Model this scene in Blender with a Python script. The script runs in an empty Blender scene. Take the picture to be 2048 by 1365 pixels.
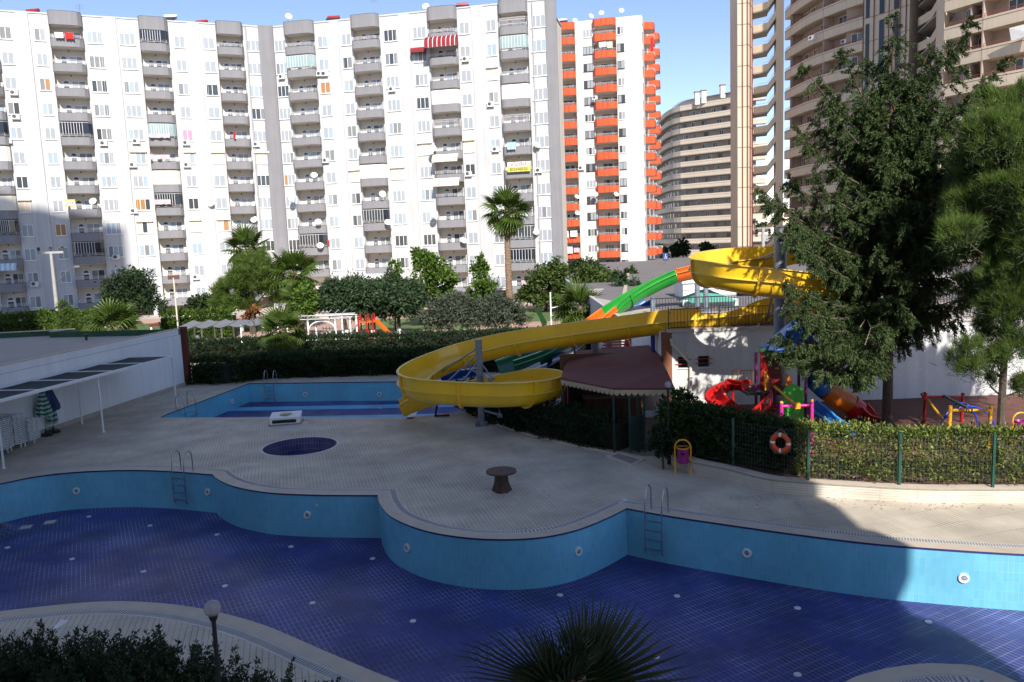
import bpy, math, random
import numpy as np
from mathutils import Vector, Matrix, geometry
random.seed(7)
rng = np.random.default_rng(11)
R_ = math.radians
S = bpy.context.scene
COL = S.collection
# ------------------------------------------------------------------ camera
FPX, PITCH, ROLL, CAMZ = 1600.0, R_(7.23), R_(2.18), 8.0
cF = np.array([0, math.cos(PITCH), -math.sin(PITCH)]); cU0 = np.array([0, math.sin(PITCH), math.cos(PITCH)]); cX = np.array([1.0, 0, 0])
cR = cX*math.cos(ROLL) - cU0*math.sin(ROLL); cU = cU0*math.cos(ROLL) + cX*math.sin(ROLL); cC = np.array([0, 0, CAMZ])
cam = bpy.data.cameras.new('camera'); cam.lens = 36*FPX/2048; cam.sensor_width = 36; cam.clip_start = 0.3; cam.clip_end = 3000
camo = bpy.data.objects.new('camera', cam); COL.objects.link(camo)
camo.matrix_world = Matrix(((cR[0], cU[0], -cF[0], 0), (cR[1], cU[1], -cF[1], 0), (cR[2], cU[2], -cF[2], CAMZ), (0, 0, 0, 1)))
S.camera = camo
# ------------------------------------------------------------------ light
SUN_EL, SUN_AZ = R_(36), (0.19, -1.0)
W = bpy.data.worlds.new('World'); S.world = W; W.use_nodes = True
nt = W.node_tree; nt.nodes.clear()
sky = nt.nodes.new('ShaderNodeTexSky'); sky.sky_type = 'NISHITA'; sky.sun_disc = False; sky.sun_elevation = SUN_EL
sky.sun_rotation = math.atan2(SUN_AZ[0], SUN_AZ[1]); sky.air_density = 1.0; sky.dust_density = 0.15; sky.ozone_density = 6.0; sky.altitude = 1200
bg = nt.nodes.new('ShaderNodeBackground'); bg.inputs['Strength'].default_value = 0.07
wo = nt.nodes.new('ShaderNodeOutputWorld'); tint = nt.nodes.new('ShaderNodeMix'); tint.data_type = 'RGBA'; tint.blend_type = 'MULTIPLY'; tint.inputs[0].default_value = 1.0; tint.inputs[7].default_value = (1.10,0.85,0.74,1); nt.links.new(sky.outputs[0], tint.inputs[6]); nt.links.new(tint.outputs[2], bg.inputs[0]); nt.links.new(bg.outputs[0], wo.inputs[0])
sl = bpy.data.lights.new('sun', 'SUN'); sl.energy = 2.0; sl.angle = R_(0.55); sl.color = (1.0, 0.94, 0.86)
slo = bpy.data.objects.new('sun', sl); COL.objects.link(slo)
_h = math.hypot(*SUN_AZ)
to_sun = Vector((SUN_AZ[0]/_h*math.cos(SUN_EL), SUN_AZ[1]/_h*math.cos(SUN_EL), math.sin(SUN_EL)))
slo.rotation_euler = to_sun.to_track_quat('Z', 'Y').to_euler()
S.view_settings.view_transform = 'Standard'; S.view_settings.look = 'None'; S.view_settings.gamma = 1; S.view_settings.use_curve_mapping = False
S.view_settings.exposure = 1.84
S.render.engine = 'CYCLES'; S.cycles.max_bounces = 12; S.cycles.diffuse_bounces = 8
# ------------------------------------------------------------------ picture -> place (distances were measured on the photograph)
def ray(px, py): return cF + cR*(px-1024)/FPX - cU*(py-682.5)/FPX
def P(px, py, z=0.0):
    d = ray(px, py); p = cC + d*((z-CAMZ)/d[2]); return Vector(p)
def Q(px, py, Y):
    d = ray(px, py); return Vector(cC + d*(Y/d[1]))
# ------------------------------------------------------------------ materials
def srgb(r, g, b):
    f = lambda c: (c/255)/12.92 if c <= 10 else (((c/255)+0.055)/1.055)**2.4
    return (f(r), f(g), f(b))
MATS = {}
def mat(name, col, rough=0.6, var=0.12, scale=1.5, bump=0.0, bscale=30, metallic=0.0, stain=None, streak=0.0, island=0.0, transl=0.0, coat=0.0, spec=0.5, fine=0.0):
    """principled with two scales of colour noise, optional stains, vertical streaks, per-piece variation, bump"""
    if name in MATS: return MATS[name]
    m = bpy.data.materials.new(name); m.use_nodes = True; n = m.node_tree; N = n.nodes; L = n.links
    b = N['Principled BSDF']; b.inputs['Roughness'].default_value = rough; b.inputs['Metallic'].default_value = metallic
    b.inputs['Specular IOR Level'].default_value = spec
    if coat: b.inputs['Coat Weight'].default_value = coat; b.inputs['Coat Roughness'].default_value = 0.15
    tc = N.new('ShaderNodeTexCoord'); out = None
    def ramp(sock, lo, hi):
        r = N.new('ShaderNodeMapRange'); L.new(sock, r.inputs[0]); r.inputs[1].default_value = 0.3; r.inputs[2].default_value = 0.7
        r.inputs[3].default_value = lo; r.inputs[4].default_value = hi; return r.outputs[0]
    t = N.new('ShaderNodeTexNoise'); t.inputs['Scale'].default_value = scale; t.inputs['Detail'].default_value = 6; L.new(tc.outputs['Object'], t.inputs['Vector'])
    f = ramp(t.outputs[0], 1-var, 1+var)
    if fine:
        t2 = N.new('ShaderNodeTexNoise'); t2.inputs['Scale'].default_value = scale*14; t2.inputs['Detail'].default_value = 4; L.new(tc.outputs['Object'], t2.inputs['Vector'])
        mu = N.new('ShaderNodeMath'); mu.operation = 'MULTIPLY'; L.new(f, mu.inputs[0]); L.new(ramp(t2.outputs[0], 1-fine, 1+fine), mu.inputs[1]); f = mu.outputs[0]
    if island:
        g = N.new('ShaderNodeNewGeometry'); mr = N.new('ShaderNodeMapRange'); L.new(g.outputs['Random Per Island'], mr.inputs[0])
        mr.inputs[3].default_value = 1-island; mr.inputs[4].default_value = 1+island
        mu = N.new('ShaderNodeMath'); mu.operation = 'MULTIPLY'; L.new(f, mu.inputs[0]); L.new(mr.outputs[0], mu.inputs[1]); f = mu.outputs[0]
    if streak:
        mp = N.new('ShaderNodeMapping'); mp.inputs['Scale'].default_value = (3, 3, 0.12); L.new(tc.outputs['Object'], mp.inputs[0])
        t3 = N.new('ShaderNodeTexNoise'); t3.inputs['Scale'].default_value = 1.0; t3.inputs['Detail'].default_value = 5; L.new(mp.outputs[0], t3.inputs['Vector'])
        mu = N.new('ShaderNodeMath'); mu.operation = 'MULTIPLY'; L.new(f, mu.inputs[0]); L.new(ramp(t3.outputs[0], 1-streak, 1.0), mu.inputs[1]); f = mu.outputs[0]
    mx = N.new('ShaderNodeMix'); mx.data_type = 'RGBA'; mx.blend_type = 'MULTIPLY'; mx.inputs[0].default_value = 1.0
    mx.inputs[6].default_value = (*col, 1); L.new(f, mx.inputs[7]); c = mx.outputs[2]
    if stain:
        sc, amt, scol = stain
        t4 = N.new('ShaderNodeTexNoise'); t4.inputs['Scale'].default_value = sc; t4.inputs['Detail'].default_value = 8; t4.inputs['Roughness'].default_value = 0.65
        L.new(tc.outputs['Object'], t4.inputs['Vector'])
        r4 = N.new('ShaderNodeMapRange'); L.new(t4.outputs[0], r4.inputs[0]); r4.inputs[1].default_value = 0.52; r4.inputs[2].default_value = 0.72
        r4.inputs[3].default_value = 0; r4.inputs[4].default_value = amt
        m4 = N.new('ShaderNodeMix'); m4.data_type = 'RGBA'; L.new(r4.outputs[0], m4.inputs[0]); L.new(c, m4.inputs[6]); m4.inputs[7].default_value = (*scol, 1); c = m4.outputs[2]
    L.new(c, b.inputs['Base Color'])
    if bump:
        t5 = N.new('ShaderNodeTexNoise'); t5.inputs['Scale'].default_value = bscale; t5.inputs['Detail'].default_value = 4; L.new(tc.outputs['Object'], t5.inputs['Vector'])
        bp = N.new('ShaderNodeBump'); bp.inputs['Strength'].default_value = bump; bp.inputs['Distance'].default_value = 0.02; L.new(t5.outputs[0], bp.inputs['Height']); L.new(bp.outputs[0], b.inputs['Normal'])
    if transl:
        tr = N.new('ShaderNodeBsdfTranslucent'); L.new(c, tr.inputs[0]); ms = N.new('ShaderNodeMixShader'); ms.inputs[0].default_value = transl
        L.new(b.outputs[0], ms.inputs[1]); L.new(tr.outputs[0], ms.inputs[2]); L.new(ms.outputs[0], N['Material Output'].inputs[0])
    MATS[name] = m; return m
def tile_mat(name, c1, c2, joint, w, h, rot=0.0, msize=0.012, rough=0.35, var=0.15, wall=False, cyl=False, patch=0.3, stain=(0.35, 0.5, (0.3, 0.28, 0.25)), bump=0.25, breakup=0.5):
    """staggered tiles with recessed joints; some joints light, some nearly invisible, as limescale comes and goes"""
    m = bpy.data.materials.new(name); m.use_nodes = True; n = m.node_tree; N = n.nodes; L = n.links; b = N['Principled BSDF']
    b.inputs['Roughness'].default_value = rough
    tc = N.new('ShaderNodeTexCoord'); mp = N.new('ShaderNodeMapping'); L.new(tc.outputs['UV' if wall else 'Object'], mp.inputs[0]); mp.inputs['Rotation'].default_value = (0, 0, rot)
    br = N.new('ShaderNodeTexBrick'); L.new(mp.outputs[0], br.inputs['Vector']); br.inputs['Scale'].default_value = 1; br.inputs['Brick Width'].default_value = w; br.inputs['Row Height'].default_value = h
    br.inputs['Mortar Size'].default_value = msize; br.inputs['Mortar Smooth'].default_value = 0.1; br.offset = 0.0
    br.inputs['Color1'].default_value = (*c1, 1); br.inputs['Color2'].default_value = (*c2, 1); br.inputs['Mortar'].default_value = (*joint, 1)
    t = N.new('ShaderNodeTexNoise'); t.inputs['Scale'].default_value = 0.55; t.inputs['Detail'].default_value = 7; L.new(tc.outputs['Object'], t.inputs['Vector'])
    r = N.new('ShaderNodeMapRange'); L.new(t.outputs[0], r.inputs[0]); r.inputs[1].default_value = 0.35; r.inputs[2].default_value = 0.65; r.inputs[3].default_value = 1-var; r.inputs[4].default_value = 1+var
    # joints fade in and out
    t2 = N.new('ShaderNodeTexNoise'); t2.inputs['Scale'].default_value = 0.8; t2.inputs['Detail'].default_value = 3; L.new(mp.outputs[0], t2.inputs['Vector'])
    r2 = N.new('ShaderNodeMapRange'); L.new(t2.outputs[0], r2.inputs[0]); r2.inputs[1].default_value = 0.4; r2.inputs[2].default_value = 0.6; r2.inputs[3].default_value = breakup; r2.inputs[4].default_value = 1
    mf = N.new('ShaderNodeMath'); mf.operation = 'MULTIPLY'; L.new(br.outputs['Fac'], mf.inputs[0]); L.new(r2.outputs[0], mf.inputs[1])
    cm = N.new('ShaderNodeMix'); cm.data_type = 'RGBA'
    base = N.new('ShaderNodeTexBrick'); L.new(mp.outputs[0], base.inputs['Vector']); base.inputs['Scale'].default_value = 1; base.inputs['Brick Width'].default_value = w; base.inputs['Row Height'].default_value = h
    base.inputs['Mortar Size'].default_value = 0.0; base.offset = 0.0; base.inputs['Color1'].default_value = (*c1, 1); base.inputs['Color2'].default_value = (*c2, 1)
    L.new(mf.outputs[0], cm.inputs[0]); L.new(base.outputs['Color'], cm.inputs[6]); cm.inputs[7].default_value = (*joint, 1)
    mx = N.new('ShaderNodeMix'); mx.data_type = 'RGBA'; mx.blend_type = 'MULTIPLY'; mx.inputs[0].default_value = 1; L.new(cm.outputs[2], mx.inputs[6]); L.new(r.outputs[0], mx.inputs[7])
    sc, amt, scol = stain
    t4 = N.new('ShaderNodeTexNoise'); t4.inputs['Scale'].default_value = sc; t4.inputs['Detail'].default_value = 9; t4.inputs['Roughness'].default_value = 0.6; L.new(tc.outputs['Object'], t4.inputs['Vector'])
    r4 = N.new('ShaderNodeMapRange'); L.new(t4.outputs[0], r4.inputs[0]); r4.inputs[1].default_value = 0.5; r4.inputs[2].default_value = 0.75; r4.inputs[3].default_value = 0; r4.inputs[4].default_value = amt
    m4 = N.new('ShaderNodeMix'); m4.data_type = 'RGBA'; L.new(r4.outputs[0], m4.inputs[0]); L.new(mx.outputs[2], m4.inputs[6]); m4.inputs[7].default_value = (*scol, 1)
    L.new(m4.outputs[2], b.inputs['Base Color'])
    rr = N.new('ShaderNodeMapRange'); L.new(t4.outputs[0], rr.inputs[0]); rr.inputs[1].default_value = 0.4; rr.inputs[2].default_value = 0.7; rr.inputs[3].default_value = rough; rr.inputs[4].default_value = min(1, rough+0.3)
    L.new(rr.outputs[0], b.inputs['Roughness'])
    bp = N.new('ShaderNodeBump'); bp.invert = True; bp.inputs['Strength'].default_value = bump; bp.inputs['Distance'].default_value = 0.01; L.new(br.outputs['Fac'], bp.inputs['Height']); L.new(bp.outputs[0], b.inputs['Normal'])
    MATS[name] = m; return m
def glass_mat(name, col, rough=0.08):
    m = bpy.data.materials.new(name); m.use_nodes = True; b = m.node_tree.nodes['Principled BSDF']
    t = m.node_tree.nodes.new('ShaderNodeTexNoise'); t.inputs['Scale'].default_value = 0.9
    tc = m.node_tree.nodes.new('ShaderNodeTexCoord'); m.node_tree.links.new(tc.outputs['Object'], t.inputs['Vector'])
    mx = m.node_tree.nodes.new('ShaderNodeMix'); mx.data_type = 'RGBA'; m.node_tree.links.new(t.outputs[0], mx.inputs[0])
    mx.inputs[6].default_value = (*[c*0.7 for c in col], 1); mx.inputs[7].default_value = (*[c*1.25 for c in col], 1)
    m.node_tree.links.new(mx.outputs[2], b.inputs['Base Color']); b.inputs['Roughness'].default_value = rough; b.inputs['Specular IOR Level'].default_value = 0.6
    MATS[name] = m; return m
def curtain_mat(name, c1, c2, sc=18):
    """curtain folds behind clean glass"""
    m = bpy.data.materials.new(name); m.use_nodes = True; n = m.node_tree; N = n.nodes; L = n.links; b = N['Principled BSDF']
    tc = N.new('ShaderNodeTexCoord'); w = N.new('ShaderNodeTexWave'); w.inputs['Scale'].default_value = sc/6; w.inputs['Distortion'].default_value = 3; w.inputs['Detail'].default_value = 2
    mp = N.new('ShaderNodeMapping'); mp.inputs['Scale'].default_value = (1, 1, 0.05); L.new(tc.outputs['Object'], mp.inputs[0]); L.new(mp.outputs[0], w.inputs[0])
    mx = N.new('ShaderNodeMix'); mx.data_type = 'RGBA'; L.new(w.outputs['Fac'], mx.inputs[0]); mx.inputs[6].default_value = (*c1, 1); mx.inputs[7].default_value = (*c2, 1)
    L.new(mx.outputs[2], b.inputs['Base Color']); b.inputs['Roughness'].default_value = 0.25; b.inputs['Coat Weight'].default_value = 0.6; b.inputs['Coat Roughness'].default_value = 0.03
    MATS[name] = m; return m
# ------------------------------------------------------------------ mesh helpers
class MB:
    def __init__(s): s.v = []; s.f = []; s.m = []; s.cur = 0
    def add(s, vs, fs):
        o = len(s.v); s.v += [tuple(v) for v in vs]; s.f += [tuple(i+o for i in f) for f in fs]; s.m += [s.cur]*len(fs); return s
    def box(s, x0, x1, y0, y1, z0, z1):
        return s.add([(x0,y0,z0),(x1,y0,z0),(x1,y1,z0),(x0,y1,z0),(x0,y0,z1),(x1,y0,z1),(x1,y1,z1),(x0,y1,z1)],
                     [(0,3,2,1),(4,5,6,7),(0,1,5,4),(1,2,6,5),(2,3,7,6),(3,0,4,7)])
    def bar(s, a, b, w, h, up=(0,0,1)):
        a = Vector(a); b = Vector(b); d = (b-a).normalized(); u = Vector(up)
        if abs(d.dot(u)) > 0.98: u = Vector((0,1,0))
        l = d.cross(u).normalized()*(w/2); u = l.cross(d).normalized()*(h/2)
        vs = [a-l-u, a+l-u, a+l+u, a-l+u, b-l-u, b+l-u, b+l+u, b-l+u]
        return s.add(vs, [(0,1,2,3),(7,6,5,4),(0,4,5,1),(1,5,6,2),(2,6,7,3),(3,7,4,0)])
    def prism(s, poly, z0, z1):
        n = len(poly); vs = [(x,y,z0) for x,y in poly]+[(x,y,z1) for x,y in poly]
        fs = [(i,(i+1)%n,n+(i+1)%n,n+i) for i in range(n)]
        tri = geometry.tessellate_polygon([[Vector((x,y,0)) for x,y in poly]])
        for a,b,c in tri:
            fs.append((a,b,c)); fs.append((n+c,n+b,n+a))
        return s.add(vs, fs)
    def ribbon(s, pts, th, z0, z1, closed=False):
        """wall of thickness th (to the left of travel) along plan points; z0,z1 numbers or lists"""
        n = len(pts); ins = []
        for i in range(n):
            p = Vector(pts[i][:2])
            if closed: a = Vector(pts[i-1][:2]); c = Vector(pts[(i+1)%n][:2])
            else: a = Vector(pts[max(i-1,0)][:2]); c = Vector(pts[min(i+1,n-1)][:2])
            d1 = (p-a); d2 = (c-p)
            if d1.length < 1e-6: d1 = d2
            if d2.length < 1e-6: d2 = d1
            d1.normalize(); d2.normalize(); n1 = Vector((-d1.y,d1.x)); n2 = Vector((-d2.y,d2.x)); m = (n1+n2)
            m = m.normalized() if m.length > 1e-6 else n1
            ins.append(p + m*(th/max(0.35, m.dot(n1))))
        Z0 = z0 if isinstance(z0, (list,tuple)) else [z0]*n; Z1 = z1 if isinstance(z1, (list,tuple)) else [z1]*n
        vs = []
        for i in range(n):
            p = pts[i]; q = ins[i]
            vs += [(p[0],p[1],Z0[i]),(p[0],p[1],Z1[i]),(q.x,q.y,Z1[i]),(q.x,q.y,Z0[i])]
        fs = []
        for i in range(n if closed else n-1):
            a = 4*i; b = 4*((i+1)%n)
            for k in range(4): fs.append((a+k, b+k, b+(k+1)%4, a+(k+1)%4))
        if not closed: fs += [(0,1,2,3), (4*n-1,4*n-2,4*n-3,4*n-4)]
        return s.add(vs, fs)
    def tube(s, pts, r, n=8, r2=None, closed=False, cap=True):
        pts = [Vector(p) for p in pts]; m = len(pts); vs = []; ref = None
        for i, p in enumerate(pts):
            a = pts[i-1] if (i or closed) else p; c = pts[(i+1) % m] if (i < m-1 or closed) else p
            t = (c-a).normalized()
            if ref is None: ref = Vector((0,0,1)) if abs(t.z) < 0.9 else Vector((1,0,0))
            x = t.cross(ref).normalized(); y = x.cross(t).normalized(); ref = y
            rr = r if r2 is None else r + (r2-r)*i/(m-1)
            for k in range(n):
                an = 2*math.pi*k/n; vs.append(p + x*math.cos(an)*rr + y*math.sin(an)*rr)
        fs = []
        for i in range(m if closed else m-1):
            for k in range(n):
                j = (i+1) % m; fs.append((i*n+k, i*n+(k+1)%n, j*n+(k+1)%n, j*n+k))
        if cap and not closed: fs += [tuple(range(n-1,-1,-1)), tuple(range((m-1)*n, m*n))]
        return s.add(vs, fs)
    def lathe(s, prof, n=16, c=(0,0,0)):
        vs = []; m = len(prof)
        for r, z in prof:
            for k in range(n):
                a = 2*math.pi*k/n; vs.append((c[0]+r*math.cos(a), c[1]+r*math.sin(a), c[2]+z))
        fs = [(i*n+k, i*n+(k+1)%n, (i+1)*n+(k+1)%n, (i+1)*n+k) for i in range(m-1) for k in range(n)]
        if prof[0][0] > 1e-4: fs.append(tuple(range(n-1,-1,-1)))
        if prof[-1][0] > 1e-4: fs.append(tuple(range((m-1)*n, m*n)))
        return s.add(vs, fs)
    def ball(s, c, r, n=16):
        return s.lathe([(max(1e-5, r*math.sin(math.pi*i/(n//2))), -r*math.cos(math.pi*i/(n//2))) for i in range(n//2+1)], n, c)
    def mesh(s, name, mats, smooth=False):
        me = bpy.data.meshes.new(name); me.from_pydata(s.v, [], s.f)
        mats = mats if isinstance(mats, (list,tuple)) else [mats]
        for m in mats: me.materials.append(m)
        if len(mats) > 1: me.polygons.foreach_set('material_index', s.m)
        if smooth:
            me.polygons.foreach_set('use_smooth', [True]*len(s.f))
            try: me.set_sharp_from_angle(angle=R_(40))
            except Exception: pass
        me.update(); return me
    def build(s, name, mats, parent=None, smooth=False, **kw):
        return link(name, s.mesh(name, mats, smooth), parent, **kw)
def link(name, data, parent=None, loc=None, rz=0, label=None, cat=None, group=None, kind=None, rot=None, scale=None):
    o = bpy.data.objects.new(name, data); COL.objects.link(o)
    if parent is not None: o.parent = parent
    if loc is not None: o.location = loc
    if rot is not None: o.rotation_euler = rot
    elif rz: o.rotation_euler = (0,0,rz)
    if scale is not None: o.scale = scale if hasattr(scale, '__len__') else (scale,)*3
    if label: o['label'] = label
    if cat: o['category'] = cat
    if group: o['group'] = group
    if kind: o['kind'] = kind
    return o
def thing(name, label, cat, loc=(0,0,0), rz=0, group=None, kind=None):
    return link(name, None, None, loc, rz, label, cat, group, kind)
def copy_tree(o, parent=None, loc=None, rz=None, label=None, group=None):
    c = o.copy(); COL.objects.link(c); c.parent = parent
    if loc is not None: c.location = loc
    if rz is not None: c.rotation_euler = (0,0,rz)
    if label: c['label'] = label
    if group: c['group'] = group
    for ch in list(o.children): copy_tree(ch, c)
    return c
def mesh_np(name, V, F, mats, smooth=False):
    V = np.asarray(V, np.float32); F = np.asarray(F, np.int32); k = F.shape[1]
    me = bpy.data.meshes.new(name); me.vertices.add(len(V)); me.vertices.foreach_set('co', V.ravel())
    me.loops.add(F.size); me.loops.foreach_set('vertex_index', F.ravel()); me.polygons.add(len(F))
    me.polygons.foreach_set('loop_start', np.arange(0, F.size, k, dtype=np.int32))
    for m in (mats if isinstance(mats, (list,tuple)) else [mats]): me.materials.append(m)
    me.update(calc_edges=True); me.validate(); return me
def catmull(pts, n=8):
    pts = [np.array(p, float) for p in pts]; out = []
    for i in range(len(pts)-1):
        p0 = pts[max(i-1,0)]; p1 = pts[i]; p2 = pts[i+1]; p3 = pts[min(i+2,len(pts)-1)]
        for k in range(n):
            t = k/n
            out.append(0.5*((2*p1)+(-p0+p2)*t+(2*p0-5*p1+4*p2-p3)*t*t+(-p0+3*p1-3*p2+p3)*t**3))
    out.append(pts[-1]); return out
# ------------------------------------------------------------------ foliage helpers
def unit(a): return a/np.maximum(1e-9, np.linalg.norm(a, axis=-1, keepdims=True))
def leaf_quads(c, axis, nrm, L, Wd):
    """lens-shaped leaves folded from four points: c base (n,3), axis direction, nrm roughly the face normal"""
    side = unit(np.cross(axis, nrm)); n = len(c); L = np.broadcast_to(L, (n,))[:,None]; Wd = np.broadcast_to(Wd, (n,))[:,None]
    V = np.stack([c, c+axis*L*0.5+side*Wd*0.5, c+axis*L, c+axis*L*0.5-side*Wd*0.5], 1).reshape(-1,3)
    F = np.arange(n*4).reshape(n,4); return V, F
def needles(c, axis, L, Wd):
    n = len(c); r = unit(rng.normal(size=(n,3))); side = unit(np.cross(axis, r)); L = np.broadcast_to(L, (n,))[:,None]
    V = np.stack([c-side*Wd*0.5, c+side*Wd*0.5, c+axis*L], 1).reshape(-1,3); F = np.arange(n*3).reshape(n,3); return V, F
def sub_centres(clumps, per, flat=1.0):
    out = []; rad = []; nn = []
    for (x,y,z,rx,ry,rz) in clumps:
        k = max(5, int(2.2*per*(rx*ry+rx*rz+ry*rz)/3))
        d = unit(rng.normal(size=(k,3))); d[:,2] = np.where(d[:,2] < -0.45, -d[:,2]*0.5, d[:,2]); r = (rng.random(k)**0.6)[:,None]*0.55+0.45
        ph = rng.random(3)*6; wob = 1+0.22*np.sin(3*d[:,:1]+ph[0])*np.cos(2.5*d[:,1:2]+ph[1])+0.12*rng.normal(size=(k,1))
        out.append(np.array([x,y,z])+d*r*wob*np.array([rx,ry,rz])); nn.append(d); rad.append(np.full(k, (rx+ry+rz)/3*0.34))
    return np.concatenate(out), np.concatenate(nn), np.concatenate(rad)
def broadleaf(clumps, per=9, leaves=26, size=0.22, spread=1.0, asp=0.5, droop=0.0):
    c, d, r = sub_centres(clumps, per); k = len(c); leaves = int(leaves*1.5)
    cc = np.repeat(c, leaves, 0); dd = np.repeat(d, leaves, 0); rr = np.repeat(r, leaves)[:,None]; n = len(cc)
    pos = cc + rng.normal(size=(n,3))*rr*0.5*spread
    ax = unit(dd*0.5+rng.normal(size=(n,3))*0.8+np.array([0,0,-droop])); nr = unit(dd*0.6+np.array([0,0,0.5])+rng.normal(size=(n,3))*0.6)
    L = size*(0.6+0.8*rng.random(n)); return leaf_quads(pos, ax, nr, L, L*asp)
def needle_tufts(c, d, count=22, L=0.22, Wd=0.012, spread=0.9, core=0.04):
    n = len(c)*count; cc = np.repeat(c, count, 0); dd = np.repeat(d, count, 0)
    ax = unit(dd+rng.normal(size=(n,3))*spread); pos = cc+rng.normal(size=(n,3))*core
    return needles(pos, ax, L*(0.7+0.5*rng.random(n)), Wd)
def join_np(parts):
    V = []; F = []; o = 0
    for v, f in parts: V.append(v); F.append(f+o); o += len(v)
    return np.concatenate(V), np.concatenate(F)
def limb_pts(a, b, sag=0.0, wob=0.12, n=5):
    a = Vector(a); b = Vector(b); L = (b-a).length; out = []
    for i in range(n+1):
        t = i/n; p = a.lerp(b, t); p.z += sag*4*t*(1-t)*L
        if 0 < i < n: p += Vector((random.uniform(-1,1), random.uniform(-1,1), random.uniform(-1,1)))*wob*L*0.2
        out.append(p)
    return out
def make_tree(name, label, base, clumps, leafmat, barkmat, cat='tree', group=None, trunk_r=0.14, style='broad', fork=0.5, per=9, leaves=26, size=0.22, asp=0.5, droop=0.0, whitewash=False, needle=(0.22,0.014)):
    """base: world point; clumps: list of (dx,dy,dz,rx,ry,rz) relative to the base"""
    t = thing(name, label, cat, base, group=group); b = MB()
    top = max(clumps, key=lambda q: q[2]); mid = np.mean([q[:3] for q in clumps], 0); zf = min(q[2]-q[5]*0.6 for q in clumps)
    zf = max(0.6, zf*0.9); f = Vector((mid[0]*0.4, mid[1]*0.4, zf))
    b.tube([(0,0,-0.1),(f.x*0.3,f.y*0.3,zf*0.4),f], trunk_r*1.15, 8, trunk_r*0.85)
    for q in clumps: b.tube(limb_pts(f, (q[0],q[1],q[2]), 0.04), trunk_r*0.6, 6, trunk_r*0.12)
    b.build('trunk', barkmat, t, smooth=True)
    if whitewash:
        w = MB(); w.tube([(0,0,-0.05),(f.x*0.2,f.y*0.2,min(1.1,zf*0.5))], trunk_r*1.22, 10, trunk_r*1.08); w.build('whitewash', mat('limewash', (0.75,0.75,0.72), 0.9), t, smooth=True)
    if style == 'broad': V, F = broadleaf(clumps, per, leaves, size, 1.0, asp, droop)
    elif style == 'needle':
        c, d, r = sub_centres(clumps, per); k = leaves
        V, F = needle_tufts(c+rng.normal(size=c.shape)*0.1, unit(d+np.array([0,0,0.5])), k, needle[0], needle[1], 0.8, 0.16)
    link('crown', mesh_np('crown', V, F, leafmat), t)
    return t
# ================================================================== colours of the place
M_deck = tile_mat('deck_tiles', (0.49,0.43,0.335), (0.53,0.465,0.365), (0.25,0.22,0.18), 0.98, 0.122, rot=R_(74), msize=0.010, rough=0.6, var=0.17, stain=(0.28,0.5,(0.33,0.275,0.21)), bump=0.2, breakup=0.35)
M_poolfloor = tile_mat('pool_floor_tiles', (0.026,0.030,0.16), (0.036,0.042,0.205), (0.26,0.27,0.34), 0.247, 0.122, rot=R_(62), msize=0.008, rough=0.42, var=0.28, stain=(0.22,0.4,(0.05,0.055,0.19)), bump=0.2, breakup=0.08)
M_poolwall = tile_mat('pool_wall_tiles', (0.13,0.42,0.57), (0.15,0.46,0.61), (0.30,0.46,0.55), 0.122, 0.247, msize=0.005, rough=0.3, var=0.1, wall=True, stain=(0.4,0.3,(0.10,0.30,0.48)), bump=0.2, breakup=0.1)
M_pool2wall = tile_mat('shallow_pool_wall_tiles', (0.13,0.46,0.62), (0.15,0.50,0.65), (0.33,0.52,0.58), 0.122, 0.247, msize=0.006, rough=0.35, var=0.1, wall=True, stain=(0.5,0.4,(0.20,0.42,0.45)), bump=0.2, breakup=0.2)
M_lane = tile_mat('lane_tiles', (0.12,0.42,0.66), (0.14,0.45,0.7), (0.3,0.5,0.6), 0.247, 0.122, msize=0.006, rough=0.3, breakup=0.2)
M_navy = tile_mat('navy_tiles', (0.025,0.025,0.15), (0.04,0.04,0.21), (0.28,0.26,0.30), 0.122, 0.247, msize=0.010, rough=0.25, wall=True, breakup=0.6)
M_trimblue = mat('navy_band', (0.03,0.03,0.14), 0.3)
M_coping = mat('coping_stone', (0.50,0.42,0.33), 0.65, 0.08, 2, stain=(1.3,0.35,(0.36,0.30,0.24)), bump=0.1)
M_gutter = mat('gutter_grate', (0.53,0.51,0.48), 0.5, 0.1, 4, stain=(2,0.3,(0.4,0.38,0.35)))
M_whitewall = mat('white_render', (0.82,0.82,0.82), 0.85, 0.03, 0.6, streak=0.10, bump=0.05, fine=0.02)
M_facade = mat('facade_white', (0.545,0.543,0.54), 0.8, 0.05, 0.25, streak=0.12)
M_facade2 = mat('facade_white_panel', (0.515,0.517,0.522), 0.8, 0.05, 0.25, streak=0.14)
M_grey = mat('grey_render', (0.235,0.232,0.245), 0.85, 0.06, 0.4, streak=0.12)
M_soffit = mat('cream_soffit', (0.72,0.66,0.58), 0.85, 0.06, 0.5)
M_upvc = mat('white_upvc', (0.8,0.8,0.8), 0.4, 0.02)
M_rail = mat('pale_railing', (0.62,0.61,0.62), 0.4, 0.05)
M_steel = mat('stainless_steel', (0.42,0.42,0.43), 0.28, 0.05, metallic=0.9)
M_galv = mat('galvanised_steel', (0.20,0.23,0.27), 0.5, 0.22, 3, bump=0.05, metallic=0.25, stain=(2,0.4,(0.30,0.31,0.33)))
M_black = mat('black_paint', (0.015,0.015,0.016), 0.45)
M_darkgreen = mat('dark_green_paint', (0.006,0.06,0.042), 0.45, 0.1)
M_white = mat('white_paint', (0.78,0.78,0.78), 0.5, 0.03, stain=(1.5,0.25,(0.55,0.53,0.5)))
M_plastic = mat('white_plastic', (0.68,0.70,0.70), 0.45, 0.05)
M_bark = mat('bark', (0.10,0.075,0.055), 0.95, 0.35, 6, bump=0.8, bscale=14, streak=0.3)
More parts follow.
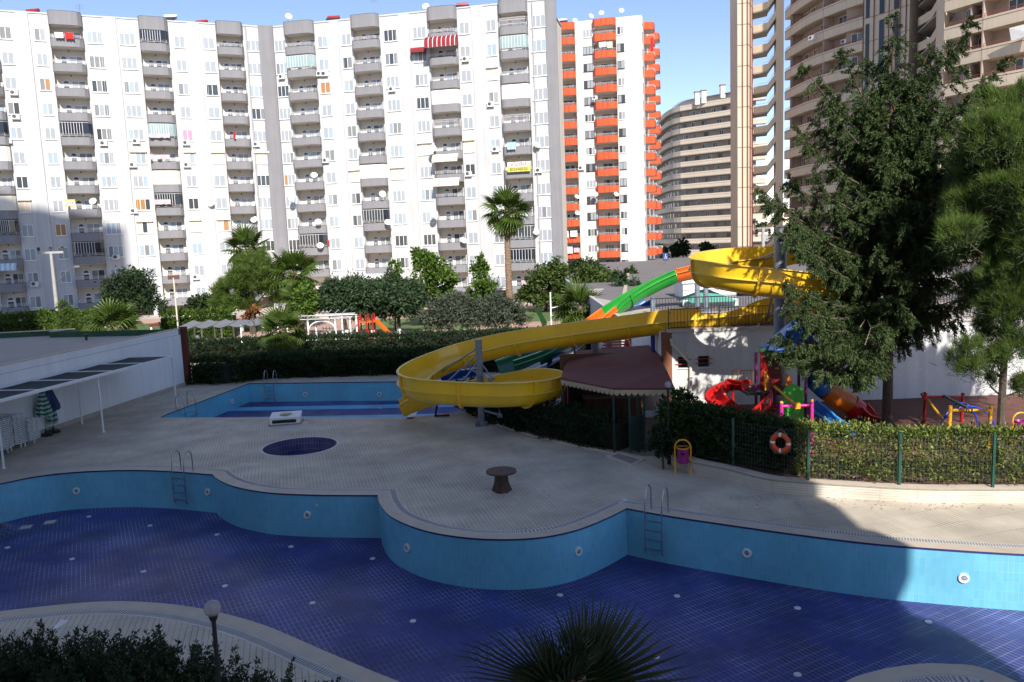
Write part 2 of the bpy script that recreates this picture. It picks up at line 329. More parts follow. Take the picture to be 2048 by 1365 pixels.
M_palmbark = mat('palm_bark', (0.23,0.155,0.105), 0.95, 0.3, 5, bump=0.8, bscale=10)
M_soil = mat('soil', (0.16,0.085,0.055), 0.95, 0.3, 2, bump=0.4, bscale=12, fine=0.2)
M_asphalt = mat('asphalt', (0.16,0.15,0.15), 0.9, 0.1, 0.3, fine=0.12)
M_brown = mat('brown_paint', (0.22,0.085,0.045), 0.8, 0.08)
def leaf(name, col, isl=0.45, tr=0.25, rough=0.6): return mat(name, col, rough, 0.25, 0.5, island=isl, transl=tr, spec=0.25)
L_hedge = leaf('hedge_leaf', (0.028,0.052,0.014)); L_hedge2 = leaf('hedge_leaf_dark', (0.022,0.042,0.016)); L_var = leaf('variegated_leaf', (0.125,0.16,0.035), 0.85, 0.2, 0.4)
L_citrus = leaf('citrus_leaf', (0.075,0.135,0.018), 0.55); L_pine = leaf('pine_needle', (0.10,0.158,0.03), 0.5, 0.35); L_olive = leaf('olive_leaf', (0.085,0.105,0.07), 0.45)
L_cyp = leaf('cypress_spray', (0.046,0.072,0.022), 0.55, 0.15); L_cedar = leaf('cedar_needle', (0.045,0.08,0.035), 0.5); L_palm = leaf('palm_leaf', (0.075,0.12,0.02), 0.3, 0.3, 0.4); L_deadpalm = leaf('dead_palm_leaf', (0.32,0.22,0.12), 0.3)
L_palmfg = leaf('fan_palm_leaf', (0.045,0.062,0.028), 0.3, 0.2, 0.35); L_jun = leaf('juniper_spray', (0.03,0.055,0.022), 0.5, 0.1); L_ivy = leaf('ivy_leaf', (0.075,0.135,0.022), 0.5); L_thuja = leaf('thuja_spray', (0.07,0.12,0.02), 0.4)
M_core = mat('shade_core', (0.014,0.017,0.008), 1.0, 0.3, 3)  # solid hedge filling; the shade between leaves is put into its near-black colour

# ================================================================== pools and deck
def W2(lst, z=0.0, n=1): return [tuple(P(x, y, z)[:2]) for x, y in lst]
def dense(a, n=6): return [tuple(p) for p in catmull(a, n)]
far_a = dense(W2([(-120,985),(-60,977),(0,967),(70,953),(150,944),(250,940),(335,942),(427,949)]))
far_b = dense(W2([(427,949),(440,960),(475,974),(540,985),(620,989),(700,990),(757,990)]))
far_c = dense(W2([(757,990),(762,1008),(785,1034),(845,1059),(920,1073),(1000,1078),(1080,1074),(1150,1060),(1210,1037),(1253,1016)]), 8)
far_d = dense(W2([(1253,1016),(1330,1030),(1450,1048),(1600,1069),(1750,1087),(1900,1099),(2048,1108),(2200,1114),(2400,1118)]))
near_e = dense([(19.5,14.5),(15,10.6),(11.5,9.6),(9.6,10.9),(8.95,12.3),tuple(P(1975,1341)[:2]),tuple(P(1895,1330)[:2]),tuple(P(1830,1331)[:2]),tuple(P(1750,1345)[:2]),tuple(P(1690,1368)[:2]),(4.6,12.3),(2.6,11.3),(0.3,11.6),(-1.0,12.7),
    tuple(P(830,1380)[:2]),tuple(P(740,1343)[:2]),tuple(P(650,1305)[:2]),tuple(P(520,1250)[:2]),tuple(P(400,1219)[:2]),tuple(P(290,1206)[:2]),tuple(P(180,1206)[:2]),tuple(P(0,1224)[:2]),(-14.5,16.9),(-18,17.2),(-20.5,18.8)])
left_f = [(-21.5,20.5),(-21.5,26.0)]
pool = far_a[:-1]+far_b[:-1]+far_c[:-1]+far_d+near_e+left_f          # clockwise seen from above
PZ = -1.45
def offset(poly, d, closed=True):
    n = len(poly); out = []
    for i in range(n):
        a = Vector(poly[i-1]); p = Vector(poly[i]); c = Vector(poly[(i+1)%n]); d1 = (p-a); d2 = (c-p)
        if d1.length < 1e-6: d1 = d2
        if d2.length < 1e-6: d2 = d1
        d1.normalize(); d2.normalize(); n1 = Vector((-d1.y,d1.x)); n2 = Vector((-d2.y,d2.x)); m = n1+n2
        m = m.normalized() if m.length > 1e-6 else n1
        out.append(tuple(p+m*min(1.8, 1/max(0.4,m.dot(n1)))*d))
    return out
def area(p): return sum(p[i-1][0]*p[i][1]-p[i][0]*p[i-1][1] for i in range(len(p)))/2
def ring(name, poly, d0, d1, z, m, **kw):
    a = offset(poly, d0); b = offset(poly, d1); n = len(poly)
    mb = MB(); mb.add([(x,y,z) for x,y in a]+[(x,y,z) for x,y in b], [(i,(i+1)%n,n+(i+1)%n,n+i) for i in range(n)]); return mb.build(name, m, **kw)
def walls(name, poly, z0, z1, m, **kw):
    """pool wall with its tiles laid along the wall"""
    n = len(poly); vs = []; uv = []; fs = []; u = 0
    for i in range(n+1):
        p = poly[i % n]
        if i: u += math.dist(poly[i-1], p)
        vs += [(p[0],p[1],z0),(p[0],p[1],z1)]; uv += [(u,z0),(u,z1)]
    fs = [(2*i,2*i+1,2*i+3,2*i+2) for i in range(n)]
    me = bpy.data.meshes.new(name); me.from_pydata(vs, [], fs); me.materials.append(m)
    ul = me.uv_layers.new(name='UVMap'); ul.data.foreach_set('uv', [c for f in fs for v in f for c in uv[v]]); me.update()
    return link(name, me, kind='structure', **kw)
SGN = 1 if area(pool) < 0 else -1      # clockwise: left of travel is outside
poolA = pool if SGN == 1 else pool[::-1]
pool2 = W2([(318,836),(332,829),(497,767)]) + [(2.2,45.0),(2.2,38.6)] + W2([(905,826),(812,836)])
if area(pool2) > 0: pool2 = pool2[::-1]
cc = P(603,893.5); cen = (-8.77, 31.76); CR = 1.47
circ = [(cen[0]+CR*math.cos(-2*math.pi*i/48), cen[1]+CR*math.sin(-2*math.pi*i/48)) for i in range(48)]
deck_out = [(-60,3.0),(30,3.0),(30,23.5),(14.3,21.95),tuple(P(1850,1006)[:2]),tuple(P(1700,998)[:2]),tuple(P(1530,983)[:2]),tuple(P(1450,962)[:2]),tuple(P(1385,948)[:2]),(6.5,30.5),(6.5,34.0),(4.0,46.0),(4.0,52.5),tuple(P(370,752)[:2]),(-19.6,51.0),(-19.6,60),(-60,60)]
def tess(name, loops, z, m, **kw):
    vs = [Vector((x,y,z)) for l in loops for x,y in l]; tr = geometry.tessellate_polygon([[Vector((x,y,0)) for x,y in l] for l in loops])
    mb = MB(); fs = []
    for a,b,c in tr:
        n = (vs[b]-vs[a]).cross(vs[c]-vs[a]).z; fs.append((a,b,c) if n > 0 else (a,c,b))
    mb.add(vs, fs); return mb.build(name, m, **kw)
tess('ground', [[(-900,-400),(900,-400),(900,1500),(-900,1500)], deck_out], -0.004, mat('ground_earth', (0.45,0.40,0.34), 0.95, 0.2, 0.2, fine=0.15), kind='structure')
tess('pool_deck', [deck_out, offset(poolA,0.62), offset(pool2,0.36), offset(circ,0.10)], 0.0, M_deck, kind='structure')
ring('pool_coping', poolA, -0.03, 0.36, 0.004, M_coping, kind='structure'); ring('gutter_grating', poolA, 0.36, 0.62, 0.0, M_gutter, kind='structure')
gr = MB()                                                            # slots of the gutter grating
cum = offset(poolA, 0.40); cum2 = offset(poolA, 0.58)
for i in range(len(cum)):
    a = Vector(cum[i-1]); b = Vector(cum[i]); c = Vector(cum2[i-1]); d = Vector(cum2[i]); k = int((b-a).length/0.06)
    if a.y < 12.5 and abs(a.x) > 16: continue
    for j in range(k):
        t = (j+0.3)/k; t2 = (j+0.7)/k
        p = [a.lerp(b,t), a.lerp(b,t2), c.lerp(d,t2), c.lerp(d,t)]
        gr.add([(q.x,q.y,0.004) for q in p], [(0,1,2,3)])
gr.build('grating_slots', mat('slot_shadow', (0.2,0.19,0.18), 0.9), kind='stuff')
tess('pool_floor', [offset(poolA,0.05)], PZ, M_poolfloor, kind='structure')
walls('pool_wall', poolA, PZ, -0.05, M_poolwall)
walls('pool_wall_band', offset(poolA,-0.012), -0.055, 0.001, M_trimblue)
tess('shallow_pool_floor', [offset(pool2,0.05)], -1.15, M_poolfloor, kind='structure')
walls('shallow_pool_wall', pool2, -1.15, -0.03, M_pool2wall); walls('shallow_pool_band', offset(pool2,-0.012), -0.05, 0.001, M_trimblue)
ring('shallow_pool_coping', pool2, -0.03, 0.36, 0.004, M_coping, kind='structure')
yb = P(497,767).y
for off in (1.2, 3.2):
    mb = MB(); dy = 1.0
    xl = -16.2-off*0.20
    mb.add([(xl,yb-off*1.35-0.9,-1.146),(1.6,yb-off*1.35-2.6,-1.146),(1.6,yb-off*1.35-1.6,-1.146),(xl+0.1,yb-off*1.35+0.1,-1.146)], [(0,1,2,3)]); mb.build('lane_stripe', M_lane, kind='structure')
tess('plunge_pool_floor', [offset(circ,0.04)], -0.62, M_poolfloor, kind='structure'); walls('plunge_pool_wall', circ, -0.62, 0.0, M_navy)
ring('plunge_pool_rim', circ, -0.01, 0.10, 0.004, mat('white_rim', (0.55,0.53,0.5), 0.6), kind='structure')
# deck repairs: replaced slabs and drain covers
def deck_patch(pts, m, name='deck_patch', z=0.004):
    w = [P(x,y) for x,y in pts]; mb = MB(); mb.add([(p.x,p.y,z) for p in w]+[(p.x,p.y,-0.01) for p in w], [(3,2,1,0)] if False else [(0,1,2,3),(0,4,5,1),(1,5,6,2),(2,6,7,3),(3,7,4,0)])
    return mb.build(name, m, kind='structure')
M_patch = mat('pale_patch', (0.55,0.50,0.43), 0.7, 0.1, 2)
deck_patch([(545,863),(600,862),(618,843),(596,843)], M_patch); deck_patch([(767,855),(797,855),(801,845),(775,845)], mat('drain_lid', (0.36,0.33,0.30), 0.6))
deck_patch([(475,932),(512,932),(522,927),(482,927)], M_patch); deck_patch([(1232,1005),(1240,1008),(1256,1001),(1248,998)], mat('white_patch', (0.7,0.7,0.7), 0.5))
deck_patch([(118,1255),(100,1262),(122,1240),(138,1241)], mat('white_patch', (0.7,0.7,0.7), 0.5)); deck_patch([(812,838),(826,838),(836,822),(826,822)], mat('white_patch', (0.7,0.7,0.7), 0.5))
# underwater lamps and floor nozzles
def pool_lamp(px, py, poly, label, r=0.13, zc=-0.62):
    """lamp let into the wall: find the wall under the pixel"""
    best = None; d = ray(px, py)
    for i in range(len(poly)):
        a = Vector(poly[i-1]); b = Vector(poly[i]); e = b-a; den = d[0]*e.y-d[1]*e.x
        if abs(den) < 1e-9: continue
        t = (a.x*e.y-a.y*e.x)/den; s = (a.x*d[1]-a.y*d[0])/den
        if 0 <= s <= 1 and t > 0:
            z = 8+d[2]*t
            if -1.5 < z < 0 and (best is None or t < best[0]): best = (t, a, b, z)
    if not best: return
    t, a, b, z = best; e = (b-a).normalized(); n = Vector((e.y,-e.x)); p = Vector((d[0]*t, d[1]*t, z))
    th = thing('pool_lamp', label, 'pool lamp', p+Vector((n.x,n.y,0))*0.002, math.atan2(n.y,n.x)+math.pi/2, 'lamps let into the pool walls')
    def L(prof, m, nm):
        mb = MB(); mb.lathe(prof, 20); mb.v = [(x, -z_, y) for x,y,z_ in mb.v]; mb.build(nm, m, th, smooth=True)
    L([(r,0),(r,0.02),(r*0.92,0.05),(r*0.62,0.055),(r*0.55,0.03)], mat('lamp_collar', (0.70,0.69,0.66), 0.4), 'collar'); L([(r*0.56,0.028),(r*0.3,0.04),(0.001,0.045)], mat('lamp_lens', (0.22,0.26,0.33), 0.12, 0.4, 20), 'lens')
for x,y,lab in [(153,982,'white pool lamp far left on the curved wall, left of the ladder'),(416,984,'white pool lamp right of the left ladder near the wall corner'),
    (615,1030,'white pool lamp midway along the middle bay of the blue wall'),(815,1096,'white pool lamp on the left side of the bulging wall'),(1156,1103,'white pool lamp on the right side of the bulging wall'),
    (1494,1106,'white pool lamp on the shaded wall right of the right ladder'),(1927,1156,'sunlit white pool lamp on the right end of the pool wall')]:
    pool_lamp(x, y, poolA, lab)
pool_lamp(634,1011, poolA, 'small white inlet just above the middle bay pool lamp', 0.05)
for x,y,lab in [(464,804,'white lamp on the side wall of the shallow pool'),(611,789,'white lamp left on the far wall of the shallow pool'),(759,789,'white lamp right on the far wall of the shallow pool')]: pool_lamp(x, y, pool2, lab, 0.14)
M_noz = mat('nozzle_white', (0.6,0.62,0.65), 0.4)
nz = MB(); nz.lathe([(0.085,0),(0.08,0.02),(0.03,0.028),(0.001,0.02)], 14); nzm = nz.mesh('floor_nozzle', M_noz, True)
nozz = [(178,1034,'beside the far wall, farthest left pair'),(300,1052,'near the far wall left of the ladder'),(434,1070,'below the corner right of the left ladder'),(582,1094,'in front of the middle bay'),(745,1118,'beside the left foot of the bulging wall'),
    (15,1096,'at the far left edge, upper'),(144,1119,'in the left part below the square grates'),(287,1144,'centre of the left part of the floor'),(450,1173,'above the street lamp globe'),(625,1207,'right of the street lamp globe'),
    (826,1243,'left of the fan palm tips'),(1120,1191,'in front of the bulging wall, behind the palm'),(1354,1193,'right of the wall corner in front of the ladder'),(1312,1315,'behind the right fronds of the palm'),(1595,1217,'shaded floor before the right wall'),
    (1857,1245,'on the edge of the sunlit floor'),(1595,1350,'bottom centre right, by the near coping')]
for x,y,lab in nozz:
    link('floor_nozzle', nzm, None, P(x,y,PZ+0.002), label='small round white floor nozzle '+lab, cat='nozzle', group='nozzles in the pool floor')
for x,y,lab in [(52,1055,'pale square floor grate near the left picture edge'),(100,1045,'pale square floor grate, right one of two')]:
    t = thing('floor_grate', lab, 'grate', P(x,y,PZ+0.002), 0.3); b = MB(); b.box(-.19,.19,-.19,.19,0,.012); b.build('frame', mat('grate_metal', (0.32,0.34,0.36), 0.5), t)
    for k in range(5): b = MB(); b.box(-.16,.16,-.15+k*.065,-.125+k*.065,.012,.02); b.build('slat', M_gutter, t)
for x,y in [(573,817),(665,817),(761,817),(575,817)][1:3]:
    link('floor_nozzle', nzm, None, P(x,y,-1.148), label='round white nozzle on the '+('left' if x<700 else 'right')+' of the striped shallow pool floor', cat='nozzle', group='nozzles in the pool floor')

# ladders ---------------------------------------------------------------
def ladder(px1, px2, label, depth=1.12, steps=4, zin=None, inv=False, half=0.25):
    a = P(*px1); b = P(*px2); e = (b-a); e.z = 0; c = (a+b)/2; w = e.length/2 or half; ang = math.atan2(e.y, e.x)
    t = thing('pool_ladder', label, 'ladder', (c.x,c.y,0), ang, 'steel pool ladders')
    for s in (-1,1):      # local +Y points away from the water
        m = MB(); m.tube([(s*w,0.36,0.01),(s*w,0.36,0.45),(s*w,0.33,0.66),(s*w,0.22,0.78),(s*w,0.10,0.78),(s*w,0.01,0.66),(s*w,-0.07,0.35),(s*w,-0.10,0.05),(s*w,-0.10,-depth+0.1),(s*w,-0.085,-depth),(s*w,-0.02,-depth-0.03)], 0.021, 10); m.build('rail', M_steel, t, smooth=True)
        f = MB(); f.lathe([(0.05,0.0),(0.05,0.012),(0.03,0.03)], 12, (s*w,0.36,0.004)); f.build('flange', M_steel, t)
    for k in range(steps):
        z = -0.20-k*(depth-0.3)/(steps-1); m = MB(); m.box(-w,w,-0.135,-0.075,z,z+0.025); m.build('tread', M_steel, t)
ladder((348,945),(372,947), 'steel ladder on the left of the big empty pool')
ladder((1292,1026),(1326,1032), 'steel ladder right of the bulging wall in the big pool', depth=1.15)
ladder((530,768),(548,768), 'steel ladder on the far wall of the striped shallow pool', depth=1.0)
ladder((366,820),(388,811), 'steel handrails on the left side wall of the shallow pool', depth=0.9, steps=3)

# planter kerb, fence, hedge on the right ---------------------------------
kf = dense(W2([(1345,932),(1385,948),(1450,962),(1530,983),(1600,991),(1700,998),(1850,1006)])+[(14.3,21.95),(16.5,21.6)], 5)
M_kerb = tile_mat('kerb_tiles', (0.50,0.45,0.37), (0.55,0.50,0.42), (0.22,0.20,0.17), 1.0, 0.075, msize=0.006, rough=0.55, wall=True, breakup=0.6, stain=(0.5,0.3,(0.4,0.35,0.3)))
walls('planter_kerb_face', kf[::-1], 0.0, 0.42, M_kerb)
bpy.data.objects['planter_kerb_face'].data.polygons  # one open face, the closing quad is dropped below
_me = bpy.data.objects['planter_kerb_face'].data
import bmesh
bm = bmesh.new(); bm.from_mesh(_me); bm.faces.ensure_lookup_table(); bmesh.ops.delete(bm, geom=[bm.faces[-1]], context='FACES'); bm.to_mesh(_me); bm.free()
kb = MB(); kb.ribbon(kf, 0.42, 0.36, 0.424); kb.build('kerb_top', mat('kerb_top_stone', (0.55,0.47,0.38), 0.6, 0.08, 3), kind='structure')
tess('planting_bed', [[(p[0],p[1]+0.3) for p in kf]+[(30,21.9),(30,27.0),(8,27.5),(6.3,29)]], 0.34, M_soil, kind='structure')
tess('playground_floor', [[(6.0,28.2),(8.2,26.6),(30,26.2),(30,35),(6.6,35)]], 0.40, mat('rubber_floor', (0.13,0.05,0.035), 0.9, 0.2, 2, fine=0.2), kind='structure')
fp = [P(1392,912,0.42), P(1466,932,0.42), P(1616,961,0.42), P(1798,970,0.42), P(1985,975,0.42), Vector((18.5,21.7,0.42))]
posts = []
fence = thing('mesh_fence', 'green steel mesh fence on the tiled kerb before the hedge', 'fence', (0,0,0))
for p in fp:
    m = MB(); m.box(p.x-.035,p.x+.035,p.y-.035,p.y+.035,0.42,1.95); m.box(p.x-.04,p.x+.04,p.y-.04,p.y+.04,1.95,1.99); m.build('post', M_darkgreen, fence)
for a, b in zip(fp[:-1], fp[1:]):
    m = MB(); L = (b-a).length; n = int(L/0.10)
    for k in range(n):
        q = a.lerp(b, (k+.5)/n); m.tube([(q.x,q.y,.46),(q.x,q.y,1.90)], 0.0022, 3, cap=False)
    for k in range(11):
        z = 0.5+k*0.14; m.tube([(a.x,a.y,z),(b.x,b.y,z)], 0.003, 3, cap=False)
    m.build('wire_panel', mat('fence_wire', (0.16,0.19,0.18), 0.4, metallic=0.5), fence)
def hedge_leaves(path, w, z0, z1, n, size, m, asp=0.5, bulge=0.15, topfuzz=0.12, name='foliage', parent=None):
    path = [Vector(p) for p in path]; seg = [(path[i+1]-path[i]).length for i in range(len(path)-1)]; tot = sum(seg); cs = np.cumsum([0]+seg)
    u = rng.random(n)*tot; idx = np.clip(np.searchsorted(cs, u, side='right')-1, 0, len(seg)-1)
    A = np.array([[p.x,p.y] for p in path]); t = (u-cs[idx])/np.array(seg)[idx]; base = A[idx]*(1-t[:,None])+A[idx+1]*t[:,None]
    dr = unit(A[idx+1]-A[idx]); nr = np.stack([-dr[:,1],dr[:,0]],1)
    face = rng.random(n); h = z1-z0; lump = 0.5+0.5*np.sin(u*2.1+np.sin(u*0.9)*2)*np.cos(u*0.77+1)
    s = np.where(face<0.42, -1, np.where(face<0.62, 1, rng.random(n)*2-1)); top = face >= 0.62
    zz = np.where(top, 1+rng.normal(size=n)*topfuzz*0.5+lump*topfuzz, rng.random(n))
    off = s*(w/2)*(1+np.where(top,0,bulge*np.sin(u*3.3+zz*5)))+rng.normal(size=n)*0.05
    pos = np.stack([base[:,0]+nr[:,0]*off, base[:,1]+nr[:,1]*off, z0+zz*h], 1)
    out = np.stack([nr[:,0]*s, nr[:,1]*s, np.where(top,1.2,0.3)],1)
    ax = unit(out+rng.normal(size=(n,3))*0.8); nn = unit(rng.normal(size=(n,3))+np.array([0,0,0.5])); L = size*(0.6+0.8*rng.random(n))
    V,F = leaf_quads(pos, ax, nn, L, L*asp); return link(name, mesh_np(name, V, F, m), parent)
def hedge(name, label, path, w, z0, z1, n, size, m, core=True, **kw):
    t = thing(name, label, 'hedge', (0,0,0))
    if core:
        c = MB(); A = offset(path, -w*0.36, False) if False else None
        c.ribbon([(p[0],p[1]-w*0.33) for p in path], w*0.66, z0-0.3 if z0 > 0.5 else 0.0, z1-0.12*(z1-z0)); c.build('dark_core', M_core, t)
    hedge_leaves(path, w, z0, z1, n, size, m, parent=t, **kw); return t
hb = [(p.x,p.y+0.42) for p in fp]
hedge('variegated_hedge', 'yellow green variegated hedge behind the mesh fence, sunlit', [(8.7,24.2),(9.6,23.75),(11.3,23.3),(13.8,22.75),(18,22.3)], 0.8, 0.55, 1.80, 26000, 0.10, L_var, asp=0.45, topfuzz=0.14, bulge=0.35, core=False)
sp = MB()
for i in range(60):
    u = random.random(); x = 8.8+9*u; y = 24.1-1.9*u+random.uniform(-.15,.15); sp.tube([(x,y,.34),(x+random.uniform(-.08,.08),y+random.uniform(-.08,.08),.8),(x+random.uniform(-.15,.15),y,1.5)], 0.012, 4)
sp.build('stems', M_bark, bpy.data.objects['variegated_hedge'])
hedge('shaded_hedge', 'dark hedge in shade behind the fence around the life ring', [(6.0,27.3),(7.2,26.0),(8.7,24.5)], 0.9, 0.55, 1.85, 9000, 0.13, L_hedge, asp=0.5, core=True)
# terrace wall ------------------------------------------------------------
TW = P(1345,815,.4); TY = TW.y
tw = thing('terrace_wall', 'white rendered terrace wall behind the playground with two small windows', 'wall', (0,0,0))
x0 = TW.x; WZ = 3.72
wz = [(Q(1356,714,TY).x, Q(1376,714,TY).x), (Q(1396,714,TY).x, Q(1419,714,TY).x)]; zb, zt = Q(1365,736,TY).z, Q(1365,714,TY).z
m = MB(); m.box(x0,32,TY,TY+.3,0,zb); m.box(x0,32,TY,TY+.3,zt,WZ); m.box(x0,wz[0][0],TY,TY+.3,zb,zt); m.box(wz[0][1],wz[1][0],TY,TY+.3,zb,zt); m.box(wz[1][1],32,TY,TY+.3,zb,zt)
m.build('wall_face', mat('terrace_render', (0.62,0.62,0.62), 0.88, 0.05, 0.8, streak=0.18, bump=0.06, fine=0.04, stain=(0.9,0.25,(0.42,0.40,0.38))), tw)
m = MB(); m.box(x0-.15,32,TY-.06,TY+.42,WZ,WZ+.12); m.build('coping', mat('concrete_coping', (0.50,0.46,0.42), 0.8), tw)
for a, b in wz:
    w_ = MB(); w_.box(a,b,TY+.2,TY+.24,zb,zt); wo_ = w_.build('window', mat('dark_void', (0.01,0.01,0.012), 0.6), tw)
    sl_ = MB(); sl_.box(a-.03,b+.03,TY-.05,TY+.1,zb-.05,zb); sl_.build('sill', M_whitewall, wo_)
    for k in (0.3,0.72):
        br_ = MB(); z = zb+(zt-zb)*k; br_.box(a-.12,b+.12,TY-.05,TY-.02,z,z+.035); br_.build('bar', mat('red_bar', (0.30,0.06,0.04), 0.5), wo_)
xb = Q(1325,700,TY).x
m = MB(); m.box(xb,x0,TY-.03,TY+.33,0,WZ); m.build('corner_pier', M_brown, tw)
m = MB(); m.box(xb,xb+.25,TY+.33,TY+9,0,WZ); m.build('side_wall', M_whitewall, tw)
pp = [Q(1342,678,TY-.12), Q(1344,690,TY-.12), Q(1378,724,TY-.12), Q(1381,735,TY-.12), Vector((Q(1381,780,TY-.12).x,TY-.12,0.4))]
t = thing('drain_pipe', 'cream bent drain pipe running down the white terrace wall', 'pipe', (0,0,0)); m = MB(); m.tube(pp, 0.065, 10); m.build('pipe', mat('cream_pipe', (0.62,0.58,0.48), 0.5), t, smooth=True)
for z in (0.9,1.7):
    m = MB(); m.box(pp[4].x-.08,pp[4].x+.08,TY-.2,TY,z,z+.04); m.build('clamp', M_steel, t)
tess('terrace_floor', [[(x0+.1,TY+.42),(60,TY+.42),(60,70),(x0+.1-1,70),(x0+.1-1,TY+9),(x0+.1,TY+9)]], 3.45, mat('terrace_paving', (0.42,0.38,0.34), 0.85, 0.1, 0.7), kind='structure')
# railing on the wall
ty = TY+.12
def railing(xa, xb, label):
    r = thing('terrace_railing', label, 'railing', (0,0,0), group='dark brown railing panels on the terrace wall')
    M = mat('brown_iron', (0.06,0.028,0.02), 0.5)
    m = MB(); z0, z1 = WZ+.2, WZ+1.0
    m.tube([(xa,ty,z0),(xa,ty,z1),(xb,ty,z1),(xb,ty,z0)], 0.022, 6, closed=True); m.build('frame', M, r)
    n = int((xb-xa)/0.14); 
    for k in range(1,n):
        x = xa+(xb-xa)*k/n; b_ = MB(); b_.box(x-.008,x+.008,ty-.008,ty+.008,z0,z1); b_.build('baluster', M, r)
    for x in (xa-.1, ):
        m = MB(); m.box(x-.02,x+.02,ty-.02,ty+.02,WZ+.12,z1+.08); m.build('post', M, r)
        m = MB(); m.box(x,xa,ty-.01,ty+.01,z0+.15,z0+.18); m.box(x,xa,ty-.01,ty+.01,z1-.18,z1-.15); m.build('connector', M, r)
xs = [Q(1337,640,TY).x+.12, Q(1437,640,TY).x, Q(1545,640,TY).x]
railing(xs[0], Q(1431,640,TY).x-.02, 'brown iron railing panel over the corner, in front of the yellow flume'); railing(Q(1444,640,TY).x, Q(1540,640,TY).x, 'brown iron railing panel between the yellow flume and the grey post')
names = ['just right of the grey post','behind the cypress branches','behind the cypress trunk','right of the cypress trunk','left of the pine','behind the pine','at the right picture edge']
xx = Q(1552,640,TY).x
for k in range(6): railing(xx+k*2.06, xx+k*2.06+1.94, 'dark iron railing panel on the terrace wall '+names[k])
# ================================================================== pool house on the left
A_ = P(370,772); B_ = P(110,860); dr = (B_-A_).normalized(); Ac = A_; Bc = A_+dr*40; nL = Vector((dr.y,-dr.x,0))  # outwards (left)
if nL.x > 0: nL = -nL
ph = thing('pool_house', 'long low white pool house with parapet roof and green lined parapet', 'building', (0,0,0))
HW = 3.45
def q2(v): return (v.x, v.y)
far2 = Ac+nL*8.5; far3 = P(150,655, 3.55); far4 = Vector((-60, far3.y-9, 0)); near4 = Bc+Vector((-40,0,0))
m = MB(); m.prism([q2(Ac), q2(Bc), q2(Bc+nL*30), (-60,45), (far3.x,far3.y), q2(far2)], 0.0, 3.1); m.build('wall', M_whitewall, ph)
M_gp = mat('green_parapet', (0.03,0.085,0.045), 0.9, 0.2, 1); M_roofm = mat('beige_roof_membrane', (0.40,0.35,0.30), 0.9, 0.06, 0.4, stain=(0.5,0.4,(0.30,0.27,0.24)))
m = MB(); m.prism([q2(Ac+nL*.0), q2(Bc), q2(Bc+nL*30), (-60,45), (far3.x,far3.y), q2(far2)], 3.1, 3.12); m.build('roof', M_roofm, ph)
m = MB(); m.ribbon([q2(Bc), q2(Ac)], 0.18, 3.12, HW); m.build('front_parapet', M_whitewall, ph)
m = MB(); m.ribbon([q2(Bc+dr*0), q2(Ac)], 0.24, HW, HW+.05); m.build('front_coping', M_coping, ph)
m = MB(); m.ribbon([q2(far2+nL*0), (far3.x,far3.y), (-60,45)], 0.2, 3.12, HW-.02); m.build('rear_parapet', M_gp, ph)
m = MB(); m.ribbon([q2(far2), (far3.x,far3.y), (-60,45)], 0.25, HW-.02, HW+.03); m.build('rear_coping', M_coping, ph)
m = MB(); m.ribbon([q2(Ac), q2(far2)], 0.2, 3.12, HW); m.build('end_parapet', M_gp, ph)
o_ = Ac-dr*.02; m = MB(); m.ribbon([q2(o_-dr*.28-nL*.12), q2(o_-dr*.28+nL*.3)], -0.30, 0, HW+.08); m.build('corner_board', mat('dark_red_board', (0.12,0.025,0.018), 0.7), ph)
m = MB(); m.ribbon([q2(Ac-nL*.03), q2(Bc-nL*.03)], 0.028 if nL.x < 0 else -0.028, 0.0, 0.22); m.build('skirting', mat('beige_skirting', (0.42,0.37,0.31), 0.7), ph)
rv = P(173,681,3.12); m = MB(); m.tube([(rv.x,rv.y,3.12),(rv.x,rv.y,3.35)], .07, 10); m.tube([(rv.x,rv.y,3.35),(rv.x,rv.y,3.47)], .13, 10); m.build('roof_vent', M_black, ph, smooth=True)
# awning
p1 = P(207,865); p2 = P(353,812); ad = (p1-p2).normalized(); H_out = Q(345,714,p2.y).z
aw = thing('sun_awning', 'white steel frame awning with sagging dark green fabric along the pool house', 'awning', (0,0,0))
pstep = (p1-p2).length; inn = nL*2.45
op = [p2+ad*pstep*k for k in range(0,5)]; Lr = pstep*4
hi = H_out+0.02
M_cloth = mat('dark_green_cloth', (0.010,0.030,0.035), 0.9, 0.15, 1.5)
m = MB(); m.bar(p2-ad*.05+Vector((0,0,H_out)), p2+ad*Lr+Vector((0,0,H_out)), .09, .12); m.build('outer_beam', M_white, aw)
m = MB(); m.bar(p2+inn+Vector((0,0,hi)), p2+inn+ad*Lr+Vector((0,0,hi)), .07, .08); m.build('inner_beam', M_white, aw)
for k, q in enumerate(op):
    m = MB(); m.tube([q, q+Vector((0,0,H_out-.05))], .045, 10); m.tube([q, q+Vector((0,0,.02))], .10, 10); m.build('post', M_white, aw, smooth=True)
    q_ = q+inn*0.93
    if k: m = MB(); m.tube([q_+ad*(-1.6), q_+ad*(-1.6)+Vector((0,0,hi))], .04, 8); m.build('rear_post', M_white if k != 1 else M_white, aw, smooth=True)
nb = 10; sgm = Lr/nb
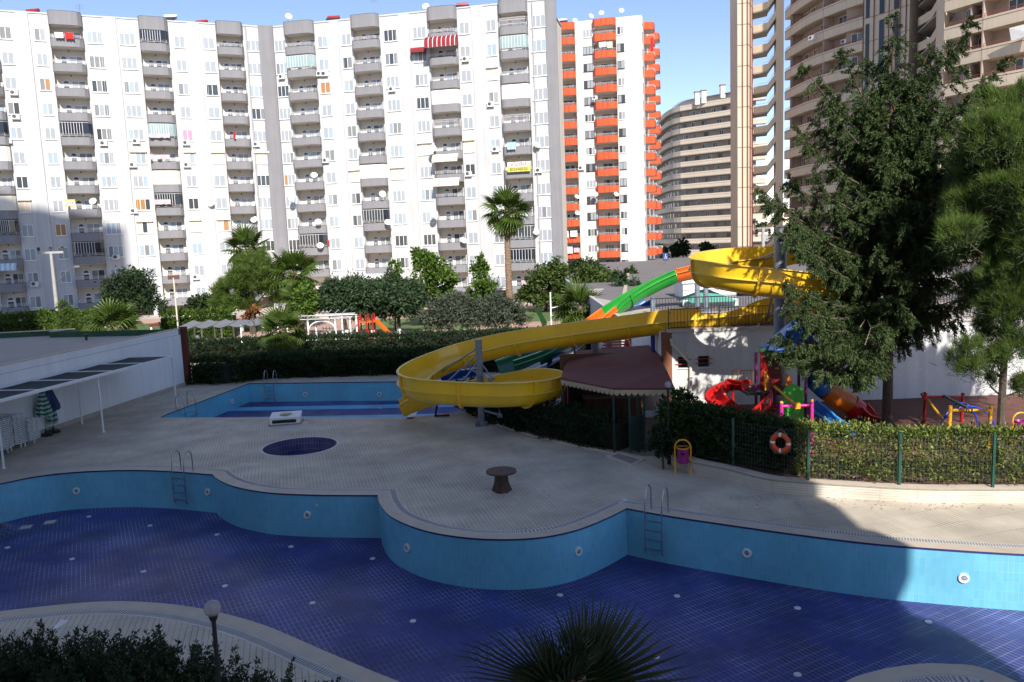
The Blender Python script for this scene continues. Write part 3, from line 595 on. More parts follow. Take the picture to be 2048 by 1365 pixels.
for k in range(nb+1):
    a = p2+ad*sgm*k; m = MB(); m.bar(a+Vector((0,0,H_out+.04)), a+inn+Vector((0,0,hi+.0)), .05, .035); m.build('crossbar', M_white, aw)
    if k < nb:
        vs = []; fs = []
        for i in range(9):
            for j in range(5):
                t = i/8; s_ = j/4; q = a+ad*(sgm*(0.03+0.94*t))+inn*s_; z = (H_out+.03)*(1-s_)+(hi-.02)*s_
                z -= 0.03*4*t*(1-t)*(0.6+0.5*s_); vs.append((q.x,q.y,z))
        for i in range(8):
            for j in range(4): a0 = i*5+j; fs.append((a0,a0+1,a0+6,a0+5))
        m = MB(); m.add(vs, fs); m.build('fabric_panel', M_cloth, aw, smooth=True)
# sun lounger stacks: each lounger is a thing
def lounger_mesh():
    me = []; f = MB(); n = 10; prof = [(-0.95+1.9*i/n, 0.05*math.sin(math.pi*i/n)*(-1)) for i in range(n+1)]
    for s in (-.31,.31):
        f.ribbon([(x,s-.02) for x,_ in prof], .04, [z for _,z in prof], [z+.035 for _,z in prof])
    for x in (-.93,.93):
        for j in range(6): y0 = -.33+.11*j; z0 = -.035*math.sin(math.pi*(j+.5)/6); f.box(x-.025,x+.025,y0,y0+.11,z0-.0,z0+.030)
    s = MB()
    for i in range(1,16):
        x = -.93+1.86*i/16; z = -0.05*math.sin(math.pi*(x+.95)/1.9); s.box(x-.045,x+.045,-.285,.285,z+.02,z+.04)
    l = MB()
    for x in (-.7,.65):
        for y in (-.27,.27): l.box(x-.04,x+.04,y-.025,y+.025,-.10,-.03)
    return f.mesh('frame', M_plastic), s.mesh('slats', M_plastic), l.mesh('legs', M_plastic)
lf, lsl, ll = lounger_mesh(); llm = MB(); 
for x in (-.7,.65):
    for y in (-.27,.27): llm.box(x-.03,x+.03,y-.025,y+.025,0,.30)
llegs = llm.mesh('leg_frame', M_plastic)
stacks = [(P(73,891), 11, 'in the right stack, nearest the folded parasols'), (P(46,899), 15, 'in the middle stack'), (P(19,910), 15, 'in the left stack, second from the picture edge'), (P(-9,921), 16, 'in the stack cut by the picture edge')]
ords = ['bottom','second','third','fourth','fifth','sixth','seventh','eighth','ninth','tenth','eleventh','twelfth','thirteenth','fourteenth','fifteenth','sixteenth','top']
for si, (q, n, nm) in enumerate(stacks):
    for k in range(n):
        w = 'top' if k == n-1 else ords[k]
        t = thing('sun_lounger', f'white plastic sun lounger, {w} one {nm}', 'sun lounger', (q.x+nL.x*.97+random.uniform(-.015,.015), q.y+nL.y*.97+random.uniform(-.02,.02), .30+k*0.084), math.atan2(-nL.y,-nL.x)+R_(random.uniform(-1,1)), 'stacked white sun loungers')
        link('frame', lf, t); link('slats', lsl, t); link('leg', llegs if k == 0 else ll, t, loc=(0,0,-.30) if k == 0 else None)
# folded parasols with round bases
def parasol(base, top, cols, label, tilt=0.0, r=0.26, L=1.15, z0=0.9):
    t = thing('folded_parasol', label, 'parasol', base, group='folded parasols against the pool house wall'); t.rotation_euler = (tilt, 0, random.random())
    m = MB(); m.tube([(0,0,0.05),(0,0,z0+L+.08)], .022, 8); m.build('pole', mat('pole_grey', (0.3,0.3,0.32), 0.4), t, smooth=True)
    vs = []; n = 24; rows = 14; fs = []; mi = []
    for i in range(rows+1):
        f = i/rows; z = z0+L*(1-f)
        for k in range(n):
            a = 2*math.pi*k/n; rr = (0.03+r*f**0.8)*(1+0.28*f*math.cos(6*a))*(1-0.1*(f>0.92)); vs.append((rr*math.cos(a), rr*math.sin(a), z-0.08*f*abs(math.sin(3*a))))
    for i in range(rows):
        for k in range(n): fs.append((i*n+k,(i+1)*n+k,(i+1)*n+(k+1)%n,i*n+(k+1)%n)); mi.append((i//1)%2 if len(cols) > 1 else 0)
    c = MB(); c.v = vs; c.f = fs; c.m = mi; c.build('canopy', cols, t, smooth=True)
    b = MB(); b.lathe([(0.27,0),(0.28,0.06),(0.22,0.11),(0.06,0.12),(0.045,0.28),(0.001,0.28)], 20); b.build('base', M_black, t, smooth=True)
cg = mat('green_cloth', (0.01,0.15,0.09), 0.8, 0.1, 3); cw = mat('pale_cloth', (0.42,0.52,0.48), 0.8); cb = mat('blue_cloth', (0.035,0.06,0.16), 0.8, 0.2, 3)
b0 = P(93,872); b1 = P(108,866); b2 = P(99,868)
parasol(b0, 0, [cg,cw], 'folded green and white striped parasol on black base', 0.03, 0.28, 1.3, 0.95); parasol(b1, 0, [cb], 'folded dark blue parasol on black base, right of the striped one', -0.06, 0.32, 1.15, 1.1)
parasol(b2+Vector((0,.35,0)), 0, [cg,cw], 'lower folded striped parasol hanging between blue and striped ones', 0.02, 0.18, 1.5, 0.45)
# ================================================================== yellow flume
M_yel = mat('yellow_fibreglass', (0.86,0.53,0.02), 0.28, 0.07, 0.5, coat=0.4, stain=(0.6,0.3,(0.55,0.33,0.05)), streak=0.08)
M_yrim = mat('yellow_gelcoat_rim', (0.74,0.52,0.10), 0.45, 0.08, 1)
def flume(t, ctrl, r=0.62, sec=2.4, mats=None, n=7, start=0.0, thick=0.035, rib=True, joint_mat=None, wall_names='chute_section', down_end=True):
    """ctrl: (x,y,z,eL,eR) trough bottom with wall extension left/right of travel"""
    pts = catmull(ctrl, n); C_ = [Vector(p[:3]) for p in pts]; E = [(max(0,p[3]), max(0,p[4])) for p in pts]
    cum = [0]
    for a, b in zip(C_[:-1], C_[1:]): cum.append(cum[-1]+(b-a).length)
    fr = []
    for i, c in enumerate(C_):
        tg = (C_[min(i+1,len(C_)-1)]-C_[max(i-1,0)]); h = Vector((tg.x,tg.y,0)).normalized(); lat = Vector((h.y,-h.x,0)); tg.normalize(); up = lat.cross(tg).normalized()
        if up.z < 0: up = -up
        fr.append((lat, up))
    K = 14
    def section(i, inset, eps=0.0):
        c = C_[i]; lat, up = fr[i]; eL, eR = E[i]; rr = r+inset; out = []
        cen_ = c+up*r
        if eL >= 0: out.append(cen_-lat*(rr+0.06*eL)+up*(eL+eps))
        for k in range(K+1):
            a = math.pi+math.pi*k/K; out.append(cen_+lat*rr*math.cos(a)+up*rr*math.sin(a))
        out.append(cen_+lat*(rr+0.06*eR)+up*(eR+eps)); return out
    def shell(i0, i1, ins_in, ins_out, m, nm, eps=0.0, parent=t):
        vs = []; fs = []; M_ = (K+3)*2
        for i in range(i0, i1+1):
            a = section(i, ins_in, eps); b = section(i, ins_out, eps); vs += a+b[::-1]
        for i in range(i1-i0):
            for k in range(M_): fs.append((i*M_+k,(i+1)*M_+k,(i+1)*M_+(k+1)%M_,i*M_+(k+1)%M_))
        fs += [tuple(range(M_))[::-1], tuple((i1-i0)*M_+k for k in range(M_))]
        q = MB(); q.add(vs, fs); return q.build(nm, m, parent, smooth=True)
    marks = [0]; nxt = sec
    for i in range(1, len(C_)):
        if cum[i] >= nxt: marks.append(i); nxt += sec
    if marks[-1] != len(C_)-1:
        if len(marks) > 1 and cum[-1]-cum[marks[-1]] < sec*.4: marks[-1] = len(C_)-1
        else: marks.append(len(C_)-1)
    for j, (a, b) in enumerate(zip(marks[:-1], marks[1:])):
        m = mats[j % len(mats)]
        s_ = shell(a, b, 0, thick, m, wall_names)
        if rib:                                                    # lips and the rib where the raised wall bolts on
            rb = MB()
            for side in (-1,1):
                for kind_ in ('lip','rib'):
                    vs = []; fs = []
                    for i in range(a, b+1):
                        lat, up = fr[i]; e = E[i][0 if side < 0 else 1]
                        hgt = e if kind_ == 'lip' else 0.0
                        base = C_[i]+up*(r+hgt)+lat*side*(r+0.06*e*(kind_=='lip')); w = 0.12 if kind_ == 'rib' else 0.075
                        off = thick
                        vs += [base+lat*side*(off-0.04)+up*(-.02), base+lat*side*(off+w)+up*(-.02), base+lat*side*(off+w)+up*.015, base+lat*side*(off-0.04)+up*(.015 if kind_=='lip' else 0.0)]
                    for i in range(b-a):
                        for k in range(4): fs.append((i*4+k,(i+1)*4+k,(i+1)*4+(k+1)%4,i*4+(k+1)%4))
                    fs += [(3,2,1,0), tuple((b-a)*4+k for k in range(4))]
                    if kind_ == 'rib' and max(E[i][0 if side<0 else 1] for i in range(a,b+1)) < 0.05: continue
                    rb.add(vs, fs)
            rb.build('rim', joint_mat or M_yrim, s_)
        if j:                                                        # bolted flange where two sections meet
            i = a; q = MB(); vs = []; fs = []
            c = C_[i]; tg = (C_[min(i+1,len(C_)-1)]-C_[max(i-1,0)]).normalized()
            A1 = section(i, thick-.005); A2 = section(i, thick+.10)
            for sgn in (-1,1): vs += [p+tg*0.045*sgn for p in A1]+[p+tg*0.045*sgn for p in A2]
            n_ = len(A1)
            for k in range(n_-1):
                fs += [(k,k+1,n_+k+1,n_+k),(2*n_+k,3*n_+k,3*n_+k+1,2*n_+k+1),(n_+k,n_+k+1,3*n_+k+1,3*n_+k)]
            fs += [(0,n_,3*n_,2*n_),(n_-1,3*n_-1,4*n_-1,2*n_-1)]
            q.add(vs, fs); q.build('flange', mats[j % len(mats)], t)
            if nm_bolts:
                bl = MB()
                for k in range(1, n_-1):
                    p = (A1[k]+A2[k])/2-tg*.045; bl.box(p.x-.014,p.x+.014,p.y-.014,p.y+.014,p.z-.014,p.z+.014)
                bl.build('bolts', M_steel, t)
    return C_, fr
nm_bolts = True
def c5(px, py, Y, eL, eR): p = Q(px, py, Y); return (p.x, p.y, p.z, eL, eR)
fl = thing('yellow_water_slide', 'long yellow fibreglass water slide looping twice around two grey posts', 'water slide', (0,0,0))
# travel: comes from the right rear, turns left end, returns to the right (outer side is right of travel on left turns ...)
E_ = 0.42
ctrl = [c5(1760,508,35.2,0,.2), c5(1690,516,35.2,0,.2), c5(1610,524,35.2,0,.2), c5(1540,538,35.2,0,.42), c5(1470,546,34.9,0,.5), c5(1428,554,34.2,0,.5), c5(1412,566,32.6,0,.5), c5(1434,576,30.8,0,.5), c5(1490,587,29.9,0,.5), c5(1560,596,29.8,0,.5), c5(1630,604,30.2,0,.5),
        c5(1695,612,31.8,0,.5), c5(1718,622,33.6,0,.5), c5(1690,630,35.0,0,.5), c5(1620,637,35.6,0,.5), c5(1540,645,35.6,0,.45), c5(1478,653,35.6,0,.1), c5(1420,659,35.5,0,.05), c5(1400,661,35.5,0,.38), c5(1330,667,35.6,0,.42), c5(1230,680,36.0,0,.42), c5(1120,695,36.5,0,.45), c5(1010,713,37,0,.48), c5(930,734,37,0,.5), c5(872,757,36.4,0,.5),
        c5(838,776,35.2,0,.5), c5(828,792,33.6,0,.5), c5(850,803,32.3,0,.5), c5(905,809,31.8,0,.5), c5(980,813,31.6,0,.5), c5(1050,811,32.0,0,.5), c5(1092,803,33.2,0,.5), c5(1098,793,34.6,0,.5), c5(1060,785,35.8,0,.45), c5(1000,786,36.4,0,.2), c5(930,797,36.4,.1,.1), c5(880,808,36.2,.15,.15), c5(838,820,36.0,.2,.2), c5(808,832,35.9,.1,.1)]
# outer side: the path turns left (anticlockwise), so the outside is on the right of travel
flume(fl, ctrl, r=0.55, sec=2.6, mats=[M_yel])
# ---- posts and brackets
def steel_post(base, top, r, label, arms, plate=True):
    t = thing('slide_post', label, 'post', base, group='grey steel posts carrying the slides'); h = top-base.z
    m = MB(); m.tube([(0,0,0),(0,0,h)], r, 24); m.tube([(0,0,h),(0,0,h+.02)], r*1.04, 24); m.build('column', M_galv, t, smooth=True)
    if plate:
        m = MB(); m.box(-r*1.9,r*1.9,-r*1.9,r*1.9,0.0,.03)
        for k in range(8):
            a = k*math.pi/4; d = Vector((math.cos(a),math.sin(a),0)); m.bar(d*r*.98+Vector((0,0,.1)), d*r*1.6+Vector((0,0,.1)), .015, .16)
        m.build('base_plate', M_galv, t)
    for a, b, rr in arms:
        m = MB(); m.tube([Vector(a)-base, Vector(b)-base], rr, 8); m.build('brace', M_galv, t, smooth=True)
        m = MB(); q = Vector(b)-base; m.box(q.x-.09,q.x+.09,q.y-.05,q.y+.05,q.z-.07,q.z+.07); m.build('bracket', M_galv, t)
pa = P(964,851); pa.z = 0; ya = pa.y
steel_post(pa, Q(957,681,ya).z, 0.155, 'grey steel post inside the lower yellow loop, near the deck edge',
  [(Q(950,700,ya),Q(870,752,36.3),.035),(Q(948,715,ya),Q(893,765,34.0),.035),(Q(953,726,ya),Q(930,757,33.2),.03),(Q(962,726,ya),Q(985,758,33.6),.03),(Q(940,738,36),Q(980,760,33),.04),
   (Q(968,822,ya),Q(998,830,33.4),.05),(Q(998,815,ya),Q(1000,832,32.9),.035),(Q(965,812,ya),Q(880,806,36),.05),(Q(975,770,ya),Q(1085,790,34),.05),(Q(975,830,ya),Q(992,848,35),.03)])
pb = Vector((Q(1560,600,32.4).x, 32.4, 0.4)); yb_ = 32.4
steel_post(pb, Q(1557,455,yb_).z, 0.25, 'tall thick grey steel post through the upper yellow loop',
  [(Q(1550,505,yb_),Q(1505,524,35),.04),(Q(1550,508,yb_),Q(1530,520,35),.04),(Q(1555,590,yb_),Q(1478,589,30.3),.06),(Q(1570,595,yb_),Q(1610,601,30.6),.06),(Q(1568,610,yb_),Q(1625,612,34.6),.05),(Q(1560,618,yb_),Q(1535,636,35.2),.05),(Q(1545,590,yb_),Q(1533,640,35.2),.04)])
for px, D, top, lab in [(1395,44,5.2,'grey post carrying the orange and green slide, behind the railing'),(1412,46,5.6,'dark grey post left of the green parasol roof'),(1188,37.4,2.9,'blue grey stub post through the pavilion roof, front one'),(1216,39.5,2.9,'blue grey stub post through the pavilion roof, rear one'),(1306,46,4.4,'dark square post under the green slide')]:
    b = Q(px, 640, D); b.z = 3.45 if px > 1345 else 0.0
    if px in (1188,1216): top = Q(px, 676, D).z
    steel_post(b, top, 0.17 if px < 1300 else 0.14, lab, [], True)
t = thing('steel_bar', 'small dark blue steel bar lying on the deck under the slide exit', 'bar', P(884,833)); m = MB(); m.box(-.35,.35,-.06,.06,0,.09); m.tube([(-.3,0,.05),(-.15,.3,.9)], .05, 8); m.build('bar', mat('navy_steel', (0.03,0.035,0.10), 0.5), t)
# ---- multicoloured slide
M_or = mat('orange_fibreglass', (0.62,0.11,0.01), 0.3, 0.06, coat=0.4); M_gn = mat('green_fibreglass', (0.012,0.24,0.022), 0.3, 0.06, coat=0.4); M_bl = mat('blue_fibreglass', (0.01,0.09,0.42), 0.3, 0.06, coat=0.4); M_dgn = mat('deep_green_fibreglass', (0.008,0.10,0.035), 0.35, 0.06, coat=0.3)
nm_bolts = False
s2_ = thing('multicolour_water_slide', 'green and orange curved water slide descending behind the yellow one', 'water slide', (0,0,0))
def g5(px, py, Y, e=0.25): p = Q(px,py,Y); return (p.x,p.y,p.z,e,e*0.2)
flume(s2_, [g5(1520,548,47),g5(1450,549,48),g5(1396,556,48.5),g5(1352,566,48.5)], r=0.62, sec=50, mats=[M_or], joint_mat=mat('orange_rim', (0.8,0.2,0.02), 0.4))
flume(s2_, [g5(1352,566,48.5),g5(1310,585,48.3),g5(1270,607,48),g5(1240,627,47.6),g5(1225,638,47.3)], r=0.62, sec=3.2, mats=[M_gn], joint_mat=mat('green_rim', (0.03,0.30,0.04), 0.4))
flume(s2_, [g5(1225,638,47.3),g5(1205,653,46.8),g5(1185,668,46.2),g5(1155,688,45.3),g5(1128,703,44.6)], r=0.62, sec=50, mats=[M_or], joint_mat=mat('orange_rim', (0.8,0.2,0.02), 0.4))
flume(s2_, [g5(1128,705,44.0),g5(1095,724,43.2),g5(1060,742,42.4),g5(1015,758,41.6)], r=0.85, sec=50, mats=[M_dgn], joint_mat=mat('pale_green_rim', (0.15,0.5,0.25), 0.4))
s3_ = thing('blue_water_slide', 'blue straight water slide running below the green one', 'water slide', (0,0,0))
def h5(px, py, Y): p = Q(px,py,Y); return (p.x,p.y,p.z,0.0,0.0)
flume(s3_, [h5(1300,612,52),h5(1262,632,51.5),h5(1215,652,50),h5(1150,699,46),h5(1088,735,42)], r=0.5, sec=6, mats=[M_bl], joint_mat=M_bl)
flume(s3_, [h5(1088,735,41.5),h5(1065,746,41),h5(1035,758,40.6)], r=0.25, sec=60, mats=[mat('pale_grey_fibreglass', (0.45,0.48,0.5), 0.4)], joint_mat=M_white)
flume(s3_, [h5(952,752,40.2),h5(925,756,40.0),h5(885,762,40)], r=0.5, sec=60, mats=[M_bl], joint_mat=M_white)
# ================================================================== pavilion with dark red roof
pv = thing('pool_pavilion', 'open pavilion with dark red roof and scalloped cream fringe beside the pool', 'pavilion', (0,0,0))
M_rf = mat('dark_red_roofing', (0.125,0.022,0.020), 0.75, 0.10, 1.0, streak=0.1, fine=0.08)
fl1 = P(1122,757,2.45); fl2 = P(1227,777,2.45); fl3 = P(1350,777,2.45)
bk1 = Q(1128,735,35.3); bk2 = Q(1150,702,38.5); bk3 = Q(1305,690,38.0); bk4 = Q(1334,742,31.0)
def quad(vs, th=0.06):
    q = MB(); n = len(vs); vs = [Vector(v) for v in vs]; q.add(vs+[v-Vector((0,0,th)) for v in vs], [tuple(range(n)), tuple(range(2*n-1,n-1,-1))]+[(i,n+i,n+(i+1)%n,(i+1)%n) for i in range(n)]); return q
quad([fl1,fl2,Q(1235,733,33.5),bk1]).build('roof_panel', M_rf, pv); quad([fl2,fl3,bk4,Q(1235,733,33.5)]).build('roof_panel', M_rf, pv)
quad([bk1,Q(1235,733,33.5),bk4,bk3,bk2]).build('roof_panel', M_rf, pv)
for a, b in ((fl1,fl2),(fl2,fl3)):                                   # scalloped fringe
    L = (b-a).length; n = int(L/.22); q = MB(); d = (b-a).normalized(); nn = Vector((d.y,-d.x,0))*.02
    for k in range(n):
        x = [a.lerp(b,(k+s)/n) for s in (0,.2,.5,.8,1)]; dz = [.10,.19,.22,.19,.10]
        for i in range(4):
            v = [x[i]-Vector((0,0,.06)), x[i+1]-Vector((0,0,.06)), x[i+1]-Vector((0,0,dz[i+1]+.06)), x[i]-Vector((0,0,dz[i]+.06))]
            q.add([p-nn for p in v]+[p+nn for p in v], [(0,1,2,3),(7,6,5,4),(3,2,6,7),(0,4,5,1)])
    q.build('fringe', mat('cream_fringe', (0.42,0.34,0.22), 0.85), pv)
for p in (fl1+Vector((.08,.1,0)), fl2+Vector((0,.12,0)), fl3+Vector((-1.3,.4,0)), Q(1152,800,37)):
    m = MB(); m.box(p.x-.035,p.x+.035,p.y-.035,p.y+.035,0,2.45 if p.y < 36 else 3.0); m.build('post', mat('blackish_green_paint', (0.008,0.03,0.024), .5), pv)
ct = P(1230,900); 
tess('pavilion_floor', [[(1.9,31.9),(3.75,29.3),(4.6,28.3),(5.9,28.3),(6.4,34),(6.3,39),(2,39)]], 0.012, mat('pavilion_tiles', (0.20,0.18,0.16), 0.6, 0.1, 1), kind='structure')
t = thing('bar_counter', 'brown wooden bar counter in the shade of the pavilion', 'counter', (4.3,34.5,0)); m = MB(); m.box(-1.2,1.2,-.3,.3,0,1.0); m.build('cabinet', mat('wood_brown', (0.13,0.06,0.03), 0.7, 0.2, 3), t); m = MB(); m.box(-1.3,1.3,-.38,.38,1.0,1.05); m.build('top', mat('counter_top', (0.3,0.26,0.22), 0.4), t)
t = thing('pavilion_back_wall', 'brown kiosk wall behind the bar counter', 'wall', (4.2,36.8,0)); m = MB(); m.box(-2.0,2.3,0,.2,0,2.6); m.build('wall', mat('kiosk_brown', (0.16,0.07,0.04), 0.8, 0.15, 1), t); m = MB(); m.box(-1.2,0.9,-.03,0,.9,2.0); m.build('hatch', mat('orange_board', (0.35,0.13,0.04), 0.7), t)
t = thing('fridge', 'red drinks fridge in the shade under the pavilion roof', 'fridge', (2.75,35.3,0)); m = MB(); m.box(-.35,.35,-.3,.3,0.08,1.9); m.build('cabinet', mat('red_enamel', (0.35,0.02,0.015), 0.35), t); m = MB(); m.box(-.28,.28,-.32,-.305,.4,1.7); m.build('glass_door', glass_mat('fridge_glass', (0.04,0.045,0.05)), t)
t = thing('plastic_stool', 'white plastic stool in the shade under the pavilion', 'stool', P(1272,870)); 
for x in (-.17,.17):
    for y in (-.17,.17): m = MB(); m.bar((x*1.15,y*1.15,0),(x,y,.43), .05,.03); m.build('leg', M_plastic, t)
m = MB(); m.box(-.2,.2,-.2,.2,.43,.46); m.build('seat', M_plastic, t)
t = thing('water_tank', 'round beige water tank hanging under the pavilion roof corner', 'tank', Q(1301,797,31.5)); m = MB(); m.lathe([(0.001,-.45),(.2,-.42),(.32,-.25),(.34,.1),(.3,.35),(.001,.4)], 20); m.build('tank', mat('tank_beige', (0.42,0.33,0.25), 0.5), t, smooth=True); m = MB(); m.box(-.3,.3,-.25,.25,-.72,-.45); m.build('shelf', M_plastic, t)
t = thing('garden_hose', 'coiled white hose hanging beside the pavilion post', 'hose', Q(1318,806,29.9)); m = MB()
for k in range(3): m.tube([(0.16*math.cos(a*.5236)*(1+.05*k), .03*k, .2*math.sin(a*.5236)*(1+.07*k)) for a in range(12)], .014, 5, closed=True)
m.tube([(0.1,0,-.15),(.16,0,-.4),(.05,0,-.75),(-.1,0,-.6)], .014, 5); m.build('hose', M_plastic, t, smooth=True)
t = thing('fence_gate', 'dark green gate post pair at the pavilion entrance', 'gate', P(1290,905))
for x in (-.55,0): m = MB(); m.box(x-.03,x+.03,-.03,.03,0,2.1); m.build('post', M_darkgreen, t)
m = MB(); m.box(-.52,-.03,-.01,.01,.1,1.4); m.build('panel', mat('dark_green_panel', (0.008,0.025,0.02), 0.6), t)
t = thing('red_steel_rack', 'red painted steel bars lying on the pavilion roof', 'rack', (0,0,0)); 
for k in range(5): m = MB(); a = Q(1200+k*2,703-k*6,38+.5*k); b = Q(1262-k*1,699-k*5,38+.5*k); m.bar(a,b,.09,.07); m.build('bar', mat('red_oxide', (0.5,0.07,0.035), 0.6), t)
m = MB(); m.bar(Q(1262,698,37.8), Q(1257,676,40.3), .08,.06); m.build('bar', mat('red_oxide', (0.5,0.07,0.035), 0.6), t)
t = thing('service_pipe', 'dark blue vertical service pipe beside the terrace corner', 'pipe', Q(1306,700,36)); t.location.z = 0; m = MB(); m.tube([(0,0,0),(0,0,3.9)], .1, 10); m.build('pipe', mat('blue_pipe', (0.02,0.05,0.25), 0.4), t, smooth=True)
# ================================================================== objects on the deck
t = thing('tree_trunk_table', 'round wooden cable drum top on a tree trunk base standing on the deck', 'table', P(1004,982))
m = MB(); prof = [(0.30,0),(0.27,0.06),(0.225,0.25),(0.20,0.5),(0.215,0.62)]; n = 26; vs = []
for r, z in prof:
    for k in range(n): a = 2*math.pi*k/n; rr = r*(1+.08*math.sin(5*a)+.05*math.sin(11*a+z*3)+(.10*math.sin(3*a) if z < .1 else 0)); vs.append((rr*math.cos(a),rr*math.sin(a),z))
m.add(vs, [(i*n+k,i*n+(k+1)%n,(i+1)*n+(k+1)%n,(i+1)*n+k) for i in range(4) for k in range(n)]); m.build('trunk', mat('stump_bark', (0.085,0.055,0.04), 0.95, 0.35, 9, bump=1.0, bscale=24, streak=0.5), t)
M_plank = mat('drum_planks', (0.075,0.035,0.025), 0.6, 0.2, 5, fine=0.15)
for k in range(7):
    y0 = -.49+.14*k; y1 = y0+.134; xs_ = lambda y: math.sqrt(max(0,.49**2-y*y)); P1 = [(-xs_(y0+j*(y1-y0)/4), y0+j*(y1-y0)/4) for j in range(5)]; P2 = [(xs_(y0+j*(y1-y0)/4), y0+j*(y1-y0)/4) for j in range(4,-1,-1)]
    pl = [p for i, p in enumerate(P1+P2) if i == 0 or math.dist(p,(P1+P2)[i-1]) > .003]
    m = MB(); m.prism(pl, .62, .67+.002*(k%2)); m.build('plank', M_plank, t)
m = MB(); m.lathe([(.045,.672),(.04,.69),(.001,.69)], 12); m.build('hub', M_black, t)
t = thing('skylight_box', 'low white glazed hatch box on the deck by the shallow pool', 'hatch box', P(573,846), R_(8))
m = MB(); m.box(-.72,.72,-.55,.5,0,.05); m.build('plinth', mat('grey_plinth', (0.22,0.22,0.21), 0.7), t)
m = MB(); m.box(-.66,.66,-.48,-.42,.05,.30); m.box(-.66,.66,.4,.46,.05,.36); m.box(-.66,-.6,-.42,.4,.05,.32); m.box(.6,.66,-.42,.4,.05,.32); m.build('frame', M_white, t)
m = MB(); m.add([(-.68,-.5,.30),(.68,-.5,.30),(.68,.48,.38),(-.68,.48,.38),(-.68,-.5,.36),(.68,-.5,.36),(.68,.48,.44),(-.68,.48,.44)], [(0,3,2,1),(4,5,6,7),(0,1,5,4),(1,2,6,5),(2,3,7,6),(3,0,4,7)]); m.build('lid', M_white, t)
m = MB(); m.box(-.56,.5,-.5,-.482,.10,.25); m.build('window', mat('dark_void', (0.01,0.01,0.012), 0.6), t)
m = MB(); [m.lathe([(.3-.0*k,0),(.3,.012),(.001,.012)], 8, (0,0,.41)) for k in range(1)]; m.build('leaf_litter', mat('dry_litter', (0.45,0.36,0.24), 0.9), t)
t = thing('floor_hatch', 'square floor hatch with pale frame in the deck before the pavilion', 'hatch', P(1248,919)); 
w = [P(1212,914)-P(1248,919), P(1262,933)-P(1248,919), P(1290,921)-P(1248,919), P(1238,907)-P(1248,919)]
m = MB(); m.ribbon([(p.x,p.y) for p in w], 0.09, 0.003, 0.05, closed=True); m.build('frame', M_patch, t)
m = MB(); m.add([(p.x*.9,p.y*.9,.02) for p in w], [(0,1,2,3)]); m.build('lid', mat('hatch_lid', (0.30,0.25,0.21), 0.7, 0.2, 3), t)
# litter bin
t = thing('litter_bin', 'magenta litter bin hanging in a yellow tube stand at the deck edge', 'bin', P(1366,946), R_(-12)); M_yt = mat('yellow_tube', (0.70,0.34,0.01), 0.4, 0.06)
m = MB(); m.tube([(-.26,0,.28)]+[(-.26,0,.85)]+[(-.26*math.cos(math.pi*k/8),0,.88+.26*math.sin(math.pi*k/8)) for k in range(9)]+[(.26,0,.28)], .028, 8); m.build('frame', M_yt, t, smooth=True)
for s in (-1,1): m = MB(); m.tube([(s*.26,.2,0),(s*.26,.17,.16),(s*.26,0,.28),(s*.26,-.17,.16),(s*.26,-.2,0)], .026, 8); m.build('foot', M_yt, t, smooth=True)
m = MB(); m.lathe([(.001,.34),(.165,.34),(.185,.36),(.20,.84),(.205,.86),(.19,.86),(.175,.40),(.001,.38)], 20); m.build('bucket', mat('magenta_plastic', (0.28,0.012,0.16), 0.4), t, smooth=True)
m = MB(); m.lathe([(.215,.85),(.215,.89),(.19,.89),(.19,.85)], 20); m.build('rim', M_yt, t)
m = MB(); m.lathe([(.07,0),(.001,.004)], 12); m.v = [(x,-.205,z*0+y*.6+.70) for x,y,z in m.v]; m.build('emblem', M_black, t)
# life ring hung on the fence
lr = P(1561,886,0); fy = 24.05; q = Q(1561,886,fy); t = thing('life_ring', 'orange life ring with white bands hanging on the green fence', 'life ring', q, R_(-38))
N_ = 48; k2 = 10; 
def ring_seg(a0, a1, R1, r1, m, nm):
    q_ = MB(); q_.tube([(R1*math.cos(a0+(a1-a0)*i/8),0,R1*math.sin(a0+(a1-a0)*i/8)) for i in range(9)], r1, 12); q_.build(nm, m, t, smooth=True)
for i in range(4): a = math.pi/2*i+.13; ring_seg(a, a+math.pi/2-.26, .245, .07, mat('orange_ring', (0.72,0.075,0.012), 0.5), 'ring'); ring_seg(a-.26, a, .245, .073, M_white, 'band')
m = MB(); pts_ = []
for i in range(4):
    a = math.pi/2*i; pts_ += [(.33*math.cos(a),-.02,.33*math.sin(a)), (.345*math.cos(a+.5),-.02,.345*math.sin(a+.5)-.02), (.345*math.cos(a+1.07),-.02,.345*math.sin(a+1.07)-.02)]
m.tube(pts_, .01, 5, closed=True); m.tube([(-.2,0,.27),(0,.05,.42),(.2,0,.27)], .01, 5); m.build('rope', mat('rope', (0.25,0.24,0.12), 0.8), t, smooth=True)
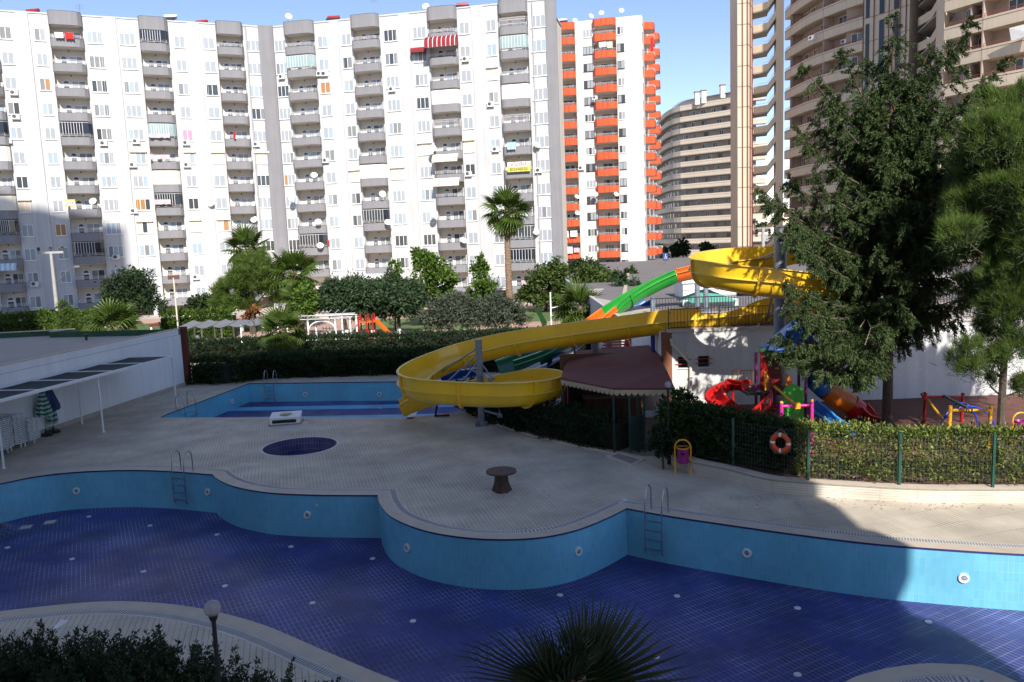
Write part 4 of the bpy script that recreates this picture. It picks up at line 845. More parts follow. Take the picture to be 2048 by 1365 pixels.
# globe lamps
def globe_lamp(base, h, rg, label, r=.045, dark=True):
    t = thing('globe_lamp', label, 'lamp', base, group='black posts with round glass globes'); m = MB(); m.tube([(0,0,0),(0,0,.3)], r*1.5, 12); m.tube([(0,0,.3),(0,0,h-rg*1.3)], r, 12); m.build('pole', M_black, t, smooth=True)
    m = MB(); m.lathe([(r*1.3,h-rg*1.55),(rg*.5,h-rg*1.15),(rg*.55,h-rg*.85)], 16); m.build('collar', M_black, t, smooth=True)
    g = bpy.data.materials.get('globe_glass')
    if not g:
        g = bpy.data.materials.new('globe_glass'); g.use_nodes = True; N = g.node_tree.nodes; b = N['Principled BSDF']; b.inputs['Base Color'].default_value = (0.42,0.42,0.44,1); b.inputs['Roughness'].default_value = 0.12; b.inputs['Alpha'].default_value = 0.55
        tn = N.new('ShaderNodeTexNoise'); tn.inputs['Scale'].default_value = 3; mr = N.new('ShaderNodeMapRange'); mr.inputs[3].default_value = .45; mr.inputs[4].default_value = .65; g.node_tree.links.new(tn.outputs[0], mr.inputs[0]); g.node_tree.links.new(mr.outputs[0], b.inputs['Alpha'])
    m = MB(); m.ball((0,0,h), rg, 20); m.build('globe', g, t, smooth=True)
    m = MB(); m.lathe([(.02,h-rg*.8),(.03,h-rg*.2),(.045,h+.02),(.001,h+.06)], 10); m.build('bulb', mat('bulb', (0.7,0.68,0.6), 0.4), t, smooth=True)
b = Q(425,1217,8.3); globe_lamp(Vector((b.x,b.y,0)), b.z, .092, 'black lamp post with glass globe before the blue pool floor', .024)
b = Q(1336,770,27.2); globe_lamp(Vector((b.x,b.y,0)), b.z, .12, 'black lamp post with glass globe at the pavilion corner', .045)
b = Q(395,675,51.5); globe_lamp(Vector((b.x,b.y,0)), b.z, .14, 'small globe lamp by the dark red end of the pool house', .04)
# ================================================================== playground
pg = 0.40
def tubeobj(t, pts, r, m, nm='post', n=10): q = MB(); q.tube([Vector(p)-t.location for p in pts], r, n); return q.build(nm, m, t, smooth=True)
M_pk = mat('pink_tube', (0.55,0.03,0.25), 0.35, 0.05); M_pu = mat('purple_tube', (0.14,0.012,0.10), 0.4, 0.05); M_rd = mat('red_plastic', (0.50,0.012,0.010), 0.35, 0.06); M_gp2 = mat('green_plastic', (0.05,0.42,0.04), 0.4, 0.06); M_bp = mat('blue_plastic', (0.012,0.12,0.42), 0.35, 0.06); M_rt = mat('red_tube', (0.33,0.012,0.01), 0.4); M_bt = mat('blue_tube', (0.01,0.05,0.45), 0.4); M_op = mat('orange_plastic', (0.55,0.14,0.01), 0.4)
t = thing('pink_swing_frame', 'pink tube swing frame with yellow beam reaching to the play tower', 'swing frame', (0,0,0)); D = 26.6
a = Q(1563,806,D); b = Q(1624,802,D)
for p in (a,b): tubeobj(t, [(p.x,p.y,pg),(p.x,p.y,p.z)], .062, M_pk); m = MB(); m.ball((p.x,p.y,p.z), .065, 10); m.build('cap', M_yt, t, smooth=True)
c1 = Q(1564,813,D); c2 = Q(1624,811,D); tubeobj(t, [c1,c2], .05, M_pk, 'crossbar')
e = Q(1594,812,D); m = MB(); m.box(e.x-.09,e.x+.09,e.y-.09,e.y+.09,e.z-.09,e.z+.09); m.build('clamp', M_yt, t)
f_ = Q(1549,773,30.0); tubeobj(t, [e,f_], .055, M_yt, 'beam'); tubeobj(t, [e,(e.x-.14,e.y,pg+.6)], .008, M_black, 'rope'); tubeobj(t, [f_, (f_.x,f_.y,pg)], .06, M_pu)
t = thing('play_tower', 'playground tower with blue roof, red spiral slide, stairs and tube slide', 'playground', (0,0,0)); D = 31.0
X = lambda px, py, d=D: Q(px,py,d)
rf = X(1568,702,31); apex = Vector((rf.x+.25, 31.0, X(1560,640,31).z))
s = 1.05
m = MB(); base_ = [(rf.x-s+.35,30.2,rf.z),(rf.x+s+.35,30.2,rf.z),(rf.x+s+.35,31.9,rf.z),(rf.x-s+.35,31.9,rf.z)]; m.add(base_+[(apex.x+.1,31,apex.z)], [(0,1,4),(1,2,4),(2,3,4),(3,0,4),(3,2,1,0)]); m.build('roof', M_bp, t)
m = MB()
n = 28; ctr = Vector((rf.x+.35,31.05)); 
vs = []
for r_, z in ((1.22,-.16),(1.3,.0),(1.2,.1),(1.0,.06)):
    for k in range(n): a_ = 2*math.pi*k/n; rr = r_*(1+.05*math.cos(7*a_)); vs.append((ctr.x+rr*math.cos(a_), ctr.y+rr*math.sin(a_)*.85, rf.z+z))
m.add(vs, [(i*n+k,i*n+(k+1)%n,(i+1)*n+(k+1)%n,(i+1)*n+k) for i in range(3) for k in range(n)]); m.build('roof_rim', mat('rim_green_plastic', (0.015,0.14,0.035), 0.4), t, smooth=True)
px_posts = [(1512,30.2,M_pu,705),(1523,30.8,M_rt,705),(1541,30.0,M_pu,760),(1612,29.6,M_pu,745),(1551,31.8,M_pu,705),(1598,31.8,M_pu,705)]
for px,d,mm,pt in px_posts: p = X(px,pt,d); tubeobj(t, [(p.x,d,pg),(p.x,d,p.z)], .058, mm)
def panel(corners, d, th, m, nm, arch=0):
    vs = [X(x,y,d) for x,y in corners]; n = len(vs); q = MB(); q.add([(v.x,d,v.z) for v in vs]+[(v.x,d+th,v.z) for v in vs], [tuple(range(n)), tuple(range(2*n-1,n-1,-1))]+[(i,n+i,n+(i+1)%n,(i+1)%n) for i in range(n)]); return q.build(nm, m, t)
panel([(1524,716),(1545,713),(1562,722),(1566,790),(1524,790)], 31.4, .05, mat('dark_red_plastic', (0.18,0.008,0.01), 0.4), 'rear_panel')
panel([(1522,713),(1530,722),(1536,735),(1538,790),(1524,800)], 30.75, .05, M_rd, 'arch_panel')
panel([(1572,746),(1580,755),(1586,770),(1584,785),(1572,785)], 30.5, .05, M_op, 'side_panel')
gp_ = panel([(1567,840),(1608,840),(1608,780),(1600,774),(1586,768),(1574,774),(1567,780)], 29.2, .06, M_gp2, 'green_panel')
for cx_, cy_, rr in ((1578,818,.13),(1594,822,.13),(1586,806,.1)):
    c = X(cx_,cy_,29.16); m = MB(); m.lathe([(rr,0),(rr*.9,.03),(.001,.035)], 14); m.v = [(x+c.x, c.y-z+.03, y+c.z) for x,y,z in m.v]; m.build('relief', mat('green_relief', (0.09,0.55,0.08), 0.4), gp_)
panel([(1529,740),(1536,752),(1546,770),(1544,782),(1530,782)], 30.2, .05, M_yt, 'yellow_panel')
a = X(1489,783,30.4); b = X(1560,786,30.4); m = MB(); m.box(a.x,b.x+.4,30.0,31.6,a.z-.1,a.z); m.build('platform', mat('platform_black', (0.02,0.022,0.022), 0.7), t)
a = X(1464,742,31.2); b = X(1512,744,31.2); z0 = X(1465,776,31.2).z
q = MB(); q.tube([(a.x,31.2,z0),(a.x,31.2,a.z),(b.x,31.2,a.z)], .022, 6)
for k in range(9): x = a.x+(b.x-a.x)*k/8; q.tube([(x,31.2,z0),(x,31.2,a.z-.03)], .012, 5)
q.tube([(a.x,31.2,z0),(b.x,31.2,z0)], .018, 5); q.build('guard_rail', mat('brass_tube', (0.35,0.17,0.03), 0.45), t, smooth=True)
nm_bolts = False
tt = t
ax_ = X(1466,800,30.6); r0 = .68; zt_ = X(1480,782,30.6).z; pts_ = [(X(1492,785,30.7).x, 30.7, zt_,.1,.1)]
for k in range(10):
    th = R_(80+k*29); pts_.append((ax_.x+r0*math.cos(th), ax_.y+.1+r0*math.sin(th)*.9-.15, zt_-.05-(zt_-pg-.12)*(k/9), .22,.05))
flume(t, pts_, r=.26, sec=50, mats=[M_rd], joint_mat=M_rd, wall_names='spiral_slide')
tubeobj(t, [(ax_.x,ax_.y,pg),(ax_.x,ax_.y,zt_)], .05, M_rd, 'spiral_axis')
for off in (0,.55):                                                  # stairs going down to the left
    a = X(1545,786,30-off); b = X(1484,842,29.0-off)
    q = MB(); q.bar(a,b,.05,.09); q.bar(a+Vector((0,0,-.42)),b+Vector((0,0,-.35)),.05,.09)
    for k in range(6): p = a.lerp(b,(k+.5)/6); q.bar(p, p-Vector((0,0,.4)), .05,.12, up=(0,1,0))
    q.build('stair_side', M_rd, t)
for k in range(7):
    p = X(1545,800,29.8).lerp(X(1488,850,28.8),(k+.3)/7); m = MB(); m.box(p.x-.16,p.x+.16,p.y-.5,p.y+.05,p.z-.22,p.z-.18); m.build('stair_tread', mat('dark_red_plastic', (0.18,0.008,0.01), 0.4), t)
tl = [X(1606,752,31.2),X(1636,765,31.2),X(1652,780,31.2),X(1682,797,31.2),X(1700,808,31.2),X(1716,822,31.2)]
def hollow(a, b, r, m, nm):
    q = MB(); q.tube([a,b], r, 20, cap=False); q.tube([b,a], r*.93, 20, cap=False); q.build(nm, m, t, smooth=True)
hollow(tl[1]-(tl[2]-tl[1])*.6, tl[2], .42, M_bp, 'tube_section'); hollow(tl[2], tl[4], .42, M_op, 'tube_section'); hollow(tl[4], tl[5], .42, M_rd, 'tube_section')
flume(t, [(*tl[5],0,0), (*X(1735,842,31.0),0,0), (*X(1752,850,30.9),0,0)], r=.36, sec=60, mats=[M_rd], joint_mat=M_rd, wall_names='slide_outlet')
flume(t, [(*X(1618,812,29.4),.0,.0),(*X(1630,824,29.2),0,0),(*X(1650,842,28.7),0,0),(*X(1680,862,28.2),0,0),(*X(1708,872,27.8),0,0)], r=.25, sec=60, mats=[M_bp], joint_mat=mat('light_blue_plastic', (0.04,0.25,0.6), 0.35), wall_names='blue_slide')
t = thing('red_swing_frame', 'red tube swing frame with dark beam in the rear of the playground', 'swing frame', (0,0,0)); D = 30
a = Q(1851,786,D); b = Q(1926,786,D); a0 = Q(1843,788,D)
for p in (a,b): tubeobj(t, [(p.x-.02,p.y,pg),(p.x,p.y,p.z)], .065, M_rt)
tubeobj(t, [Q(1852,794,D), Q(1926,794,D)], .05, M_rt, 'crossbar'); tubeobj(t, [Q(1852,806,D), a0, a], .05, M_rt, 'brace'); tubeobj(t, [Q(1888,792,D), Q(1935,817,26.6)], .05, M_darkgreen, 'beam'); tubeobj(t, [Q(1855,800,D), Q(1893,850,28)], .055, M_yt, 'strut')
t = thing('yellow_swing_frame', 'bright yellow tube frame behind the variegated hedge', 'swing frame', (0,0,0)); D = 26.4
a = Q(1901,812,D); b = Q(1982,812,D)
for p in (a,b): tubeobj(t, [(p.x-.03,p.y,pg),(p.x,p.y,p.z)], .062, M_yt)
tubeobj(t, [Q(1902,821,D), Q(1981,821,D)], .05, M_yt, 'crossbar')
e = Q(1938,821,D); m = MB(); m.box(e.x-.14,e.x-.1,e.y-.07,e.y+.07,e.z-.07,e.z+.07); m.box(e.x+.05,e.x+.09,e.y-.07,e.y+.07,e.z-.07,e.z+.07); m.build('clamp', M_black, t)
t = thing('climbing_dome', 'blue tube climbing arcs between red and yellow frames', 'climbing frame', (0,0,0))
c = Q(1935,840,27.6); 
for rr, yy, tw_ in ((1.05,0,0),(.98,.5,.4)):
    tubeobj(t, [(c.x+rr*math.cos(math.pi*k/12)*math.cos(tw_), c.y+yy+rr*math.cos(math.pi*k/12)*math.sin(tw_), pg+1.18*math.sin(math.pi*k/12)) for k in range(13)], .03, M_bt, 'arc', 8)
t = thing('litter_bin', 'second litter bin, purple in a yellow frame, deep in the playground shade', 'bin', Q(2040,860,26.5)); t.location.z = pg
m = MB(); m.tube([(-.26,0,0),(-.26,0,.85)]+[(-.26*math.cos(math.pi*k/8),0,.88+.26*math.sin(math.pi*k/8)) for k in range(9)]+[(.26,0,0)], .028, 8); m.build('frame', M_yt, t, smooth=True); m = MB(); m.lathe([(.001,.34),(.165,.34),(.2,.86),(.19,.86),(.001,.38)], 20); m.build('bucket', mat('magenta_plastic', (0.28,0.012,0.16), 0.4), t, smooth=True)
# ================================================================== buildings
class Plane:
    """vertical facade plane from A to B; gives facade coordinate u and height z of what a photo point shows"""
    def __init__(s, A, B):
        s.A = np.array(A[:2], float); d = np.array(B[:2], float)-s.A; s.len = np.linalg.norm(d); s.u = d/s.len; s.n = np.array([s.u[1], -s.u[0]]); s.rz = math.atan2(s.u[1], s.u[0])
    def at(s, px, py):
        d = ray(px, py); t = ((s.A-cC[:2])@s.n)/(d[:2]@s.n); p = cC+d*t; return float((p[:2]-s.A)@s.u), float(p[2])
M_dkglass = glass_mat('dark_glass', (0.02,0.025,0.035)); M_ltglass = glass_mat('pale_glass', (0.32,0.42,0.42), 0.12); M_room = glass_mat('room_glass', (0.06,0.07,0.075))
M_c1 = curtain_mat('white_curtain', (0.38,0.405,0.43), (0.28,0.305,0.33)); M_c2 = curtain_mat('grey_curtain', (0.25,0.255,0.25), (0.17,0.175,0.175)); M_c3 = curtain_mat('blue_white_curtain', (0.38,0.46,0.52), (0.29,0.36,0.42))
M_shut = curtain_mat('cream_shutter', (0.78,0.66,0.50), (0.70,0.58,0.42), 60); M_blind = mat('cream_blind', (0.78,0.73,0.64), 0.7, 0.04, 2, streak=0.06); M_brownc = curtain_mat('orange_curtain', (0.45,0.22,0.08), (0.35,0.16,0.05))
M_pink = curtain_mat('pink_curtain', (0.7,0.32,0.42), (0.6,0.25,0.36)); M_bframe = mat('black_window_frame', (0.02,0.02,0.022), 0.4)
WIN = {}
def window(parent, w, h, npan, style, loc, frame=None, rz=0, proud=0.05, sill=True):
    """frame with one pane object of npan panes; style letters: w white, g grey, b bluish, d dark, s shutter, o orange, p pink"""
    frame = frame or M_upvc; key = (round(w,2), round(h,2), npan, frame.name)
    if key not in WIN:
        f = MB(); t_ = 0.055
        f.box(-w/2,w/2,-proud,0.0,0,t_); f.box(-w/2,w/2,-proud,0,h-t_,h); f.box(-w/2,-w/2+t_,-proud,0,t_,h-t_); f.box(w/2-t_,w/2,-proud,0,t_,h-t_)
        for i in range(1,npan): x = -w/2+w*i/npan; f.box(x-t_*.6,x+t_*.6,-proud+.003,0,t_,h-t_)
        if sill: f.box(-w/2-.06,w/2+.06,-proud-.07,0,-.06,0)
        WIN[key] = f.mesh('window', frame)
    o = link('window', WIN[key], parent, loc, rz)
    k2 = key+(style,)
    if k2 not in WIN:
        P_ = MB(); lut = dict(w=M_c1, g=M_c2, b=M_c3, d=M_room, s=M_shut, o=M_brownc, p=M_pink, l=M_ltglass); mats = []
        for i in range(npan):
            mm = lut[style[i % len(style)]]
            if mm not in mats: mats.append(mm)
            P_.cur = mats.index(mm); x0 = -w/2+.04+(w-.08)*i/npan; x1 = -w/2+.04+(w-.08)*(i+1)/npan; y = -.018-.008*(i%2)
            P_.add([(x0,y,.04),(x1,y,.04),(x1,y,h-.04),(x0,y,h-.04)], [(0,1,2,3)])
        WIN[k2] = P_.mesh('pane', mats)
    link('pane', WIN[k2], o); return o
def rnd_style(n):
    r = random.random()
    if r < .05: return 'd'*n
    if r < .12: return ''.join(random.choice('gd') for _ in range(n))
    if r < .55: return 'w'*n
    return ''.join(random.choice('wwgb') for _ in range(n))
BAL = {}
def bal_outline(u0, u1, dep, cl, cr):
    pts = [(u0,0)]
    if cl: pts += [(u0-.0,-dep*.45),(u0+cl*.35,-dep*.85),(u0+cl,-dep)]
    else: pts += [(u0,-dep)]
    if cr: pts += [(u1-cr,-dep),(u1-cr*.35,-dep*.85),(u1,-dep*.45)]
    else: pts += [(u1,-dep)]
    return pts+[(u1,0)]
def balcony(parent, w, dep, cl, cr, loc, m_par, par_h=1.0, style='rail', slab_back=.8, rz=0, m_rail=None, m_slab=None):
    """loc: facade point of the slab underside centre; z is the parapet top - par_h"""
    key = ('par', round(w,2), dep, cl, cr, par_h, m_par.name); pts = bal_outline(-w/2, w/2, dep, cl, cr)
    if key not in BAL:
        m = MB(); m.ribbon(pts, .12, -.06, par_h); BAL[key] = m.mesh('balcony', m_par)
        m = MB(); m.ribbon([(x,y) for x,y in pts], .17, par_h, par_h+.035); BAL[key+('c',)] = m.mesh('parapet_cap', mat('parapet_cap', (0.10,0.10,0.11), 0.7))
        m = MB(); ins = [(max(-w/2+.13,min(w/2-.13,x)), max(y+.13,-dep+.13)) for x,y in pts[1:-1]]
        m.prism([(-w/2+.02,slab_back),(-w/2+.125,0)]+ins+[(w/2-.125,0),(w/2-.02,slab_back)], -.10, -.02); BAL[key+('s',)] = m.mesh('slab', m_slab or M_soffit)
    o = link('balcony', BAL[key], parent, loc, rz); link('parapet_cap', BAL[key+('c',)], o); link('slab', BAL[key+('s',)], o)
    key2 = (style,)+key
    if style in ('rail','cage') and key2 not in BAL:
        m = MB(); zs = (.17,.30,.43) if style == 'rail' else (.25,.75,1.0)
        for z in zs: m.ribbon([(x,y) for x,y in pts], .035, par_h+z-.02, par_h+z+.015)
        L = w; n = int(L/(.75 if style == 'rail' else .16))
        for k in range(n+1): x = -w/2+.25+(w-.5)*k/n; m.box(x-.015,x+.015,-dep+.01,-dep+.04,par_h+.03,par_h+zs[-1])
        BAL[key2] = m.mesh('railing', m_rail or M_rail)
    if style in ('rail','cage'): link('railing', BAL[key2], o)
    return o
def enclosure(parent, w, dep, cl, cr, loc, kind_, h=1.85, par_h=1.0):
    """glass or blind closing the balcony above the parapet"""
    pts = bal_outline(-w/2, w/2, dep, cl, cr); key = ('enc', kind_, round(w,2), h)
    if key not in BAL:
        m = MB()
        if kind_ == 'blind': m.ribbon(pts, .08, par_h+.04, par_h+h-.1); BAL[key] = m.mesh('blind', M_blind)
        else:
            g = {'dark': M_dkglass, 'light': M_ltglass, 'room': M_room}[kind_]; m.ribbon(pts, .02, par_h+.3, par_h+h-.12); BAL[key] = m.mesh('glazing', g)
            f = MB()
            for z in (par_h+.28, par_h+h-.14): f.ribbon(pts, .06, z, z+.05)
            n = 7
            for k in range(n+1): x = -w/2+cl+(w-cl-cr)*k/n; f.box(x-.02,x+.02,-dep-.02,-dep+.03,par_h+.3,par_h+h-.12)
            BAL[key+('f',)] = f.mesh('glazing_frame', M_upvc)
    o = link('blind' if kind_ == 'blind' else 'glazing', BAL[key], parent, loc)
    if kind_ != 'blind': link('glazing_frame', BAL[key+('f',)], o)
KP = 33.72; DK = 2.87
def kz(k): return KP-DK*k
AC_F = MB(); AC_F.box(-.42,.42,-.34,0,0,.56); AC_F.box(-.46,.46,-.36,-.30,-.06,0)
AC_mesh = AC_F.mesh('casing', mat('ac_casing', (0.68,0.67,0.64), 0.5)); 
_m = MB(); _m.lathe([(.22,0),(.21,.015),(.05,.03),(.001,.03)], 14); _m.v = [(x-.12,-.34-z,y+.28) for x,y,z in _m.v]; AC_fan = _m.mesh('fan_grille', mat('ac_grille', (0.07,0.07,0.07), 0.6))
_m = MB(); _m.box(-.36,-.32,-.3,0,-.12,-.06); _m.box(.32,.36,-.3,0,-.12,-.06); AC_br = _m.mesh('bracket', M_steel)
nums = ['top','second','third','fourth','fifth','sixth','seventh','eighth','ninth','tenth','eleventh','twelfth','thirteenth','fourteenth','fifteenth','sixteenth']
USED = set()
def uniq(lab, alts=('upper one','lower one','left one','right one','further one','nearer one')):
    if lab not in USED: USED.add(lab); return lab
    for a in alts:
        if lab+', '+a not in USED: USED.add(lab+', '+a); return lab+', '+a
    return lab
def floor_no(z): return nums[max(0,min(15,int(round((KP+1.2-z)/DK))))]
def place_ac(pl, px, py, lab, off=0.0, sc=1.0):
    u, z = pl.at(px, py+8); p = pl.A+pl.u*u-(-pl.n)*off*-1 if False else pl.A+pl.u*u+pl.n*off
    t = thing('air_conditioner', uniq(lab), 'air conditioner', (p[0],p[1],z-.1), pl.rz, 'air conditioner units on the facades')
    link('casing', AC_mesh, t); link('fan_grille', AC_fan, t); link('bracket', AC_br, t); t.scale = (sc,)*3
_m = MB(); _m.lathe([(.001,-.02),(.25,.02),(.42,.10),(.45,.13),(.42,.125),(.25,.045),(.001,.0)], 20); DISH = _m.mesh('reflector', mat('dish_white', (0.70,0.68,0.64), 0.5), True)
_m = MB(); _m.tube([(0,0,0),(0,0.0,.42)], .015, 5); _m.tube([(0,0,.42),(0,-.4,.05)], .012, 5); _m.box(-.04,.04,-.04,.04,.38,.46); DARM = _m.mesh('feed_arm', M_steel)
def place_dish(pl, px, py, lab, off=0.35, sc=1.0):
    u, z = pl.at(px, py); p = pl.A+pl.u*u+pl.n*off
    t = thing('satellite_dish', uniq(lab), 'satellite dish', (p[0],p[1],z), 0, 'satellite dishes on the facades'); t.rotation_euler = (R_(62+random.uniform(-8,8)), 0, R_(8+random.uniform(-25,25))); t.scale = (sc,)*3
    link('reflector', DISH, t); link('feed_arm', DARM, t)
    q = MB(); q.tube([(0,0,0),(0,.1,-.45)], .02, 5); q.build('mount', M_steel, t)
def wing(name, label, pl, x_end0, x_end1, cols, wins, pil, greys, ztop, zbot, door_side):
    """cols: balcony columns (u0,u1,spec); wins: (u, w, npan); pil: proud plain panels (u0,u1); greys: (u0,u1)"""
    t = thing(name, label, 'building', (pl.A[0], pl.A[1], 0), pl.rz)
    edges = [x_end0]; 
    for c in cols: edges += [c[0], c[1]]
    edges.append(x_end1)
    for i in range(0, len(edges), 2):                               # walls between the balcony recesses
        m = MB(); m.box(edges[i], edges[i+1], 0, .8, zbot, ztop); m.build('wall', M_facade, t)
    m = MB(); m.box(x_end0, x_end1, .803, 13, zbot, ztop-.2); m.build('rear_wall', mat('loggia_cream', (0.66,0.61,0.54), 0.85, 0.05, 0.4), t)
    m = MB(); m.box(x_end0-.1, x_end1+.1, -.08, 13.1, ztop, ztop+.18); m.build('roof_edge', M_facade2, t)
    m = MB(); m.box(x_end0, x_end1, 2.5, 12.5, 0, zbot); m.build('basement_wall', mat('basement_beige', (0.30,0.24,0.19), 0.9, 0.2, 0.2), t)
    for i in range(0, int(x_end1-x_end0), 5):
        m = MB(); m.box(x_end0+i+.3, x_end0+i+.9, .3,.9, 0, zbot); m.build('column', M_facade2, t)
    m = MB(); m.box(x_end0, x_end1, 0.0, 2.5, zbot-.15, zbot-.003); m.build('basement_ceiling', M_soffit, t)
    for a, b in pil: m = MB(); m.box(a, b, -.16, -.002, zbot, ztop-.003); m.build('pilaster', M_facade2, t)
    for a, b in pil:
        for x in (a-.55, b+.5): m = MB(); m.box(x-.02, x+.02, -.02, -.001, zbot, ztop-.004); m.build('joint_strip', mat('joint_grey', (0.45,0.45,0.47), 0.7), t)
    for a, b in greys: m = MB(); m.box(a, b, -.22, -.004, 0, ztop+.22); m.build('grey_fin', M_grey, t)
    for ci, (a, b, spec, cl, cr) in enumerate(cols):
        w = b-a; uc = (a+b)/2; dep = 0.95
        pts = bal_outline(-w/2, w/2, dep+.1, cl, cr); m = MB(); m.ribbon(pts, .2, 0, 1.55); m.build('crown_fascia', M_grey, t).location = (uc,0,KP+1.55)
        m = MB(); ins = [(max(-w/2+.13,min(w/2-.13,x)), max(y+.13,-dep+.03)) for x,y in pts[1:-1]]; m.prism([(-w/2+.02,.8),(-w/2+.125,0)]+ins+[(w/2-.125,0),(w/2-.02,.8)], 0, .15); m.build('crown_soffit', M_soffit, t).location = (uc,0,KP+1.58)
        m = MB(); m.ribbon(pts, .25, 1.55, 1.62); m.build('crown_cap', mat('parapet_cap', (0.10,0.10,0.11), 0.7), t).location = (uc,0,KP+1.55)
        last = spec.get('last', 11)
        for k in range(last+1):
            st = spec.get(k, 'rail'); z = kz(k)-.88
            bo = balcony(t, w, dep, cl, cr, (uc,0,z), M_grey, .88, 'cage' if st == 'cage' else ('none' if st == 'blind' else 'rail'))
            if st in ('dark','light','blind','room'): enclosure(bo, w, dep, cl, cr, (0,0,0), st, par_h=.88)
            if st != 'blind':
                window(t, min(1.7,w*.42), 2.0 if k%3 else 1.5, 2, random.choice(['gg','dg','ww','wg','gd','bg']), (uc+door_side*w*.2, .80, z+(.05 if k%3 else .5)), sill=False)
                dm = MB(); 
                if ('door',) not in BAL:
                    dm.box(-.42,.42,-.04,0,0,1.65); 
                    dm.add([(0,-.04,1.65)]+[(.42*math.cos(math.pi*i/8),-.04,1.65+.42*math.sin(math.pi*i/8)) for i in range(9)], [(0,i+1,i+2) for i in range(8)])
                    BAL[('door',)] = dm.mesh('balcony_door', M_upvc); gm = MB(); gm.box(-.3,.3,-.055,-.042,.15,1.5)
                    gm.add([(0,-.05,1.72)]+[(.3*math.cos(math.pi*i/8),-.05,1.72+.3*math.sin(math.pi*i/8)) for i in range(9)], [(0,i+1,i+2) for i in range(8)]); BAL[('pane',)] = gm.mesh('pane', M_room)
                d_ = link('balcony_door', BAL[('door',)], t, (uc-door_side*w*.18, .80, z)); link('pane', BAL[('pane',)], d_)
                cl_ = MB(); 
                if ('lamp',) not in BAL: cl_.lathe([(.001,-.25),(.08,-.22),(.1,-.12),(.03,-.02),(.03,.0)], 8); BAL[('lamp',)] = cl_.mesh('ceiling_lamp', mat('lamp_brown', (0.2,0.12,0.07), 0.5))
                link('ceiling_lamp', BAL[('lamp',)], t, (uc, .3, z+DK-.17))
        side = 0.002
    for (u, w, n, spec) in wins:
        for k in range(12):
            st = spec.get(k) or rnd_style(n)
            o = window(t, w, 1.42, n, st, (u, 0, kz(k)-.22))
            if 's' in st:
                m = MB(); 
                key = ('sb', round(w,2))
                if key not in BAL: m.box(-w/2-.1,w/2+.1,-.3,0,1.42,1.62); BAL[key] = m.mesh('shutter_box', M_blind)
                link('shutter_box', BAL[key], o)
    return t
L0 = Q(0,25,97.6); C0 = Q(540,57,109); R0 = Q(1112,0,101)
p1_ = Plane(L0, C0); p2_ = Plane(C0, R0)
def U(pl, a, y): return pl.at(a, y)[0]
def winspec(pl, a, b, y, npan, spec={}): ua, ub = U(pl,a,y), U(pl,b,y); return ((ua+ub)/2, ub-ua, npan, spec)
S_ = 'sss'
c_l = lambda pl, a, b, y, spec, cl, cr: (U(pl,a,y), U(pl,b,y), spec, cl, cr)
w1 = wing('apartment_block', 'left white apartment block with grey rounded balconies, wing partly in shade', p1_, -22, U(p1_,521,80),
  [(-9.5,-5.6,{},.5,.9), c_l(p1_,-60,-4,80,{3:'rail',4:'dark',5:'blind',7:'blind',8:'dark'},.5,.9), c_l(p1_,104,170,300-190,{4:'dark',9:'dark'},.4,1.0), c_l(p1_,283,340,120,{0:'dark',4:'light',6:'blind',7:'dark'},.4,.9), c_l(p1_,434,487,100,{},.4,.7)],
  [winspec(p1_,2,26,95,2,{7:'ss'}), winspec(p1_,72,94,100,2,{2:'go',8:'oo'}), winspec(p1_,176,207,95,3), winspec(p1_,241,272,100,3,{5:'sbw',7:'ood',8:'sds'}), winspec(p1_,350,371,100,2,{4:'pp',5:'sb',7:'dd',8:'ss'}), winspec(p1_,406,430,100,2,{5:'ss',8:'so'}), winspec(p1_,493,521,100,3,{5:S_,6:'dd'})],
  [(U(p1_,38,95),U(p1_,62,95)), (U(p1_,212,95),U(p1_,236,95)), (U(p1_,379,95),U(p1_,401,95))], [(U(p1_,521,80)-.25, p1_.len-.05)], 36.6, 1.75, 1)
w2 = wing('apartment_block', 'middle white apartment block with grey balconies, striped awnings and a red awning', p2_, U(p2_,549,120), p2_.len-1.3,
  [c_l(p2_,574,631,100,{1:'light',9:'dark','last':10},.4,.9), c_l(p2_,708,762,110,{5:'rail',6:'blind',8:'dark'},.4,.6), c_l(p2_,860,917,110,{3:'blind',4:'cage'},.5,.6), c_l(p2_,1001,1058,110,{0:'cage',1:'light',3:'blind',4:'cage',10:'dark',9:'room'},.5,.4)],
  [winspec(p2_,550,573,100,3,{6:'oww',9:'ddd'}), winspec(p2_,637,657,110,2,{2:'oo',7:'wg'}), winspec(p2_,685,704,110,2,{1:'dg',6:'ss'}), winspec(p2_,770,796,110,3,{1:'gdg',6:S_}), winspec(p2_,828,854,110,3,{5:S_}), winspec(p2_,921,941,110,2,{5:'ss',6:'dd'}), winspec(p2_,974,994,110,2,{1:'bb',2:'ss',3:'gw'}), winspec(p2_,1064,1093,110,3,{1:'bwb',3:'www'})],
  [(U(p2_,664,110),U(p2_,680,110)), (U(p2_,801,110),U(p2_,822,110)), (U(p2_,946,110),U(p2_,969,110))], [(0.05, U(p2_,549,120)+.1), (p2_.len-1.3-.02, p2_.len)], 36.6, 1.75, 1)
for px, pl in ((486,p1_),(1061,p2_)):
    m = MB(); u = U(pl, px, 60)+.3; m.tube([(u,-.12,2),(u,-.12,36.5)], .09, 8); m.build('downpipe', mat('downpipe_grey', (0.36,0.36,0.38), 0.5), w1 if pl is p1_ else w2, smooth=True)
